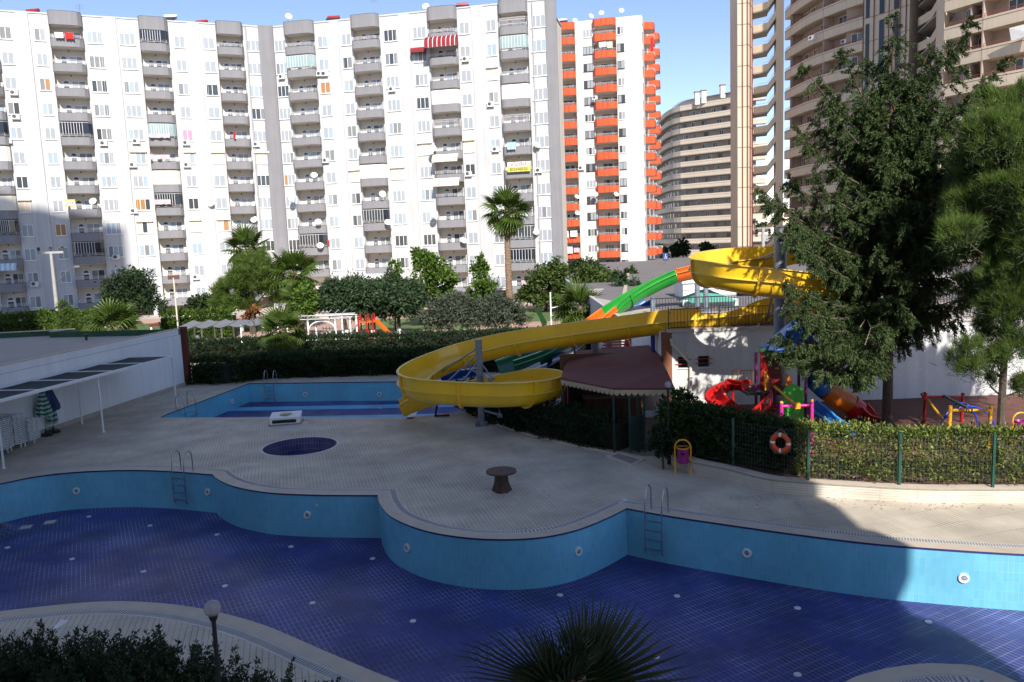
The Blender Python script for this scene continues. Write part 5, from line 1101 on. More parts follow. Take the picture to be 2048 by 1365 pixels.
# banners, awnings, cloths
def text_part(s, size, loc, parent, m, rot=(R_(90),0,0), sx=1.0):
    cu = bpy.data.curves.new('lettering', 'FONT'); cu.body = s; cu.size = size; cu.align_x = 'CENTER'; cu.align_y = 'CENTER'; cu.extrude = 0.004; cu.offset = size*0.02; cu.materials.append(m)
    tmp = bpy.data.objects.new('tmp', cu); COL.objects.link(tmp); bpy.context.view_layer.update(); me = bpy.data.meshes.new_from_object(tmp); bpy.data.objects.remove(tmp); o = link('lettering', me, parent, loc, rot=rot); o.scale = (sx,1,1); return o
M_yb = mat('yellow_banner', (0.62,0.58,0.08), 0.6); M_rl = mat('red_letter', (0.6,0.02,0.02), 0.6); M_bk = mat('black_letter', (0.03,0.02,0.02), 0.6)
def banner(pl, x0, x1, y0, y1, lab, lines, off=1.35):
    u0, z1 = pl.at(x0, y0); u1, z0 = pl.at(x1, y1); sc = 1-off/104; p = pl.A+pl.u*(u0+u1)/2+pl.n*off
    t = thing('banner', lab, 'banner', (p[0],p[1],(z0+z1)/2), pl.rz); w, h = (u1-u0), (z1-z0)
    m = MB(); m.box(-w/2,w/2,-.01,.01,-h/2,h/2); m.build('sheet', M_yb, t)
    if len(lines) == 2:
        b_ = MB(); b_.box(-w/2+.05,w/2-.05,-.016,-.011,0.0,h/2-.03); b_.build('white_panel', M_white, t)
        text_part(lines[0], h*.52, (0,-.022,h*.24), t, M_rl, sx=w/(h*.52*len(lines[0])*.68)); text_part(lines[1], h*.42, (0,-.022,-h*.26), t, M_bk, sx=w/(h*.42*len(lines[1])*.58))
    else: b_ = MB(); b_.box(-w/2+.1,w/2-.1,-.016,-.011,-h*.3,h*.3); b_.build('white_panel', M_white, t); text_part(lines[0], h*.5, (0,-.022,0), t, M_rl, sx=w/(h*.5*len(lines[0])*.68))
banner(p2_, 1019,1065,327,344, 'yellow and white sale banner with red letters hung on a balcony parapet', ['SATILIK KIRALIK','0532 422 69 44 0533 422 62'])
banner(p1_, 132,154,401,414, 'small yellow sale banner with red letters on a left block balcony rail', ['SATILIK'])
def cloth(pl, x0, x1, y0, y1, lab, m, off=1.3, name='cloth', cat='cloth', sag=.1):
    u0, z1 = pl.at(x0, y0); u1, z0 = pl.at(x1, y1); p = pl.A+pl.u*u0+pl.n*off; t_ = MB(); n = 8; w = u1-u0; vs = []
    for i in range(n+1):
        for j in (0,1,2): vs.append((w*i/n, -.06*math.sin(i*1.9)*j-.02, (z1-z0)-(z1-z0)*j/2-sag*(j == 2)*abs(math.sin(i*1.3))))
    q = MB(); q.add(vs+[(x,y+.015,z) for x,y,z in vs], [(i*3+j,i*3+j+1,i*3+j+4,i*3+j+3) for i in range(n) for j in (0,1)]+[(27+i*3+j+3,27+i*3+j+4,27+i*3+j+1,27+i*3+j) for i in range(n) for j in (0,1)])
    o = q.build(name, m, smooth=True); o.location = (p[0],p[1],z0); o.rotation_euler = (0,0,pl.rz); o['label'] = lab; o['category'] = cat; return o
M_redc = mat('red_cloth', (0.65,0.02,0.02), 0.8); M_ltb = mat('pale_blue_cloth', (0.35,0.55,0.7), 0.8); M_wc = mat('white_cloth', (0.75,0.74,0.72), 0.85, 0.1, 4); M_pkc = mat('pink_cloth', (0.58,0.42,0.44), 0.85)
cloth(p1_,132,150,71,83,'red cloth drying on the top balcony rail of the left block',M_redc); cloth(p1_,112,130,70,81,'white printed cloth on the top balcony rail beside the red one',M_wc)
cloth(p1_,465,470,268,279,'small red cloth on a balcony rail in the third column',M_redc); cloth(p1_,298,340,271,278,'pink sheet inside the glazed balcony rail of the second column',M_pkc); cloth(p1_,297,340,312,320,'pink sheet on the rail below the glazed balcony',M_pkc); cloth(p1_,304,342,401,409,'pale pink sheet on the rail of the dark glazed balcony',M_pkc)
cloth(p2_,1018,1036,288,300,'pale blue cloth hanging over a grey balcony parapet',M_ltb); cloth(p2_,1047,1055,560,566,'pink cloth on the lowest balcony rail by the tall palm',M_pkc); cloth(p2_,655,661,481,489,'small red cloth at a window sill near the grey fin',M_redc,.3)
def awning(pl, x0, x1, y0, y1, lab, mats, off=1.2, proj=1.1, stripe=.25, curve=False, back=0.0):
    u0, z1 = pl.at(x0, y0); u1, z0 = pl.at(x1, y1); p = pl.A+pl.u*u0+pl.n*back; w = u1-u0; h = z1-z0
    t = thing('window_awning', lab, 'awning', (p[0],p[1],z0), pl.rz); n = max(4,int(w/stripe)); m = MB(); prof = [(0,h)]+[(-(off)*math.sin(math.pi/2*i/6), h*.35+h*.65*math.cos(math.pi/2*i/6)) for i in range(1,7)]+[(-off,0)]
    if not curve: prof = [(0,h),(-off,h*.35),(-off-.02,0)]
    for i in range(n):
        m.cur = i % len(mats); a = w*i/n; b = w*(i+1)/n
        vs = [(x,y,z) for y,z in prof for x in (a,b)]; m.add(vs, [(2*j,2*j+1,2*j+3,2*j+2) for j in range(len(prof)-1)])
    if curve:
        for s in (0,w):
            m.cur = 0; k = len(prof); m.add([(s,y,z) for y,z in prof]+[(s,0,0)], [tuple(range(k+1))])
    m.build('fabric', mats, t); q = MB(); q.tube([(0,-off,.02),(w,-off,.02)], .03, 5); q.tube([(0,0,h),(0,-off,.02)], .02, 5); q.tube([(w,0,h),(w,-off,.02)], .02, 5); q.build('frame', M_steel, t)
M_ra = mat('red_awning', (0.24,0.012,0.02), 0.75); M_ca = mat('cream_awning', (0.66,0.58,0.44), 0.8, 0.1, 2)
awning(p2_, 858,922,80,99, 'red rounded awning with white stripes over a balcony of the middle block', [M_ra]*6+[M_wc], 1.0, curve=True, stripe=.08, back=1.15)
awning(p2_, 825,853,97,107, 'small red awning over a window left of the rounded red awning', [M_ra], 1.0, curve=True, back=0)
awning(p2_, 871,922,312,325, 'cream scalloped awning on the middle block, upper of two', [M_ca,M_ca,M_wc], .6, back=1.15); awning(p2_, 873,925,359,373, 'cream scalloped awning on the middle block, lower of two', [M_ca,M_ca,M_wc], .6, back=1.15)
awning(p2_, 727,778,546,557, 'grey and white striped awning above a lowest balcony behind the trees', [mat('grey_cloth', (0.32,0.33,0.36), 0.8),M_wc], 1.6, stripe=.2, back=.6); awning(p1_, -8,38,528,541, 'pale blue awning on a low balcony at the left edge', [M_ltb,M_wc], .5, back=1.1)
AC1 = [(28,181,'left of the first balcony column'),(32,229,'left of the first balcony column'),(207,282,'right of the first balcony column'),(272,278,'left of the second balcony column'),(372,281,'right of the second balcony column'),(266,325,'left of the second balcony column'),(374,325,'right of the second balcony column'),(268,417,'left of the second balcony column'),(512,284,'beside the grey corner fin'),(233,509,'right of the first balcony column'),(70,563,'left of the first balcony column'),(392,549,'right of the second balcony column'),(16,277,'at the left picture edge'),(27,425,'at the left picture edge')]
for x,y,l in AC1: place_ac(p1_, x, y, f'air conditioner, left block, {floor_no(p1_.at(x,y)[1])} storey down, {l}')
AC2 = [(565,149,'left of the first balcony column'),(641,143,'right of the first balcony column'),(651,143,'right of the first balcony column'),(785,174,'right of the second balcony column'),(932,114,'right of the third balcony column'),(653,316,'right of the first balcony column'),(982,204,'left of the fourth balcony column'),(992,294,'left of the fourth balcony column'),(938,343,'right of the third balcony column'),(1078,336,'beside the yellow banner'),(993,571,'left of the tall palm trunk')]
for x,y,l in AC2: place_ac(p2_, x, y, f'air conditioner, middle block, {floor_no(p2_.at(x,y)[1])} storey down, {l}')
for x,y,l in [(422,408,'right of a third column balcony'),(187,404,'right of the sale banner'),(508,440,'by the grey downpipe')]: place_dish(p1_, x, y, f'white satellite dish on the left block, {floor_no(p1_.at(x,y)[1])} storey down, {l}')
for x,y,l in [(637,353,'first balcony column'),(593,397,'first balcony column, left side'),(645,445,'first balcony column'),(649,492,'first balcony column'),(772,390,'second balcony column'),(783,446,'second balcony column'),(872,300,'third balcony column, left side'),(874,430,'third balcony column, left side'),(932,482,'third balcony column'),(1075,292,'beside the downpipe'),(1072,464,'beside the downpipe')]: place_dish(p2_, x, y, f'white satellite dish, middle block, {floor_no(p2_.at(x,y)[1])} storey down, {l}', 1.3 if x not in (1075,1072) else .4)
# roof clutter
def roof_thing(x, y, D, lab, kind_):
    q = Q(x, y, D)
    if kind_ == 'dish':
        t = thing('satellite_dish', uniq(lab), 'satellite dish', q, 0, 'satellite dishes on the facades'); t.rotation_euler = (R_(65),0,R_(random.uniform(-40,40))); link('reflector', DISH, t); link('feed_arm', DARM, t); m = MB(); m.tube([(0,0,0),(0,-.2,-1.2)], .03, 5); m.build('mount', M_steel, t)
    elif kind_ == 'mast':
        t = thing('roof_antenna', uniq(lab), 'antenna', q); m = MB(); m.tube([(0,0,-1.5),(0,0,1.2)], .03, 5); m.build('mast', M_steel, t); m = MB(); [m.tube([(-.5,0,z),(.5,0,z)], .015, 4) for z in (.6,.8,1.0)]; m.build('element', M_steel, t)
    else:
        t = thing('solar_water_heater', uniq(lab), 'water heater', q, R_(random.uniform(-10,10))); m = MB(); m.add([(-.9,-.9,-.7),(.9,-.9,-.7),(.9,.5,.35),(-.9,.5,.35),(-.9,-.9,-.64),(.9,-.9,-.64),(.9,.5,.41),(-.9,.5,.41)], [(0,3,2,1),(4,5,6,7),(0,1,5,4),(1,2,6,5),(2,3,7,6),(3,0,4,7)]); m.build('collector', glass_mat('collector_glass', (0.03,0.035,0.05)), t)
        m = MB(); m.tube([(-.8,.7,.45),(.8,.7,.45)], .25, 12); m.build('tank', mat('red_enamel', (0.35,0.02,0.015), 0.35) if kind_ == 'heat_red' else M_white, t, smooth=True); m = MB(); m.tube([(-.7,.7,-.8),(-.7,.7,.3)], .03, 5); m.tube([(.7,.7,-.8),(.7,.7,.3)], .03, 5); m.build('leg', M_steel, t)
for a in [(577,34,108,'white dish on the roof corner of the middle block','dish'),(748,14,109,'thin antenna on the roof above the second balcony column','mast'),(852,14,106,'white dish on the roof above the third balcony column','dish'),(665,40,110,'red solar water heater on the middle block roof','heat_red'),(925,14,110,'red solar water heater right of the third roof crown','heat_red'),(58,27,101,'red solar water heater on the left block roof edge','heat_red'),(398,49,109,'red solar water heater on the roof near the third crown','heat_red'),(338,38,107,'white solar water heater beside the second roof crown','heat'),(160,28,103,'small antenna beside the first roof crown','mast'),
          (1243,22,145,'large dish on the roof of the orange balcony tower','dish'),(1203,27,146,'dish on the orange tower roof, middle one','dish'),(1182,33,147,'dish on the orange tower roof, left of the chimney','dish'),(1150,42,148,'dish above the left corner of the orange tower','dish'),(1125,44,148,'dark solar heater on the orange tower roof','heat')]: roof_thing(*a)
# ------------------------------------------------------------------ tower with orange balconies
po = Plane(Q(1100,70,142.8), Q(1283,27,139)); KO = 41.75; DO = 2.79
M_orp = mat('orange_render', (0.62,0.095,0.03), 0.8, 0.06, 0.6, streak=0.12); M_ow = mat('cream_white_render', (0.60,0.58,0.545), 0.85, 0.03, 0.3, streak=0.06)
ot = thing('apartment_tower', 'white apartment tower with rows of orange balconies', 'building', (po.A[0],po.A[1],0), po.rz)
u0b, u1b = U(po,1186,68)+.05, U(po,1232,68); ua0, ua1 = U(po,1113,80), U(po,1150,80); uend = po.len
for a, b in ((ua1,u0b),(u1b,uend)): m = MB(); m.box(a,b,0,1.5,1.0,44.3); m.build('wall', M_ow, ot)
m = MB(); m.box(ua1-.001-0.0,ua1-.3,0,1.5,1.0,43.3); 
m = MB(); m.box(ua0-6,ua0,0,1.5,1.0,43.2); m.build('wall', M_ow, ot)
m = MB(); m.box(ua0-6,uend,1.503,24,0,43.2); m.build('rear_wall', M_ow, ot); m = MB(); m.box(u0b-2.8,uend+.05,1.2,24.05,43.2,44.35); m.build('roof_parapet', M_ow, ot)
m = MB(); m.box(uend-.02,uend+.0,0,0,0,0)
OB = {}
def orange_balcony(w, dep, loc, rz, crown=False, clothes=False):
    key = (round(w,2), dep)
    if key not in OB:
        pts = [(-w/2,0),(-w/2,-dep*.5),(-w/2+.35,-dep*.92),(-w/2+.9,-dep),(w/2-.9,-dep),(w/2-.35,-dep*.92),(w/2,-dep*.5),(w/2,0)]
        m = MB(); m.ribbon(pts, .14, -.12, 1.05); m2 = MB(); m2.ribbon([(x,y) for x,y in pts], .03, 1.35, 1.39); m2.ribbon(pts, .03, 1.2, 1.22)
        for k in range(9): x = -w/2+.5+(w-1)*k/8; m2.box(x-.015,x+.015,-dep+.01,-dep+.04,1.05,1.36)
        m3 = MB(); m3.prism([(-w/2+.02,1.5),(-w/2+.14,0)]+[(max(-w/2+.15,min(w/2-.15,x)),max(y+.15,-dep+.15)) for x,y in pts[1:-1]]+[(w/2-.14,0),(w/2-.02,1.5)], -.11, -.01)
        m4 = MB(); [m4.box(x-.03,x+.03,-dep-.02,-dep+.001,-.1,1.0) for x in (-w*.12,w*.1)]
        OB[key] = (m.mesh('balcony', M_orp), m2.mesh('railing', M_rail), m3.mesh('slab', M_soffit), m4.mesh('groove', mat('groove_dark', (0.2,0.03,0.015), 0.9)))
    o = link('balcony', OB[key][0], ot, loc, rz); link('slab', OB[key][2], o); link('groove', OB[key][3], o)
    if not crown: link('railing', OB[key][1], o)
    return o
for k in range(-1,15):
    z = KO-DO*k-1.1
    for (a,b,dep) in ((ua0,ua1,1.0),(u0b,u1b,1.25)):
        orange_balcony(b-a, dep, ((a+b)/2,0,z if k >= 0 else z-.35), 0, k < 0)
        if k >= 0:
            fr = M_bframe if random.random() < .62 else M_upvc; c_ = (a+b)/2
            window(ot, 1.5, 1.35, 3, random.choice(['wdw','ggg','dgd','www','dwd']), (c_-.1,1.5,z+.75), fr, sill=False); window(ot, .8, 2.0, 1, random.choice('dgw'), (c_+1.45,1.5,z+.05), fr, sill=False)
    if k >= 0:
        for px, w, n in ((1176,1.65,3),(1241.5,1.15,2)):
            fr = M_bframe if random.random() < .6 else M_upvc; window(ot, w, 1.3, n, random.choice(['wdw','gwg','dww','www','dgd']), (U(po,px,100),0,z+.85), fr)
# side face to the right, receding
ps_back = 24.0
for k in range(-1,15):
    z = KO-DO*k-1.1
    if k >= 0:
        window(ot, .55, .9, 1, random.choice('dgw'), (uend,.9,z+1.1), M_upvc, rz=math.pi/2)
        window(ot, 1.4, 1.9, 2, random.choice(['gd','wg','dd']), (uend,6.2,z+.05), M_bframe, rz=math.pi/2, sill=False); window(ot, 1.4, 1.9, 2, random.choice(['gd','wg','dd']), (uend,15.5,z+.05), M_bframe, rz=math.pi/2, sill=False)
    orange_balcony(3.6, 1.7, (uend,6.0,z if k >= 0 else z-.35), math.pi/2, k < 0); orange_balcony(4.0, 2.0, (uend,15.5,z), math.pi/2, k < 0)
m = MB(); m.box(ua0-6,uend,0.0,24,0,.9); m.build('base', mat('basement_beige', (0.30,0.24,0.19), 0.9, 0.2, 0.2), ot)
place_ac(po, 1163, 331, 'white air conditioner on the orange balcony tower between two balcony columns', sc=1.2); place_ac(po, 1119,116,'white air conditioner on an upper left balcony of the orange tower',1.0); place_ac(po,1192,192,'white air conditioner inside an orange centre balcony',1.0)
for i,(x,y,l) in enumerate([(1193,390,'left end of a centre orange balcony'),(1234,390,'right end of a centre orange balcony'),(1156,395,'left column of the orange tower, upper'),(1157,427,'left column of the orange tower, lower')]): place_dish(po, x, y, 'white satellite dish at the '+l, 1.3)
for x0_,x1_,y0_,y1_,l,mm in [(1200,1215,89,97,'white laundry on an upper orange balcony rail',M_wc),(1216,1227,88,99,'cream towel on an upper orange balcony rail',mat('cream_towel',(0.7,0.6,0.42),0.85)),(1126,1140,463,475,'white laundry in the lower left orange column, upper row, left',M_wc),(1143,1157,462,473,'white laundry in the lower left orange column, upper row, right',M_wc),(1130,1148,494,506,'white sheets on the lowest left orange balcony',M_wc),(1150,1162,496,504,'grey laundry on the lowest left orange balcony',M_pkc),(1302,1308,80,106,'red flag hanging from a right side balcony',M_redc)]: cloth(po,x0_,x1_,y0_,y1_,l,mm,1.4,'laundry' if 'laundry' in l else 'cloth','laundry' if 'flag' not in l else 'flag')
# ------------------------------------------------------------------ curved cream building far behind
M_cr = mat('cream_render', (0.60,0.51,0.40), 0.85, 0.04, 0.2, streak=0.08); M_crw = mat('beige_wall', (0.40,0.345,0.31), 0.9, 0.05, 0.2)
def polyline(pts, n=6): return [tuple(p) for p in catmull(pts, n)]
fp_ = [(63.5,199), tuple(Q(1478,191,201)[:2]), tuple(Q(1360,222,213)[:2])]; arc = polyline([tuple(Q(1360,222,213)[:2]), tuple(Q(1340,230,218)[:2]), tuple(Q(1324,238,228)[:2]), tuple(Q(1314,240,241)[:2]), (46.5,262)], 4)
far = (fp_[:2]+arc)[::-1]                                             # left to right
cb_ = thing('curved_apartment_building', 'far curved cream apartment building with long banded balconies', 'building', (0,0,0))
TOPZ = 40.6; DF = 2.85
inner = offset(far, 1.4, False) if True else None
def chk(o_): return sum(p[1] for p in o_)/len(o_)
if chk(inner) < chk(far): inner = offset(far, -1.4, False)
m = MB(); m.prism(inner+[(70,235),(60,275)], 0, TOPZ+.2); m.build('wall', M_crw, cb_)
for k in range(14):
    z = TOPZ-k*DF; m = MB(); m.ribbon(far, .2 if chk(offset(far,.2,False)) > chk(far) else -.2, z-1.15, z); m.build('balcony', M_cr, cb_)
    s_ = MB(); s_.ribbon(far, 1.42 if chk(offset(far,.2,False)) > chk(far) else -1.42, z-1.33, z-1.155); s_.build('slab', mat('grey_slab', (0.33,0.30,0.27), 0.9), cb_)
    g_ = MB(); g_.ribbon([(x,y-.02) for x,y in far], .03, z-.42, z-.38); g_.build('groove', mat('groove_brown', (0.16,0.12,0.10), 0.9), cb_)
    s0 = inner; cumL = 0; nxt = 1.2
    for a, b in zip(s0[:-1], s0[1:]):
        L = math.dist(a,b); ang = math.atan2(b[1]-a[1], b[0]-a[0])
        while nxt < cumL+L:
            f_ = (nxt-cumL)/L; px_ = a[0]+(b[0]-a[0])*f_; py_ = a[1]+(b[1]-a[1])*f_
            if k: window(cb_, 1.3, 1.05, 2, random.choice(['dd','dg','dd','gd']), (px_,py_,z+.15), M_upvc if random.random()<.5 else mat('brown_frame',(0.12,0.07,0.05),.5), ang, sill=False)
            nxt += random.choice([3.0,3.6,4.4])
        cumL += L
m = MB(); att = offset(inner, -2.0 if chk(offset(inner,-2,False)) > chk(inner) else 2.0, False); m.prism(att+[(70,236),(60,276)], TOPZ+.2, TOPZ+1.9); m.build('attic_wall', M_ow, cb_)
M_tile = mat('terracotta_roof', (0.20,0.085,0.05), 0.85, 0.15, 1)
m = MB(); bk_ = [(p[0]+1.5,p[1]+9) for p in att]; n = len(att); fr_ = [(p[0]-.4,p[1]-1.2) for p in att]; m.add([(x,y,TOPZ+1.8) for x,y in fr_]+[(x,y,TOPZ+3.4) for x,y in bk_], [(i,i+1,n+i+1,n+i) for i in range(n-1)]); m.build('roof', M_tile, cb_)
for i, x in enumerate((1394,1407,1445,1467,1476)):
    q = Q(x, 186-[0,3,14,14,20][i], 209-i); c_ = MB(); c_.box(-.6,.6,-.5,.5,-3.0,0); ch = c_.build('chimney', M_ow, cb_); ch.location = q; c2_ = MB(); c2_.box(-.72,.72,-.6,.6,0.002,.25); c2_.build('chimney_cap', M_tile, ch)
m = MB(); m.prism(inner+[(70,234),(60,274)], -0.0, 3.2) if False else None
# ------------------------------------------------------------------ big cream tower complex on the right
bt = thing('cream_tower_complex', 'tall cream tower with open stair, curved balcony bands and slim dark windows', 'building', (0,0,0))
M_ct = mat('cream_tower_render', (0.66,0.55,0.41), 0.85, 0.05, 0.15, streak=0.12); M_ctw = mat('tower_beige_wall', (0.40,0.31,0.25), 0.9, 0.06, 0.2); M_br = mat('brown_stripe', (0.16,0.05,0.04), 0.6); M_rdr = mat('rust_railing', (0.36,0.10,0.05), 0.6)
HT = 62.0
def X3(px, D, py=200): q = Q(px, py, D); return (q.x, q.y)
a = X3(1475,133); b = X3(1497,132.5); c = X3(1506,136)
m = MB(); m.prism([a,b,c,(c[0]+0.2,c[1]+3),(a[0]+.5,a[1]+6)], 0, HT); m.build('stair_slab', M_ct, bt)
pl = Plane(a,b)
for f_ in (.45,.9): u = pl.len*f_; p = pl.A+pl.u*u+pl.n*.06; m = MB(); m.tube([(p[0],p[1],0),(p[0],p[1],HT)], .09, 6); m.build('stripe', M_br, bt)
pls = Plane(b,c)
for f_ in (.3,.7): u = pls.len*f_; p = pls.A+pls.u*u+pls.n*.06; m = MB(); m.tube([(p[0],p[1],0),(p[0],p[1],HT)], .09, 6); m.build('stripe', M_br, bt)
for k in range(20):
    z = 2.2+3.2*k; m = MB(); m.ribbon([(a[0],a[1]-.02),(b[0],b[1]-.02),(c[0]+.02,c[1])], -.03, z, z+.07); m.build('joint', mat('joint_dark', (0.22,0.18,0.15), 0.9), bt)
# open stairs: landings and flights
s0_ = X3(1507,135); s1_ = X3(1535,133); s2_c = X3(1552,131.5); s3_c = X3(1567,130)
def band(pts, z0, z1, th=.18, nm='landing', m_=None):
    q = MB(); q.ribbon(pts, th, z0, z1); return q.build(nm, m_ or M_ct, bt)
for k in range(19):
    z = 1.4+3.2*k
    band([s0_,s1_], z, z+1.05); band([s1_,s2_c], [z,z+1.5], [z+1.05,z+2.55], nm='stair_flight')
    q = MB(); q.prism([s0_,s1_,(s1_[0]+1.2,s1_[1]+4),(s0_[0]+.8,s0_[1]+4)], z-.2, z-.003); q.build('landing_slab', mat('grey_slab', (0.33,0.30,0.27), 0.9), bt)
    q = MB(); q.add([(*s1_,z-.2),(*s2_c,z+1.3),(s2_c[0]+1,s2_c[1]+4,z+1.3),(s1_[0]+1,s1_[1]+4,z-.2),(*s1_,z-.02),(*s2_c,z+1.48),(s2_c[0]+1,s2_c[1]+4,z+1.48),(s1_[0]+1,s1_[1]+4,z-.02)], [(0,3,2,1),(4,5,6,7),(0,1,5,4),(1,2,6,5),(2,3,7,6),(3,0,4,7)]); q.build('flight_slab', mat('grey_slab', (0.33,0.30,0.27), 0.9), bt)
    q = MB(); q.tube([(s0_[0],s0_[1],z+1.35),(s1_[0],s1_[1],z+1.35),(s2_c[0],s2_c[1],z+2.85)], .03, 5); q.build('handrail', M_rail, bt)
m = MB(); m.prism([s2_c,s3_c,(s3_c[0]+1,s3_c[1]+4),(s2_c[0]+1,s2_c[1]+4)], 0, HT); m.build('stair_column', M_ct, bt)
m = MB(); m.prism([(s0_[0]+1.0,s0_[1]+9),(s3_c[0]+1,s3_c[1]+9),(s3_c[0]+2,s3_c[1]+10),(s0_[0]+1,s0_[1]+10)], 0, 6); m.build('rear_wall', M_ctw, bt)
# curved facade
cur = polyline([X3(1569,130), X3(1586,126), X3(1620,120), X3(1672,114.5), X3(1723,110.5)], 4)
def zfac(pts, z_list, rails=True, wn=3.4, groove=True, seed=0):
    side = 1 if offset(pts,1,False)[len(pts)//2][0] > pts[len(pts)//2][0] else -1
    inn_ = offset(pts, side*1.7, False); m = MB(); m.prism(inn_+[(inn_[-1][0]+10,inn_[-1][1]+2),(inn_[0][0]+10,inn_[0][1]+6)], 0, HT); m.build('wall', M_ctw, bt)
    for z in z_list:
        q = MB(); q.ribbon(pts, .2*side, z-1.15, z); q.build('balcony', M_ct, bt); q = MB(); q.ribbon(pts, 1.72*side, z-1.35, z-1.155); q.build('slab', M_ct, bt)
        q = MB(); o2 = offset(pts, -side*.015, False); q.ribbon(o2, .03*side, z-.28, z-.23); q.build('groove', M_br, bt)
        if rails: q = MB(); q.ribbon(offset(pts,side*.06,False), .05*side, z+.30, z+.35); q.ribbon(offset(pts,side*.06,False), .05*side, z+.13, z+.16); q.build('railing', M_rdr, bt)
        cumL = 0; nxt = 1.0+random.random()*2
        for a, b in zip(inn_[:-1], inn_[1:]):
            L = math.dist(a,b); ang = math.atan2(b[1]-a[1], b[0]-a[0]); 
            while nxt < cumL+L:
                f_ = (nxt-cumL)/L; p = (a[0]+(b[0]-a[0])*f_, a[1]+(b[1]-a[1])*f_); sg = ang if side > 0 else ang
                # outward is the side facing the camera
                nrm = Vector((math.sin(ang),-math.cos(ang))); 
                if nrm.dot(Vector((-p[0],-p[1]))) < 0: sg = ang+math.pi
                r_ = random.random()
                if r_ < .55: window(bt, 1.6, 1.25, 2, random.choice(['dd','gd','dg','wd']), (p[0],p[1],z+.15), M_upvc, sg, sill=False)
                elif r_ < .8: window(bt, .9, 2.0, 1, random.choice('dg'), (p[0],p[1],z-1.1), mat('brown_frame',(0.12,0.07,0.05),.5), sg, sill=False)
                else:
                    window(bt, 1.6, 1.25, 2, 'dd', (p[0],p[1],z+.15), M_upvc, sg, sill=False)
                nxt += wn*random.choice([.8,1,1.2])
            cumL += L
        for j in range(3, len(inn_)-1, 7):                            # party walls between flats
            q = MB(); q.bar((inn_[j][0],inn_[j][1],z+.6),(pts[j][0],pts[j][1],z+.6), .14, 3.0); q.build('party_wall', M_ctw, bt)
    return inn_
ZL = [29.5-3.0*0+3.05*j for j in range(-9,12)]
zfac(cur, ZL)
e0 = X3(1723,110.5); e1 = X3(1782,106.5); e2 = X3(1815,104); e3 = X3(1838,107)
m = MB(); m.prism([e0,e1,e2,e3,(e3[0]+4,e3[1]+6),(e0[0]+6,e0[1]+8)], 0, HT); m.build('lift_tower', M_ct, bt)
pe = Plane(e0,e2)
for px, w in ((1735,.5),(1763,.62),(1792,.62)):
    u, _ = pe.at(px, 60)
    for (z0_, z1_) in ((40,49),(25.8,34.8),(34.0+1.2,39.5),(14,24.5),(4,12.8)):
        p = pe.A+pe.u*u; q = MB(); q.box(-w/2,w/2,-.08,-.0,z0_,z1_-.4); o = q.build('slim_window', M_dkglass, bt); o.location = (p[0],p[1],0); o.rotation_euler = (0,0,pe.rz)
for px in (1727,1748,1778,1800,1812):
    u, _ = pe.at(px, 60); p = pe.A+pe.u*u+pe.n*.05; q = MB(); q.tube([(p[0],p[1],0),(p[0],p[1],HT)], .06, 6); q.build('stripe', M_br, bt)
for k in range(21): z = 1.6+3.05*k; q = MB(); q.ribbon([(e0[0],e0[1]-.01),(e1[0],e1[1]-.01),(e2[0],e2[1]-.01)], -.03, z, z+.06); q.build('joint', mat('joint_dark', (0.22,0.18,0.15), 0.9), bt)
g0 = X3(1832,104); g1 = X3(1858,98); g2 = X3(1880,94)
for k in range(20):
    z = 1.4+3.05*k; q = MB(); q.ribbon([g0,g1,g2],.18,[z+.6,z,z+1.2],[z+1.6,z+1.0,z+2.2]); q.build('stair_flight', M_ct, bt)
    q = MB(); q.prism([g0,g1,g2,(g2[0]+3,g2[1]+3),(g0[0]+3,g0[1]+3)], z-.15, z); q.build('landing_slab', mat('grey_slab', (0.33,0.30,0.27), 0.9), bt)
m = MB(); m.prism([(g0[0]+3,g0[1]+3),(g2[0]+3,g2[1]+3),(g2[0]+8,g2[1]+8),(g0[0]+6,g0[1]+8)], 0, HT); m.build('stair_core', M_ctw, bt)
q_ = X3(1866,94); m = MB(); m.prism([X3(1868,94.5),X3(1884,92.3),(X3(1884,92.3)[0]+1.2,93.5),(X3(1868,94.5)[0]+1.2,95.8)], 0, HT); m.build('corner_column', M_ct, bt)
rgt = polyline([X3(1884,92), X3(1960,88), X3(2048,84), X3(2180,79), X3(2300,75)], 3)
zfac(rgt, [29.4-3.05*9+3.05*j for j in range(0,21)], wn=3.6)
prp = Plane(rgt[0], rgt[-1])
for x,y,l in [(1948,70,'left of a pair'),(1973,65,'right of a pair'),(1948,126,'single'),(1973,178,'left of a window'),(2020,171,'right of a window'),(1625,80,'curved part, upper'),(1690,88,'curved part near slim windows')]:
    q = Q(x,y,90.5 if x > 1800 else (118.5 if x < 1650 else 114)); t = thing('air_conditioner', uniq(f'beige air conditioner on the cream tower wall, {l}'), 'air conditioner', q, prp.rz+math.pi if False else prp.rz, 'air conditioner units on the facades'); link('casing', AC_mesh, t); link('fan_grille', AC_fan, t); link('bracket', AC_br, t)
q = Q(2024,66,85.0); c_ = MB(); c_.add([(0,0,0),(1.5,-2.1,0.1),(1.4,-2.0,-1.1),(.2,-.1,-1.3),(.03,0,0),(1.53,-2.1,.1),(1.43,-2.0,-1.1),(.23,-.1,-1.3)], [(0,1,2,3),(7,6,5,4),(0,4,5,1),(2,6,7,3)]); o = c_.build('towel', M_wc); o.location = q+Vector((-.5,-.3,.4)); o['label'] = 'white towel drying over a cream balcony band, upper right'; o['category'] = 'towel'
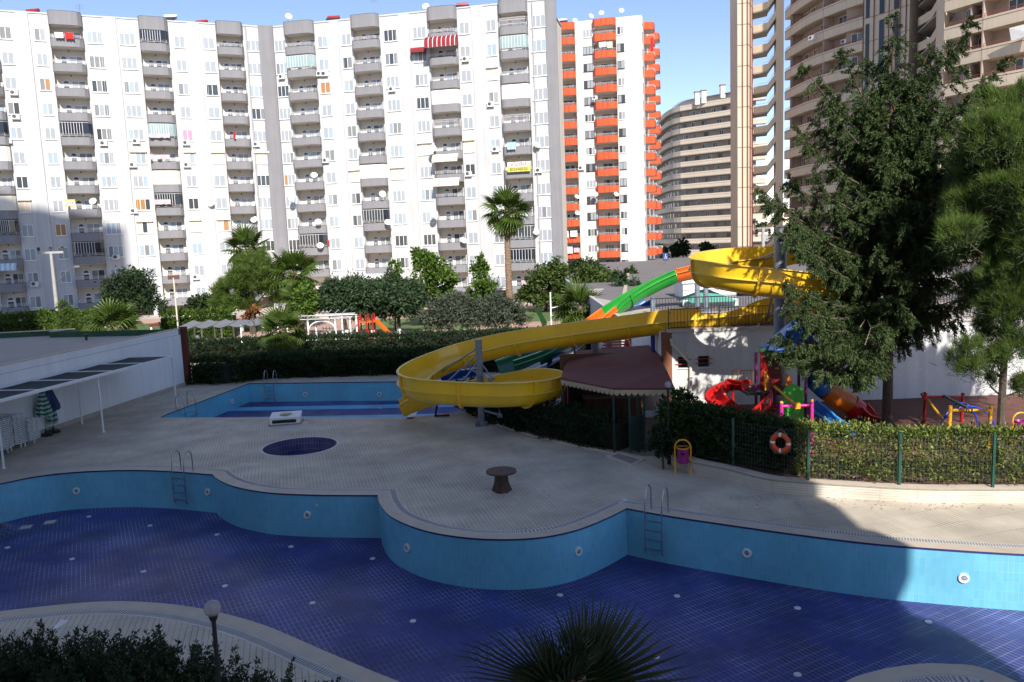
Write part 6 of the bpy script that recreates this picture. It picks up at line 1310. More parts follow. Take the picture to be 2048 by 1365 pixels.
# ------------------------------------------------------------------ the buildings on the camera's side, which throw the shade over the pool
M_own = mat('own_building_render', (0.82,0.80,0.76), 0.85, 0.05, 0.2, streak=0.08)
ob = thing('camera_side_building', 'apartment building behind the viewer whose shade covers the pool', 'building', (0,0,0))
XR = 13.9
m = MB(); m.box(-27,XR-.9,-17,-1.2,0,40.5); m.build('wall', M_own, ob)
m = MB(); m.box(-27,XR-.9,-1.6,-1.3,40.5,41.6); m.build('parapet', M_own, ob)
for k in range(13):
    z = 3.0*k+3.3; q = MB(); q.prism([(XR-.9,-1.4),(XR-.35,-1.6),(XR,-2.4),(XR-.1,-4.2),(XR-.9,-4.8)], z-.15, z+.95); q.build('side_balcony', M_own, ob)
for k in range(13):
    for x in range(-28,5,6): window(ob, 1.8, 1.5, 2, 'gg', (x+3,-1.2,3.0*k+1.2 if k else 1.2), M_upvc, math.pi, sill=False) if k < 13 and (k+x) % 2 == 0 else None
ob2 = thing('neighbour_tower', 'tall neighbouring tower left behind the viewer, casting shade on the left block', 'building', (0,0,0))
m = MB(); m.box(-70,-27.6,-30,-6,0,91); m.build('wall', M_own, ob2); m = MB(); m.box(-60,-36,-26,-10,91,94); m.build('roof_house', M_own, ob2)
# ================================================================== garden behind the hedges
M_lawn = mat('lawn_grass', (0.085,0.13,0.035), 0.95, 0.3, 0.25, fine=0.35, bump=0.6, bscale=25); M_path = mat('pink_paving', (0.42,0.27,0.21), 0.85, 0.1, 0.5, fine=0.1)
tess('garden_path', [[(-45,60),(6.5,60),(6.5,98),(-45,98)]], 0.0, M_path, kind='structure')
for nm, pts in (('a',[(-34,64),(-20,62.5),(-19,70),(-34,74)]), ('b',[(-17,64.5),(-9,63),(-6,69.5),(-17,71)]), ('c',[(-16,75),(-4,73),(-2,84),(-14,86)]), ('d',[(-3,66),(5.5,64),(6,72),(-2,73)]), ('e',[(-3,78),(6,77),(6,92),(-2,92)]), ('f',[(-44,78),(-22,78),(-20,90),(-44,92)])):
    tess('lawn', [pts], 0.006, M_lawn, kind='structure')
    g = MB(); 
cb2 = MB(); cb2.box(-14,4,61.0,61.15,0,.35); cb2.build('white_garden_kerb', M_white, kind='structure')
z1h = Q(600,712,50).z; z2h = Q(700,677,57).z
hedge('clipped_hedge', 'clipped dark hedge directly behind the striped shallow pool', [(-19.6,48.9),(-17.4,48.3),(-15.6,49.9),(-6,49.4),(3.2,48.8)], 1.7, 0.05, z1h, 26000, 0.16, L_hedge, topfuzz=.16)
hedge('tall_hedge', 'taller dark rear hedge between the pool hedge and the garden', [(-24.5,58),(-10,57),(6.2,56.2)], 1.6, 0.05, z2h, 20000, 0.2, L_hedge2, topfuzz=.12)
hp = [tuple(P(925,818)[:2]), tuple(P(985,848)[:2]), tuple(P(1090,880)[:2]), tuple(P(1225,908)[:2])]; hp = [(x+.25,y+.75) for x,y in hp]
hedge('pavilion_hedge', 'dark hedge between the grey post and the pavilion entrance', hp, 1.25, 0.05, 1.05, 12000, 0.13, L_hedge2, topfuzz=.2)
ke = [tuple(P(x,y)[:2]) for x,y in [(925,817),(985,848),(1090,880),(1228,910)]]; k_ = MB(); k_.ribbon(dense(ke,5), .10, 0.0, .07); k_.build('deck_edge_kerb', M_coping, kind='structure')
hedge('ivy_wall', 'sunlit ivy covered wall behind the pool house roof, left', [tuple(Q(-60,650,72)[:2]), tuple(Q(200,650,72)[:2])], 1.0, .1, Q(100,634,72).z, 9000, .26, L_ivy)
hedge('flowering_hedge', 'low sunlit hedge in front of the left block basement', [tuple(Q(325,640,74)[:2]), tuple(Q(470,640,74)[:2])], 1.2, .1, Q(400,628,74).z, 6000, .24, L_citrus)
# ------------------------------------------------------------------ trees
def clumps_px(spec, D, base):
    out = []
    for px, py, rx, ry in spec:
        q = Q(px, py, D); s = D/FPX; dy = random.uniform(-.5,.5)*rx*s; out.append((q.x-base.x, q.y-base.y+dy, q.z-base.z, rx*s, rx*s*.9, ry*s))
    return out
def T(name, label, px, D, spec, leafm, group='trees in the garden', z=0.0, **kw):
    b = Q(px, 600, D); b.z = z; return make_tree(name, label, b, clumps_px(spec, D, b), leafm, kw.pop('bark', M_bark), group=group, **kw)
T('cypress_tree', 'dense dark evergreen tree behind the pool house roof', 262, 66, [(262,605,42,38),(240,585,32,36),(278,575,32,32),(258,556,24,20),(300,612,28,30),(232,620,28,26)], leaf('dark_evergreen', (0.024,0.045,0.016), .4, .1), style='broad', size=.34, per=11, leaves=30, asp=.3, trunk_r=.25)
T('thuja', 'small cone shaped yellow green conifer behind the pool house roof', 127, 62, [(127,648,22,26),(126,628,16,20),(125,610,8,12)], L_thuja, style='broad', size=.22, per=26, leaves=30, asp=.25, trunk_r=.1)
T('pine_tree', 'light green round pine tree in front of the left block', 500, 76, [(500,560,48,36),(462,580,36,30),(540,575,38,34),(505,530,34,26),(440,600,24,20),(560,600,22,22),(480,610,36,20)], L_pine, style='needle', per=20, leaves=70, needle=(.45,.045), trunk_r=.25)
T('brown_shrub', 'dry reddish brown shrub below the light green pine', 508, 62, [(505,622,12,14),(497,636,12,12)], leaf('dry_leaf', (0.22,0.09,0.035), .4, .2), size=.3, per=12, leaves=20, trunk_r=.06)
for px, lab, sp_ in ((690,'dark green tree above the white garden arch',[(680,600,42,30),(655,615,28,28),(705,580,32,22),(665,578,24,18),(690,625,34,18)]),(742,'dark green tree beside the orange garden slide',[(745,600,34,30),(735,628,28,18),(755,580,24,20),(725,585,20,18)]),(795,'dark green tree with whitewashed trunk right of the orange slide',[(795,600,42,30),(820,590,28,26),(785,570,26,20),(805,625,36,16),(770,610,24,20)])):
    T('cedar_tree', lab, px, 68, sp_, L_cedar, size=.36, per=17, leaves=32, asp=.3, trunk_r=.17, whitewash=True)
T('citrus_tree', 'tall bright green leafy tree before the third balcony column', 862, 76, [(855,530,30,28),(840,510,18,14),(880,555,32,28),(845,575,34,26),(885,595,28,24),(850,610,30,18),(900,560,14,20)], L_citrus, size=.36, per=9, leaves=24, trunk_r=.14)
T('citrus_tree', 'slim bright green tree between the olive bushes', 962, 78, [(958,545,18,20),(966,575,24,24),(955,600,22,20),(975,610,22,16),(962,525,9,12)], L_citrus, size=.34, per=12, leaves=24, trunk_r=.12)
T('citrus_tree', 'small yellow green shoot above the dark green trees', 788, 74, [(788,530,10,12),(790,550,12,14)], L_citrus, size=.3, per=14, leaves=20, trunk_r=.07)
T('olive_tree', 'left grey green olive bush behind the yellow slide', 895, 66, [(895,632,42,32),(868,643,30,26),(922,625,30,30),(905,608,26,20)], L_olive, size=.30, per=22, leaves=36, asp=.3, trunk_r=.12)
T('olive_tree', 'right grey green olive bush behind the yellow slide', 990, 66, [(985,630,42,30),(1018,636,32,25),(955,640,28,26),(1000,612,26,18)], L_olive, size=.30, per=22, leaves=36, asp=.3, trunk_r=.12)
T('broadleaf_tree', 'bushy green tree right of the tall palm', 1090, 88, [(1090,565,38,30),(1115,545,26,20),(1060,590,28,18),(1125,585,26,26),(1095,600,34,14)], leaf('loquat_leaf', (0.06,0.095,0.02), .5), size=.42, per=8, leaves=24, trunk_r=.16)
T('dark_tree', 'dark green tree at the foot of the orange balcony tower', 1170, 104, [(1170,540,28,22),(1150,545,18,16),(1190,548,20,16)], leaf('dark_evergreen', (0.024,0.045,0.016), .4, .1), size=.4, per=12, leaves=24, trunk_r=.2)
T('shrub', 'grey bare shrub at the corner of the orange tower', 1263, 110, [(1263,548,10,12),(1255,556,10,8)], leaf('twig_grey', (0.25,0.22,0.19), .3), size=.3, per=14, leaves=14, asp=.15, trunk_r=.06)
T('shrub', 'green shrub between the multicoloured slide and the orange tower', 1232, 90, [(1228,570,20,12),(1245,565,14,10)], L_cedar, size=.3, per=14, leaves=20, trunk_r=.06)
for px, py, lab in ((1326,505,'left'),(1352,500,'middle'),(1366,495,'right')): T('street_tree', f'small dark street tree before the far curved building, {lab} of three', px, 165, [(px,py,9,14),(px+2,py+12,8,10)], leaf('dark_evergreen', (0.024,0.045,0.016), .4, .1), group='street trees before the curved building', size=.6, per=10, leaves=20, trunk_r=.2)
T('street_tree', 'small conical street tree above the yellow slide rim', 1415, 150, [(1415,503,12,10),(1412,492,7,8)], leaf('dark_evergreen', (0.024,0.045,0.016), .4, .1), group='street trees before the curved building', size=.6, per=10, leaves=20, trunk_r=.2)
T('entrance_shrub', 'leafy shrub beside the lamp post at the pavilion corner', 1352, 27.5, [(1350,830,30,40),(1370,850,26,40),(1335,870,20,36),(1352,795,16,20)], leaf('shrub_leaf', (0.045,0.085,0.018), .5), cat='shrub', size=.13, per=60, leaves=26, trunk_r=.04)
T('entrance_shrub', 'dark low shrub left of the magenta litter bin', 1322, 26.6, [(1322,885,24,34),(1340,905,20,24),(1308,900,16,24)], L_hedge2, cat='shrub', size=.13, per=70, leaves=26, trunk_r=.04)
T('entrance_shrub', 'shaded bush between the drain pipe and the litter bin', 1392, 28.5, [(1392,840,30,44),(1410,860,28,34),(1378,800,12,26)], L_hedge2, cat='shrub', z=.3, size=.13, per=60, leaves=26, trunk_r=.04)
T('entrance_shrub', 'dark bush along the white wall left of the red spiral slide', 1430, 30.5, [(1430,835,36,22),(1462,848,30,18)], L_hedge2, cat='shrub', z=.3, size=.13, per=60, leaves=26, trunk_r=.04)
for px, py, rx, ry, D_, lab in ((1205,550,18,13,84,'left'),(1238,556,16,12,74,'middle'),(1262,545,14,10,95,'right')): T('street_shrub', f'green shrub beside the upper street behind the multicoloured slide, {lab} one', px, D_, [(px,py,rx,ry),(px+8,py+8,rx*.8,ry*.8)], L_hedge, group='shrubs beside the upper street', z=3.45, size=.3, per=14, leaves=22, trunk_r=.06)
T('broadleaf_tree', 'rounded green tree between the sunlit palm and the orange tower', 1185, 80, [(1185,560,34,26),(1210,575,26,20),(1165,575,24,20)], leaf('loquat_leaf', (0.06,0.095,0.02), .5), size=.36, per=12, leaves=26, trunk_r=.14)
T('broadleaf_tree', 'low green tree at the left edge of the upper street', 1245, 72, [(1245,585,26,20),(1225,598,22,18),(1268,575,18,14)], L_cedar, size=.32, per=13, leaves=26, trunk_r=.12)
T('broadleaf_tree', 'mid green tree left of the white garden arch', 610, 66, [(612,600,24,30),(598,622,22,22),(622,628,20,18)], L_citrus, size=.3, per=13, leaves=24, trunk_r=.12)
T('broadleaf_tree', 'dark green bush filling the gap behind the shade pergola', 440, 82, [(440,610,34,24),(400,615,26,20)], L_hedge, size=.34, per=12, leaves=24, trunk_r=.14)
# ------------------------------------------------------------------ palms
def fan_mesh(n, Lp, R, drop, seed, split=.45, spread=118):
    r = random.Random(seed); m = MB(); m.tube([(0,0,0),(Lp*.5,0,.06*Lp),(Lp,0,0)], .022, 5, .012)
    for i in range(n):
        a = R_(-spread+2*spread*i/(n-1)); d = Vector((math.cos(a),math.sin(a),0)); l = R*(1-.25*(abs(a)/R_(spread))**2)*r.uniform(.9,1.05); s = Vector((-d.y,d.x,0)); w = R*math.tan(R_(spread)/(n-1))*1.0
        dz = drop*R; o = Vector((Lp,0,0)); mid = o+d*l*split+Vector((0,0,-.02)); k1 = o+d*l*.78+Vector((0,0,-dz*.35)); tip = o+d*l*(1-.12*drop*2)+Vector((0,0,-dz))
        wm = w*split*1.02; m.add([o, mid-s*wm+Vector((0,0,.02)), mid+Vector((0,0,-.015)), mid+s*wm+Vector((0,0,.02)), k1-s*wm*.55, k1+s*wm*.55, tip], [(0,1,2),(0,2,3),(1,4,2),(2,5,3),(2,4,5),(4,6,5)])
    return m
fans = [fan_mesh(20,.75,.95,d_,i).mesh('frond', L_palm) for i,d_ in enumerate((.12,.3,.5))]; dfans = [fan_mesh(12,.6,.8,.75,9,.4,60).mesh('dead_frond', L_deadpalm)]
ffans = [fan_mesh(34,.22,1.55,.04+.05*i,20+i,.30,100).mesh('frond', L_palmfg) for i in range(3)]
def palm(label, base, h, r, scale, n=30, dead=8, meshes=fans, el=(75,-50), group='fan palms', cat='palm tree', bark=None, lean=(0,0), name='fan_palm'):
    t = thing(name, label, cat, base, group=group)
    if h > .1:
        m = MB(); rows = max(4,int(h/.3)); vs = []; k = 10
        for i in range(rows+1):
            z = h*i/rows; 
            for s_ in (0,1):
                rr = r*(1.25-.35*i/rows)*(1.0 if s_ == 0 else 1.16)
                for j in range(k): a = 2*math.pi*j/k+i*.3; vs.append((lean[0]*(z/h)**2+rr*math.cos(a), lean[1]*(z/h)**2+rr*math.sin(a), z+s_*h/rows*.8))
        L_ = 2*(rows+1); m.add(vs, [(i*k+j,i*k+(j+1)%k,(i+1)*k+(j+1)%k,(i+1)*k+j) for i in range(L_-1) for j in range(k)]); m.build('trunk', bark or M_palmbark, t)
    for i in range(n):
        az = i*2.399963+random.uniform(-.15,.15); e = R_(el[0]+(el[1]-el[0])*(i/n)**.8+random.uniform(-7,7)); o = link('frond', meshes[min(len(meshes)-1,int(len(meshes)*i/n))], t)
        o.rotation_euler = (random.uniform(-.5,.5), -e, az); o.rotation_mode = 'XYZ'; o.location = (lean[0],lean[1],h); o.scale = (scale*random.uniform(.88,1.08),)*3
    for i in range(dead):
        o = link('dead_frond', dfans[0], t); o.rotation_euler = (0, R_(random.uniform(55,85)), random.random()*6.28); o.location = (lean[0],lean[1],h-.15); o.scale = (scale,)*3
    return t
def gp(px, D): q = Q(px, 600, D); q.z = 0; return q
palm('tall fan palm with shaggy crown before the last balcony column', gp(1019,88), Q(1012,425,88).z, .30, 1.95, 36, 24, el=(85,-70))
palm('fan palm rising behind the light green pine tree', gp(503,82), Q(503,500,82).z, .25, 1.75, 26, 3)
palm('broad fan palm right of the pine, before the grey corner fin', gp(590,77), Q(592,548,77).z, .3, 1.9, 34, 6, el=(80,-60))
palm('bushy palm with hanging fronds below the broad fan palm', gp(598,70), Q(598,592,70).z, .25, 1.25, 22, 5, el=(60,-60))
palm('dark shaded fan palm rising from behind the pool hedge', gp(560,53.5), Q(560,662,53.5).z, .22, 1.25, 30, 6, el=(70,-60))
palm('low palm whose fronds spread over the pool house roof edge', gp(222,60), Q(222,655,60).z, .25, 1.5, 26, 0, el=(70,0))
palm('sunlit palm between the tall palm and the multicoloured slide', gp(1160,62), Q(1160,618,62).z, .22, 1.5, 30, 4, el=(75,-50))
t = thing('banana_plant', 'single broad green banana leaf above the yellow slide rim', 'plant', gp(1080,58)); m = MB(); q1 = Q(1085,640,58)-t.location; q2 = Q(1073,620,58)-t.location; m.tube([(0,0,0),q1*.9], .06, 6, .03); m.build('stem', M_bark, t); 
m = MB(); d = (q2-q1).normalized(); s_ = Vector((.45,.35,-.3)); vs = [q1-Vector((0,0,.6)), q1+s_*.8, q2+s_*.8, q2+d*.3, q2-s_*.5, q1-s_*.5]; m.add(vs, [(0,1,5),(1,2,4,5),(2,3,4)]); m.build('leaf', leaf('banana_leaf', (0.02,0.07,0.02), .1), t)
# foreground palm
fb = Q(1135,1385,7.6); fgp = palm('large dark fan palm in the near foreground, fronds over the blue floor', Vector((fb.x,fb.y,0)), fb.z-.0, .2, .62, 0, 0, group='fan palms')
def fg_frond(px, py, D, tilt, L, face=0.0, mesh=0):
    """frond from the palm heart to the point where its tip shows"""
    hearts = Vector((0,0,fb.z)); tip = Q(px,py,D)-Vector((fb.x,fb.y,0)); v = tip-hearts; o = link('frond', ffans[mesh], fgp, hearts); q = v.to_track_quat('X','Z'); o.rotation_mode = 'QUATERNION'; from mathutils import Quaternion as Qn
    o.rotation_quaternion = q @ Qn((1,0,0), R_(tilt)); s = v.length/1.7*L; o.scale = (s,s,s)
for a in [(1045,1225,8.0,75,1.0,0,0),(1255,1275,7.9,80,1.0,0,1),(1175,1300,7.2,70,1.0,0,2),(1335,1330,7.8,75,1.05,0,0),(905,1320,7.8,70,1.0,0,1),(960,1380,7.2,60,1.0,0,2),(1390,1395,7.2,60,1.0,0,1),(1130,1320,6.9,40,1.0,0,0),(1290,1310,7.4,85,.95,0,2),(1000,1330,7.5,60,.9,0,0),(1380,1330,8.0,70,.9,0,2)]: fg_frond(*a)
lp = Q(-125,1070,9); pf = palm('dark palm whose frond tip enters at the left picture edge', Vector((lp.x,lp.y,0)), lp.z, .15, .5, 14, 0, meshes=ffans, el=(60,-30))
# ------------------------------------------------------------------ juniper hedge, near left
jt = thing('juniper_hedge', 'dark spiky juniper hedge in the near left foreground', 'hedge', (0,0,0)); parts = []; plume = []
top = lambda x: np.interp(x, [-200,0,150,300,420,500,600,700,800], [1305,1305,1300,1302,1335,1365,1395,1425,1450])
for i in range(3200):
    px = random.uniform(-160,760); D = random.uniform(8.2,10.4); p = Q(px, top(px)+random.uniform(-6,30)+(9.6-D)*0, 9.6); z = p.z-abs(D-9.6)*.15-random.random()**1.5*.9; x = p.x*D/9.6
    spike = random.random() < .10; plume.append((x, D, z-.25, random.uniform(.36,.58) if spike else random.uniform(.22,.38)))
cs, ax = [], []
for x, y, z, h in plume:
    n = int(h*170); t_ = rng.random(n); lean_ = rng.normal(size=2)*.12
    c = np.stack([x+lean_[0]*t_*h*2+rng.normal(size=n)*.05*(1.15-t_), y+lean_[1]*t_*h*2+rng.normal(size=n)*.05*(1.15-t_), z+t_*h], 1); a = unit(np.stack([rng.normal(size=n)*.75, rng.normal(size=n)*.75, np.full(n,.8)],1)); cs.append(c); ax.append(a)
cs = np.concatenate(cs); ax = np.concatenate(ax); V, F = leaf_quads(cs, ax, unit(rng.normal(size=cs.shape)), .06*(.6+.8*rng.random(len(cs))), .022); link('foliage', mesh_np('foliage', V, F, L_jun), jt)
m = MB(); 
for i in range(60): 
    px = -200+16*i; p = Q(px, top(px)+60, 9.5); m.box(p.x-.05,p.x+.05,8.4,10.0,0,p.z-.22)
m.build('dark_core', M_core, jt)
# ------------------------------------------------------------------ conifer right
ct_ = Q(1776,868,29.3); ct_.z = .35; cf = thing('conifer_tree', 'big dark drooping conifer with bare lower trunk in front of the cream towers', 'tree', ct_); trunk = []
for py in (900,870,760,640,520,400,280,160,95,40): trunk.append(Q(np.interp(py,[30,300,640,870],[1788,1782,1778,1774]), py, 29.3)-ct_)
trunk[0] = Vector((0,0,-.1)); m = MB(); m.tube(trunk, .22, 10, .02); m.build('trunk', M_bark, cf, smooth=True)
def tr_at(py): return Q(np.interp(py,[30,300,640,870],[1788,1782,1778,1774]), py, 29.3)
limbs = []
for px, py, ps, dd in [(1788,28,120,0),(1770,110,200,.5),(1800,120,190,-.5),(1603,128,300,-.5),(1640,150,300,.8),(1684,106,270,-1),(1730,118,240,1),(1650,200,330,-1.2),(1620,235,340,1),(1598,262,390,-1),(1640,285,390,.5),(1612,345,440,-1.5),(1575,360,480,.5),(1506,366,500,-.5),(1520,400,520,1),(1560,410,520,-1.4),(1535,445,540,-1),(1600,430,520,1.2),(1590,480,560,-1.6),(1570,560,600,-1.5),
    (1548,672,640,-1.8),(1552,705,650,-1.5),(1590,722,650,-2),(1640,745,650,-2.2),(1690,752,660,-2.0),(1722,758,650,-2.2),(1600,640,620,-2),(1650,690,640,-2.4),(1580,610,600,-1.8),(1700,700,640,-2.5),
    (1946,36,230,.3),(1900,95,230,-.5),(2008,118,290,0),(1970,160,300,.8),(1925,130,280,-1),(1860,100,220,.6),(1985,215,340,-.6),(1950,190,330,-1),(1990,250,380,.5),(1870,210,300,-1.2),(1900,270,380,-1.5),(1930,300,420,1),(1880,370,460,-1.5),(1870,440,520,-1.7),(1860,520,560,-1.6),(1840,600,600,-1.6),(1850,650,620,-1.4),(1810,690,630,-1.6),(1820,560,560,-2),(1760,660,600,-2.5)]:
    limbs.append((tr_at(ps), Q(px, py, 29.3+dd*(1.9 if ps >= 540 and px < 1790 else 1.0))))
for i in range(200):
    ps = random.uniform(170,640); a = random.uniform(0,2*math.pi); r_ = np.interp(ps,[100,250,450,640],[.5,1.5,3.0,3.5])*random.uniform(.55,1.0); b = tr_at(ps); limbs.append((b, b+Vector((r_*math.cos(a), r_*math.sin(a)*.9, r_*random.uniform(-.25,.35)))))
wood = MB(); C1, A1 = [], []
for a, b in limbs:
    L = (b-a).length; pts = []; 
    for i in range(7):
        t_ = i/6; p = a.lerp(b, t_); p.z += -.10*L*math.sin(math.pi*t_); pts.append(p-ct_)
    wood.tube(pts, .015+.012*L, 5, .008); nb_ = int(L*12.5)
    P_ = np.array([[*p] for p in pts])
    for k in range(nb_):
        t_ = random.uniform(.15,1.0); i = min(5,int(t_*6)); f_ = t_*6-i; p = P_[i]*(1-f_)+P_[i+1]*f_; d = unit((P_[6]-P_[0])[None])[0]; rd = rng.normal(size=3); rd -= rd.dot(d)*d; rd = rd/np.linalg.norm(rd)
        ln = random.uniform(.30,.75)*(1.2-.6*t_); v = d*.55+rd*.6+np.array([0,0,-.62 if random.random() < .62 else .25]); v /= np.linalg.norm(v); m_ = 10
        sj = (np.arange(m_)+1)/m_; base_c = p+v*ln*sj[:,None]+np.array([0,0,-1.0])*(.25*ln*sj*sj)[:,None]; n = 8
        cc_ = np.repeat(base_c, n, 0)+rng.normal(size=(m_*n,3))*.028; aa = unit(v*.9+rng.normal(size=(m_*n,3))*.5+np.array([0,0,-.45])); C1.append(cc_); A1.append(aa)
wood.build('limbs', M_bark, cf, smooth=True)
C1 = np.concatenate(C1); A1 = np.concatenate(A1); V, F = leaf_quads(C1, A1, unit(rng.normal(size=C1.shape)), .11*(.6+.8*rng.random(len(C1))), .034); link('crown', mesh_np('crown', V, F, L_cyp), cf); NCON = len(F)
idx = rng.integers(0, len(C1), 420); V, F = leaf_quads(C1[idx], np.tile(np.array([0,0,-1.0]),(420,1))+rng.normal(size=(420,3))*.1, unit(rng.normal(size=(420,3))), .13, .07); link('cones', mesh_np('cones', V, F, mat('cone_brown', (0.26,0.10,0.045), .8, .3, 5)), cf, kind='stuff')
m = MB(); 
for p_ in ([(1730,690),(1742,655),(1735,640)],[(1742,655),(1765,660),(1775,662)],[(1730,700),(1735,720),(1745,740)],[(1720,655),(1730,640)]): m.tube([Q(x,y,27.0)-ct_ for x,y in p_], .018, 5, .008)
m.build('bare_twigs', mat('dead_twig', (0.30,0.22,0.17), .9), cf)
# ------------------------------------------------------------------ pine right
pt_ = Q(2000,868,24.6); pt_.z = .4; pn = thing('pine_tree', 'bright green long needled pine at the right picture edge', 'tree', pt_, group=None)
spec = [(1992,285,62,60),(2045,245,70,48),(1935,345,34,44),(1965,400,60,50),(2040,380,70,70),(1915,470,34,40),(1965,500,55,50),(2040,520,70,70),(1950,590,42,44),(2015,620,60,50),(1920,722,24,18),(1950,735,26,22),(1985,722,28,26),(2035,700,40,50),(1985,665,34,34),(2050,780,30,24),(2100,320,80,80),(2110,480,90,90),(2100,620,80,80),(1905,415,24,26),(1975,765,16,14),(1940,690,22,20),(1995,440,50,50),(1930,420,40,40),(2000,560,50,50),(1990,340,50,50),(2030,470,60,50),(2030,600,60,50),(1960,300,40,40),(2010,200,40,30),(2180,300,90,80),(2190,450,90,90),(2280,350,90,90),(2290,500,90,80),(2370,400,90,90),(2240,430,120,100),(2330,470,110,100),(2240,560,90,70),(2160,560,60,60)]  # clumps beyond the right view edge are added to shade the terrace wall
cl_ = []
for px,py,rx,ry in spec: D = 24.6+random.uniform(-1.2,1.2); q = Q(px,py,D); s_ = D/FPX; cl_.append((q.x-pt_.x,q.y-pt_.y,q.z-pt_.z,rx*s_,rx*s_,ry*s_))
m = MB(); tp = Q(2020,420,25)-pt_; m.tube([(0,0,-.1),Q(2006,760,24.7)-pt_,Q(2015,600,24.9)-pt_,tp,Q(2040,250,25)-pt_], .13, 8, .04); 
for q in cl_: s_ = Vector((q[0],q[1],q[2])); a_ = Vector((tp.x*.9,tp.y,max(2.0,q[2]*.8))); m.tube(limb_pts(a_, s_, .03), .045, 5, .012)
m.build('trunk', M_bark, pn, smooth=True)
c, d, r = sub_centres(cl_, 60); c = c+rng.normal(size=c.shape)*.08; V, F = needle_tufts(c, unit(d*.6+np.array([0,0,.7])), 80, .30, .0125, .42, .05); link('crown', mesh_np('crown', V, F, L_pine), pn); NPIN = len(F)
idx = rng.random(len(c)) < .8; V, F = needle_tufts(c[idx]*.97, unit(d[idx]*.4+np.array([0,0,.3])), 34, .24, .02, .9, .16); link('inner_crown', mesh_np('inner_crown', V, F, leaf('pine_needle_inner', (0.05,0.075,0.025), .4, .15)), pn)  # inner tufts take a darker needle tone than the outer crown
# ------------------------------------------------------------------ garden furniture, far things
t = thing('garden_arch', 'white garden gazebo with arched entrance and trellis roof', 'gazebo', gp(640,64)); w = 1.1; hh = Q(640,640,64).z
for x in (-w,w,-w-2.4,w+1.2):
    for y in (0,2.6): m = MB(); m.box(x-.06,x+.06,y-.06,y+.06,0,hh); m.build('post', M_white, t)
for k in range(5): m = MB(); m.bar((-w-2.6,-.3+k*.8,hh+.1+.25*math.sin(k)),(w+1.4,-.3+k*.8,hh+.1+.25*math.sin(k)),.03,.04); m.build('roof_beam', M_white, t)
for k in range(9): m = MB(); m.bar((-w-2.4+k*.62,-.4,hh+.2),(-w-2.4+k*.62,2.9,hh+.55),.025,.03); m.build('roof_slat', M_white, t)
m = MB(); m.tube([(w*math.cos(math.pi*k/10),-.02,hh-.9+.8*math.sin(math.pi*k/10)) for k in range(11)], .05, 6); m.build('arch', M_white, t)
def picket(px0, px1, D, label):
    a = gp(px0,D); b = gp(px1,D); t = thing('picket_fence', label, 'fence', a, math.atan2(b.y-a.y,b.x-a.x)); L = (b-a).length; n = max(3,int(L/.22)); z = .1
    for k in range(n+1): m = MB(); m.box(L*k/n-.035,L*k/n+.035,-.015,.015,0,1.0); m.build('picket', M_white, t)
    for z in (.25,.8): m = MB(); m.box(0,L,.016,.04,z,z+.06); m.build('rail', M_white, t)
picket(608,632,63,'short white picket fence left of the garden arch'); picket(642,662,70,'white picket gate behind the garden arch'); picket(365,425,92,'white low picket fence before the left block basement')
t = thing('garden_slide', 'orange childrens slide in the garden beside dark red posts', 'slide', gp(760,63)); a = Q(752,640,63)-t.location; b = Q(800,668,62)-t.location; a.z = Q(752,640,63).z; b.z = .15
for y in (-.25,.25): m = MB(); m.bar(a+Vector((0,y,0)), b+Vector((0,y,0)), .05,.22); m.build('side', M_op, t)
m = MB(); m.bar(a-Vector((0,0,.08)), b-Vector((0,0,.08)), .5,.03); m.build('chute', M_op, t)
for x in (-.2,-.7,-1.3):
    for y in (-.5,.5): m = MB(); m.box(a.x+x-.05,a.x+x+.05,y-.05,y+.05,0,2.6); m.build('post', M_rt, t)
m = MB(); m.box(a.x-1.3,a.x,-.5,.5,a.z-.15,a.z-.08); m.build('platform', M_op, t)
m = MB(); m.bar((a.x-1.3,0,a.z-.1),(a.x-3.0,0,.1),.5,.08); m.build('ramp', mat('grey_ramp', (0.25,0.24,0.24), .8), t)
t = thing('white_pole_frame', 'white tube frame pole near the sunlit palm', 'frame', gp(1101,62)); m = MB(); m.tube([(0,0,0),(0,0,Q(1101,585,62).z)], .06, 8); m.build('pole', M_white, t); m = MB(); m.tube([(0,0,2.6),(2.2,0,2.9)], .04, 6); m.tube([(0,0,2.0),(1.8,.4,2.2)], .03, 6); m.tube([(1.6,0,0),(1.6,0,2.8)], .03, 6); m.build('arm', M_white, t)
t = thing('shade_pergola', 'long pergola with sagging grey and white cloth behind the pool house', 'pergola', gp(450,66)); W_ = 3.4; hh = Q(450,650,66).z
for x in (-3.3,-1.6,0,1.6,3.3):
    for y in (-1.4,1.4): m = MB(); m.box(x-.05,x+.05,y-.05,y+.05,0,hh); m.build('post', M_white if x > 1 else M_steel, t)
for k in range(5):
    x0_ = -3.4+k*1.36; vs = []
    for i in range(6):
        for y in (-1.6,1.6): vs.append((x0_+1.3*i/5, y, hh+.1-.18*math.sin(math.pi*i/5)+(.25 if y > 0 else 0)))
    m = MB(); m.add(vs, [(2*i,2*i+1,2*i+3,2*i+2) for i in range(5)]); m.build('cloth', mat('dark_grey_cloth', (0.16,0.17,0.19), 0.8), t)
t = thing('carport_roof', 'low dark red canopy roof before the left block', 'canopy', gp(430,80)); hh = Q(430,642,80).z; m = MB(); m.box(-6.2,5.2,-1.5,1.5,hh-.2,hh); m.build('roof', M_rf, t)
for x in (-6,-3,0,3,5): m = MB(); m.box(x-.08,x+.08,-1.4,-1.24,0,hh-.2); m.build('post', M_white, t)
t = thing('utility_pole', 'concrete utility pole with crossarm, three insulators and a street lamp arm', 'utility pole', gp(112,75)); top_ = Q(95,508,75); b = t.location; dx = top_.x-b.x
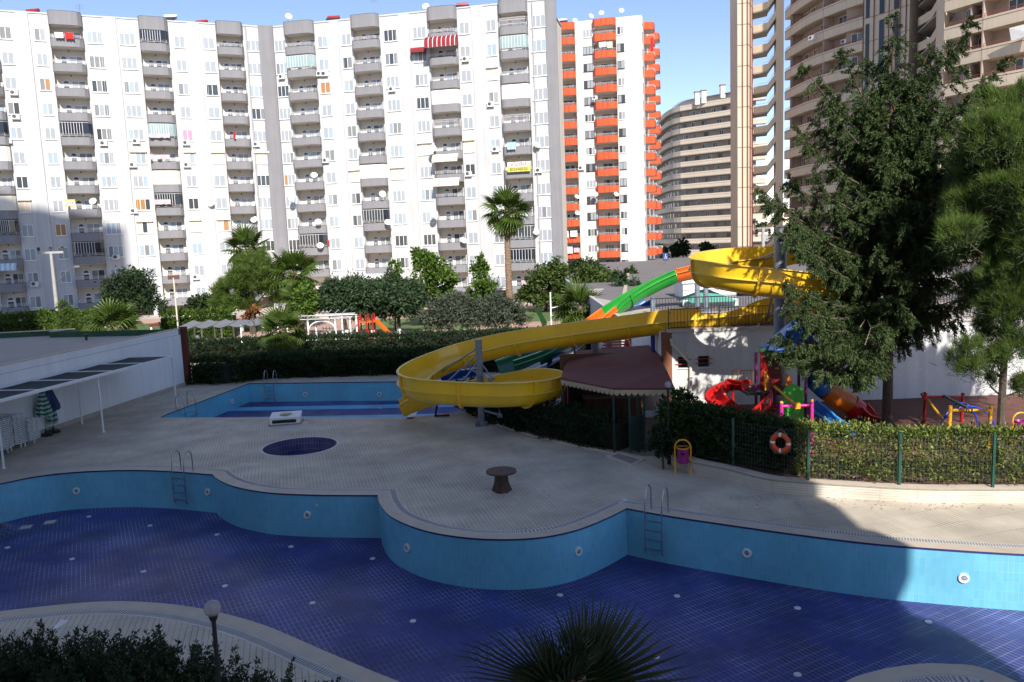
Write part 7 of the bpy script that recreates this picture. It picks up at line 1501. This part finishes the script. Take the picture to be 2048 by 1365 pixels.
zt2 = top_.z; m = MB(); m.tube([(0,0,0),(dx*.0,0,zt2)], .22, 10, .13); m.build('pole', mat('concrete_grey', (0.36,0.35,0.33), .9, .1, 3), t, smooth=True)
m = MB(); m.box(-1.2,1.2,-.1,.1,zt2,zt2+.2); m.build('crossarm', mat('concrete_grey', (0.36,0.35,0.33), .9, .1, 3), t)
for x in (-1.1,0,1.1): m = MB(); m.lathe([(.04,0),(.04,.1),(.14,.15),(.10,.25),(.15,.3),(.08,.42),(.001,.45)], 10, (x,0,zt2+.2)); m.build('insulator', mat('brown_porcelain', (0.03,0.02,0.018), .3), t, smooth=True)
m = MB(); m.tube([(0,0,zt2-2.6),(.5,0,zt2-2.5),(.7,0,zt2-2.3),(1.4,0,zt2-1.7),(2.3,0,zt2-1.3)], .04, 6); m.box(2.1,2.5,-.1,.1,zt2-1.35,zt2-1.2); m.build('lamp_arm', M_steel, t)
t = thing('street_sign_pole', 'thin pole with a brown sign board before the left block', 'sign', gp(351,72)); q = Q(346,556,72); m = MB(); m.tube([(0,0,0),(0,0,q.z)], .07, 8); m.build('pole', mat('cream_pipe', (0.62,0.58,0.48), 0.5), t); m = MB(); m.box(-.5,.5,-.05,.05,q.z-.15,q.z+.2); m.build('board', mat('brown_board', (0.10,0.06,0.05), .6), t); m = MB(); m.box(-.5,.5,-.06,.06,q.z+.201,q.z+.27); m.build('board_edge', M_op, t)
t = thing('disabled_parking_sign', 'small blue wheelchair parking sign far behind the orange slide', 'sign', Q(1331,514,120)); t.scale = (.75,)*3; m = MB(); m.box(-.55,.55,-.03,.03,-.75,.75); m.build('panel', mat('sign_blue', (0.02,0.05,0.2), .4), t); m = MB(); m.tube([(0,.1,-6),(0,.1,.7)], .06, 6); m.build('pole', M_steel, t)
m = MB(); m.lathe([(.09,0),(.001,.01)], 10); m.v = [(x,-.035-z,y+.42) for x,y,z in m.v]; m.bar((0,-.04,.3),(0,-.04,-.05),.07,.02,up=(0,1,0)); m.bar((0,-.04,.12),(.2,-.04,.12),.06,.02,up=(0,1,0)); m.bar((0,-.04,-.05),(.2,-.04,-.05),.07,.02,up=(0,1,0)); m.bar((.2,-.04,-.05),(.3,-.04,-.35),.07,.02,up=(0,1,0)); m.tube([(.22*math.cos(a*.4+2.0),-.04,-.2+.22*math.sin(a*.4+2.0)) for a in range(11)], .03, 5); m.build('wheelchair_symbol', M_white, t)
# upper street on the right
tess('upper_street', [[(9.5,46),(30,46),(30,140),(22,140),(6.3,60)]], 3.456, M_asphalt, kind='structure')
tess('upper_ground', [[(6.2,69.9),(120,69.9),(120,150),(6.2,150)]], 3.446, M_asphalt, kind='structure')
m = MB(); m.box(6.0,6.2,43.5,140,0,3.5); m.build('retaining_wall', M_facade2, kind='structure')
m = MB(); m.ribbon([(7.2,50),(9.0,62),(15,100)], .3, 3.45, 3.57); m.build('street_kerb', M_coping, kind='structure')
t = thing('terrace_rear_railing', 'black railing across the rear of the terrace behind the yellow slide', 'railing', (0,0,0)); y = 43.0; xa = Q(1302,610,y).x; xb = Q(1400,610,y).x
m = MB(); m.box(xa,40,y-.02,y+.02,4.52,4.57); m.box(xa,40,y-.02,y+.02,3.6,3.65); m.build('rail', M_black, t)
for k in range(110): x = xa+k*.155; m = MB(); m.box(x-.012,x+.012,y-.012,y+.012,3.45,4.52); m.build('baluster', M_black, t)
t = thing('white_kiosk', 'white kiosk building behind the green market umbrella', 'kiosk', Q(1372,600,56)); t.location.z = 3.45; zt3 = Q(1400,566,56).z-3.45; m = MB(); m.box(-.2,3.6,0,3,0,zt3); m.build('wall', M_whitewall, t); m = MB(); m.box(-.3,3.7,-.15,3.1,zt3,zt3+.2); m.build('roof', M_white, t)
for z in (zt3-.5,zt3-.9): m = MB(); m.box(-.2,3.6,-.05,-.001,z,z+.05); m.build('ledge', mat('joint_grey', (0.45,0.45,0.47), 0.7), t)
t = thing('market_umbrella', 'open pale green market umbrella before the white kiosk', 'umbrella', Q(1412,600,50)); t.location.z = 3.45; zt4 = Q(1412,577,50).z-3.45; m = MB(); ap = (0,0,zt4); cr_ = [(-1.6,-1.6,zt4-.75),(1.6,-1.6,zt4-.75),(1.6,1.6,zt4-.75),(-1.6,1.6,zt4-.75)]; m.add([ap]+cr_, [(0,1,2),(0,2,3),(0,3,4),(0,4,1)]); m.build('canopy', mat('teal_canvas', (0.10,0.32,0.26), .8), t); m = MB(); m.tube([(0,0,0),(0,0,zt4)], .04, 8); m.build('pole', M_white, t)
t = thing('white_site_wall', 'white low wall beneath the green market umbrella', 'wall', Q(1366,620,49)); t.location.z = 3.45; m = MB(); m.box(0,3.4,0,.2,0,Q(1400,600,49).z-3.45); m.build('wall', M_whitewall, t)
nm_bolts = False
t = thing('blue_flume_rear', 'strip of a blue flume lying behind the terrace railing', 'water slide', (0,0,0)); flume(t, [h5(1760,640,38.5),h5(1640,640,38.5),h5(1540,645,38.2),h5(1455,652,38)], r=.35, sec=60, mats=[M_bl], joint_mat=M_bl)
t = thing('beige_plinth', 'low rounded beige plinth on the terrace behind the railing', 'plinth', Q(1490,652,36.6)); t.location.z = 3.45; m = MB(); n = 24; m.add([(2.6*math.cos(2*math.pi*k/n),.7*math.sin(2*math.pi*k/n),0) for k in range(n)]+[(2.4*math.cos(2*math.pi*k/n),.6*math.sin(2*math.pi*k/n),.45) for k in range(n)], [(k,(k+1)%n,n+(k+1)%n,n+k) for k in range(n)]+[tuple(range(n,2*n))]); m.build('plinth', mat('beige_plinth', (0.4,0.34,0.28), .85), t)
t = thing('transformer_pole', 'grey pole with two insulators above the yellow slide rim', 'utility pole', Q(1526,560,75)); t.location.z = 3.45; zz = Q(1526,458,75).z-3.45; m = MB(); m.tube([(0,0,0),(0,0,zz)], .2, 10, .15); m.build('pole', mat('concrete_grey', (0.36,0.35,0.33), .9, .1, 3), t, smooth=True); m = MB(); m.box(-.8,.8,-.08,.08,zz,zz+.12); m.build('crossarm', M_steel, t)
for x in (-.6,.6): m = MB(); m.lathe([(.05,0),(.18,-.15),(.1,-.25),(.18,-.35),(.1,-.5),(.15,-.7),(.001,-.75)], 10, (x,0,zz)); m.build('insulator', mat('brown_porcelain', (0.03,0.02,0.018), .3), t)
t = thing('small_white_flume', 'pale green end of a further slide behind the cypress, top', 'water slide', (0,0,0)); flume(t, [h5(1680,505,39),h5(1600,504,39),h5(1560,506,39.4)], r=.35, sec=60, mats=[mat('pale_green_fibreglass', (0.35,0.5,0.38), .4)], joint_mat=M_white)
# dry leaves blown about
lv = rng.random((700,2)); pts = []
for a, b in lv:
    r_ = random.random()
    if r_ < .45: q = P(300+1700*a, 1130+220*b, PZ+.012)
    elif r_ < .7: q = P(1400+640*a, 990+30*b, .012)
    else: q = P(350+950*a, 850+150*b, .012)
    if r_ >= .45:
        if any(math.dist((q.x,q.y), cen) < 1.7 for _ in (0,)): continue
    pts.append((q.x,q.y,q.z))
pts = np.array(pts); an = rng.random(len(pts))*6.28; V, F = leaf_quads(pts, np.stack([np.cos(an),np.sin(an),np.full(len(pts),.08)],1), np.tile([0.,0.,1.],(len(pts),1)), .05+.05*rng.random(len(pts)), .03)
link('dry_leaves', mesh_np('dry_leaves', V, F, leaf('dry_leaf_litter', (0.13,0.075,0.03), .6, 0)), kind='stuff')
print('tris', NCON*2, NPIN)
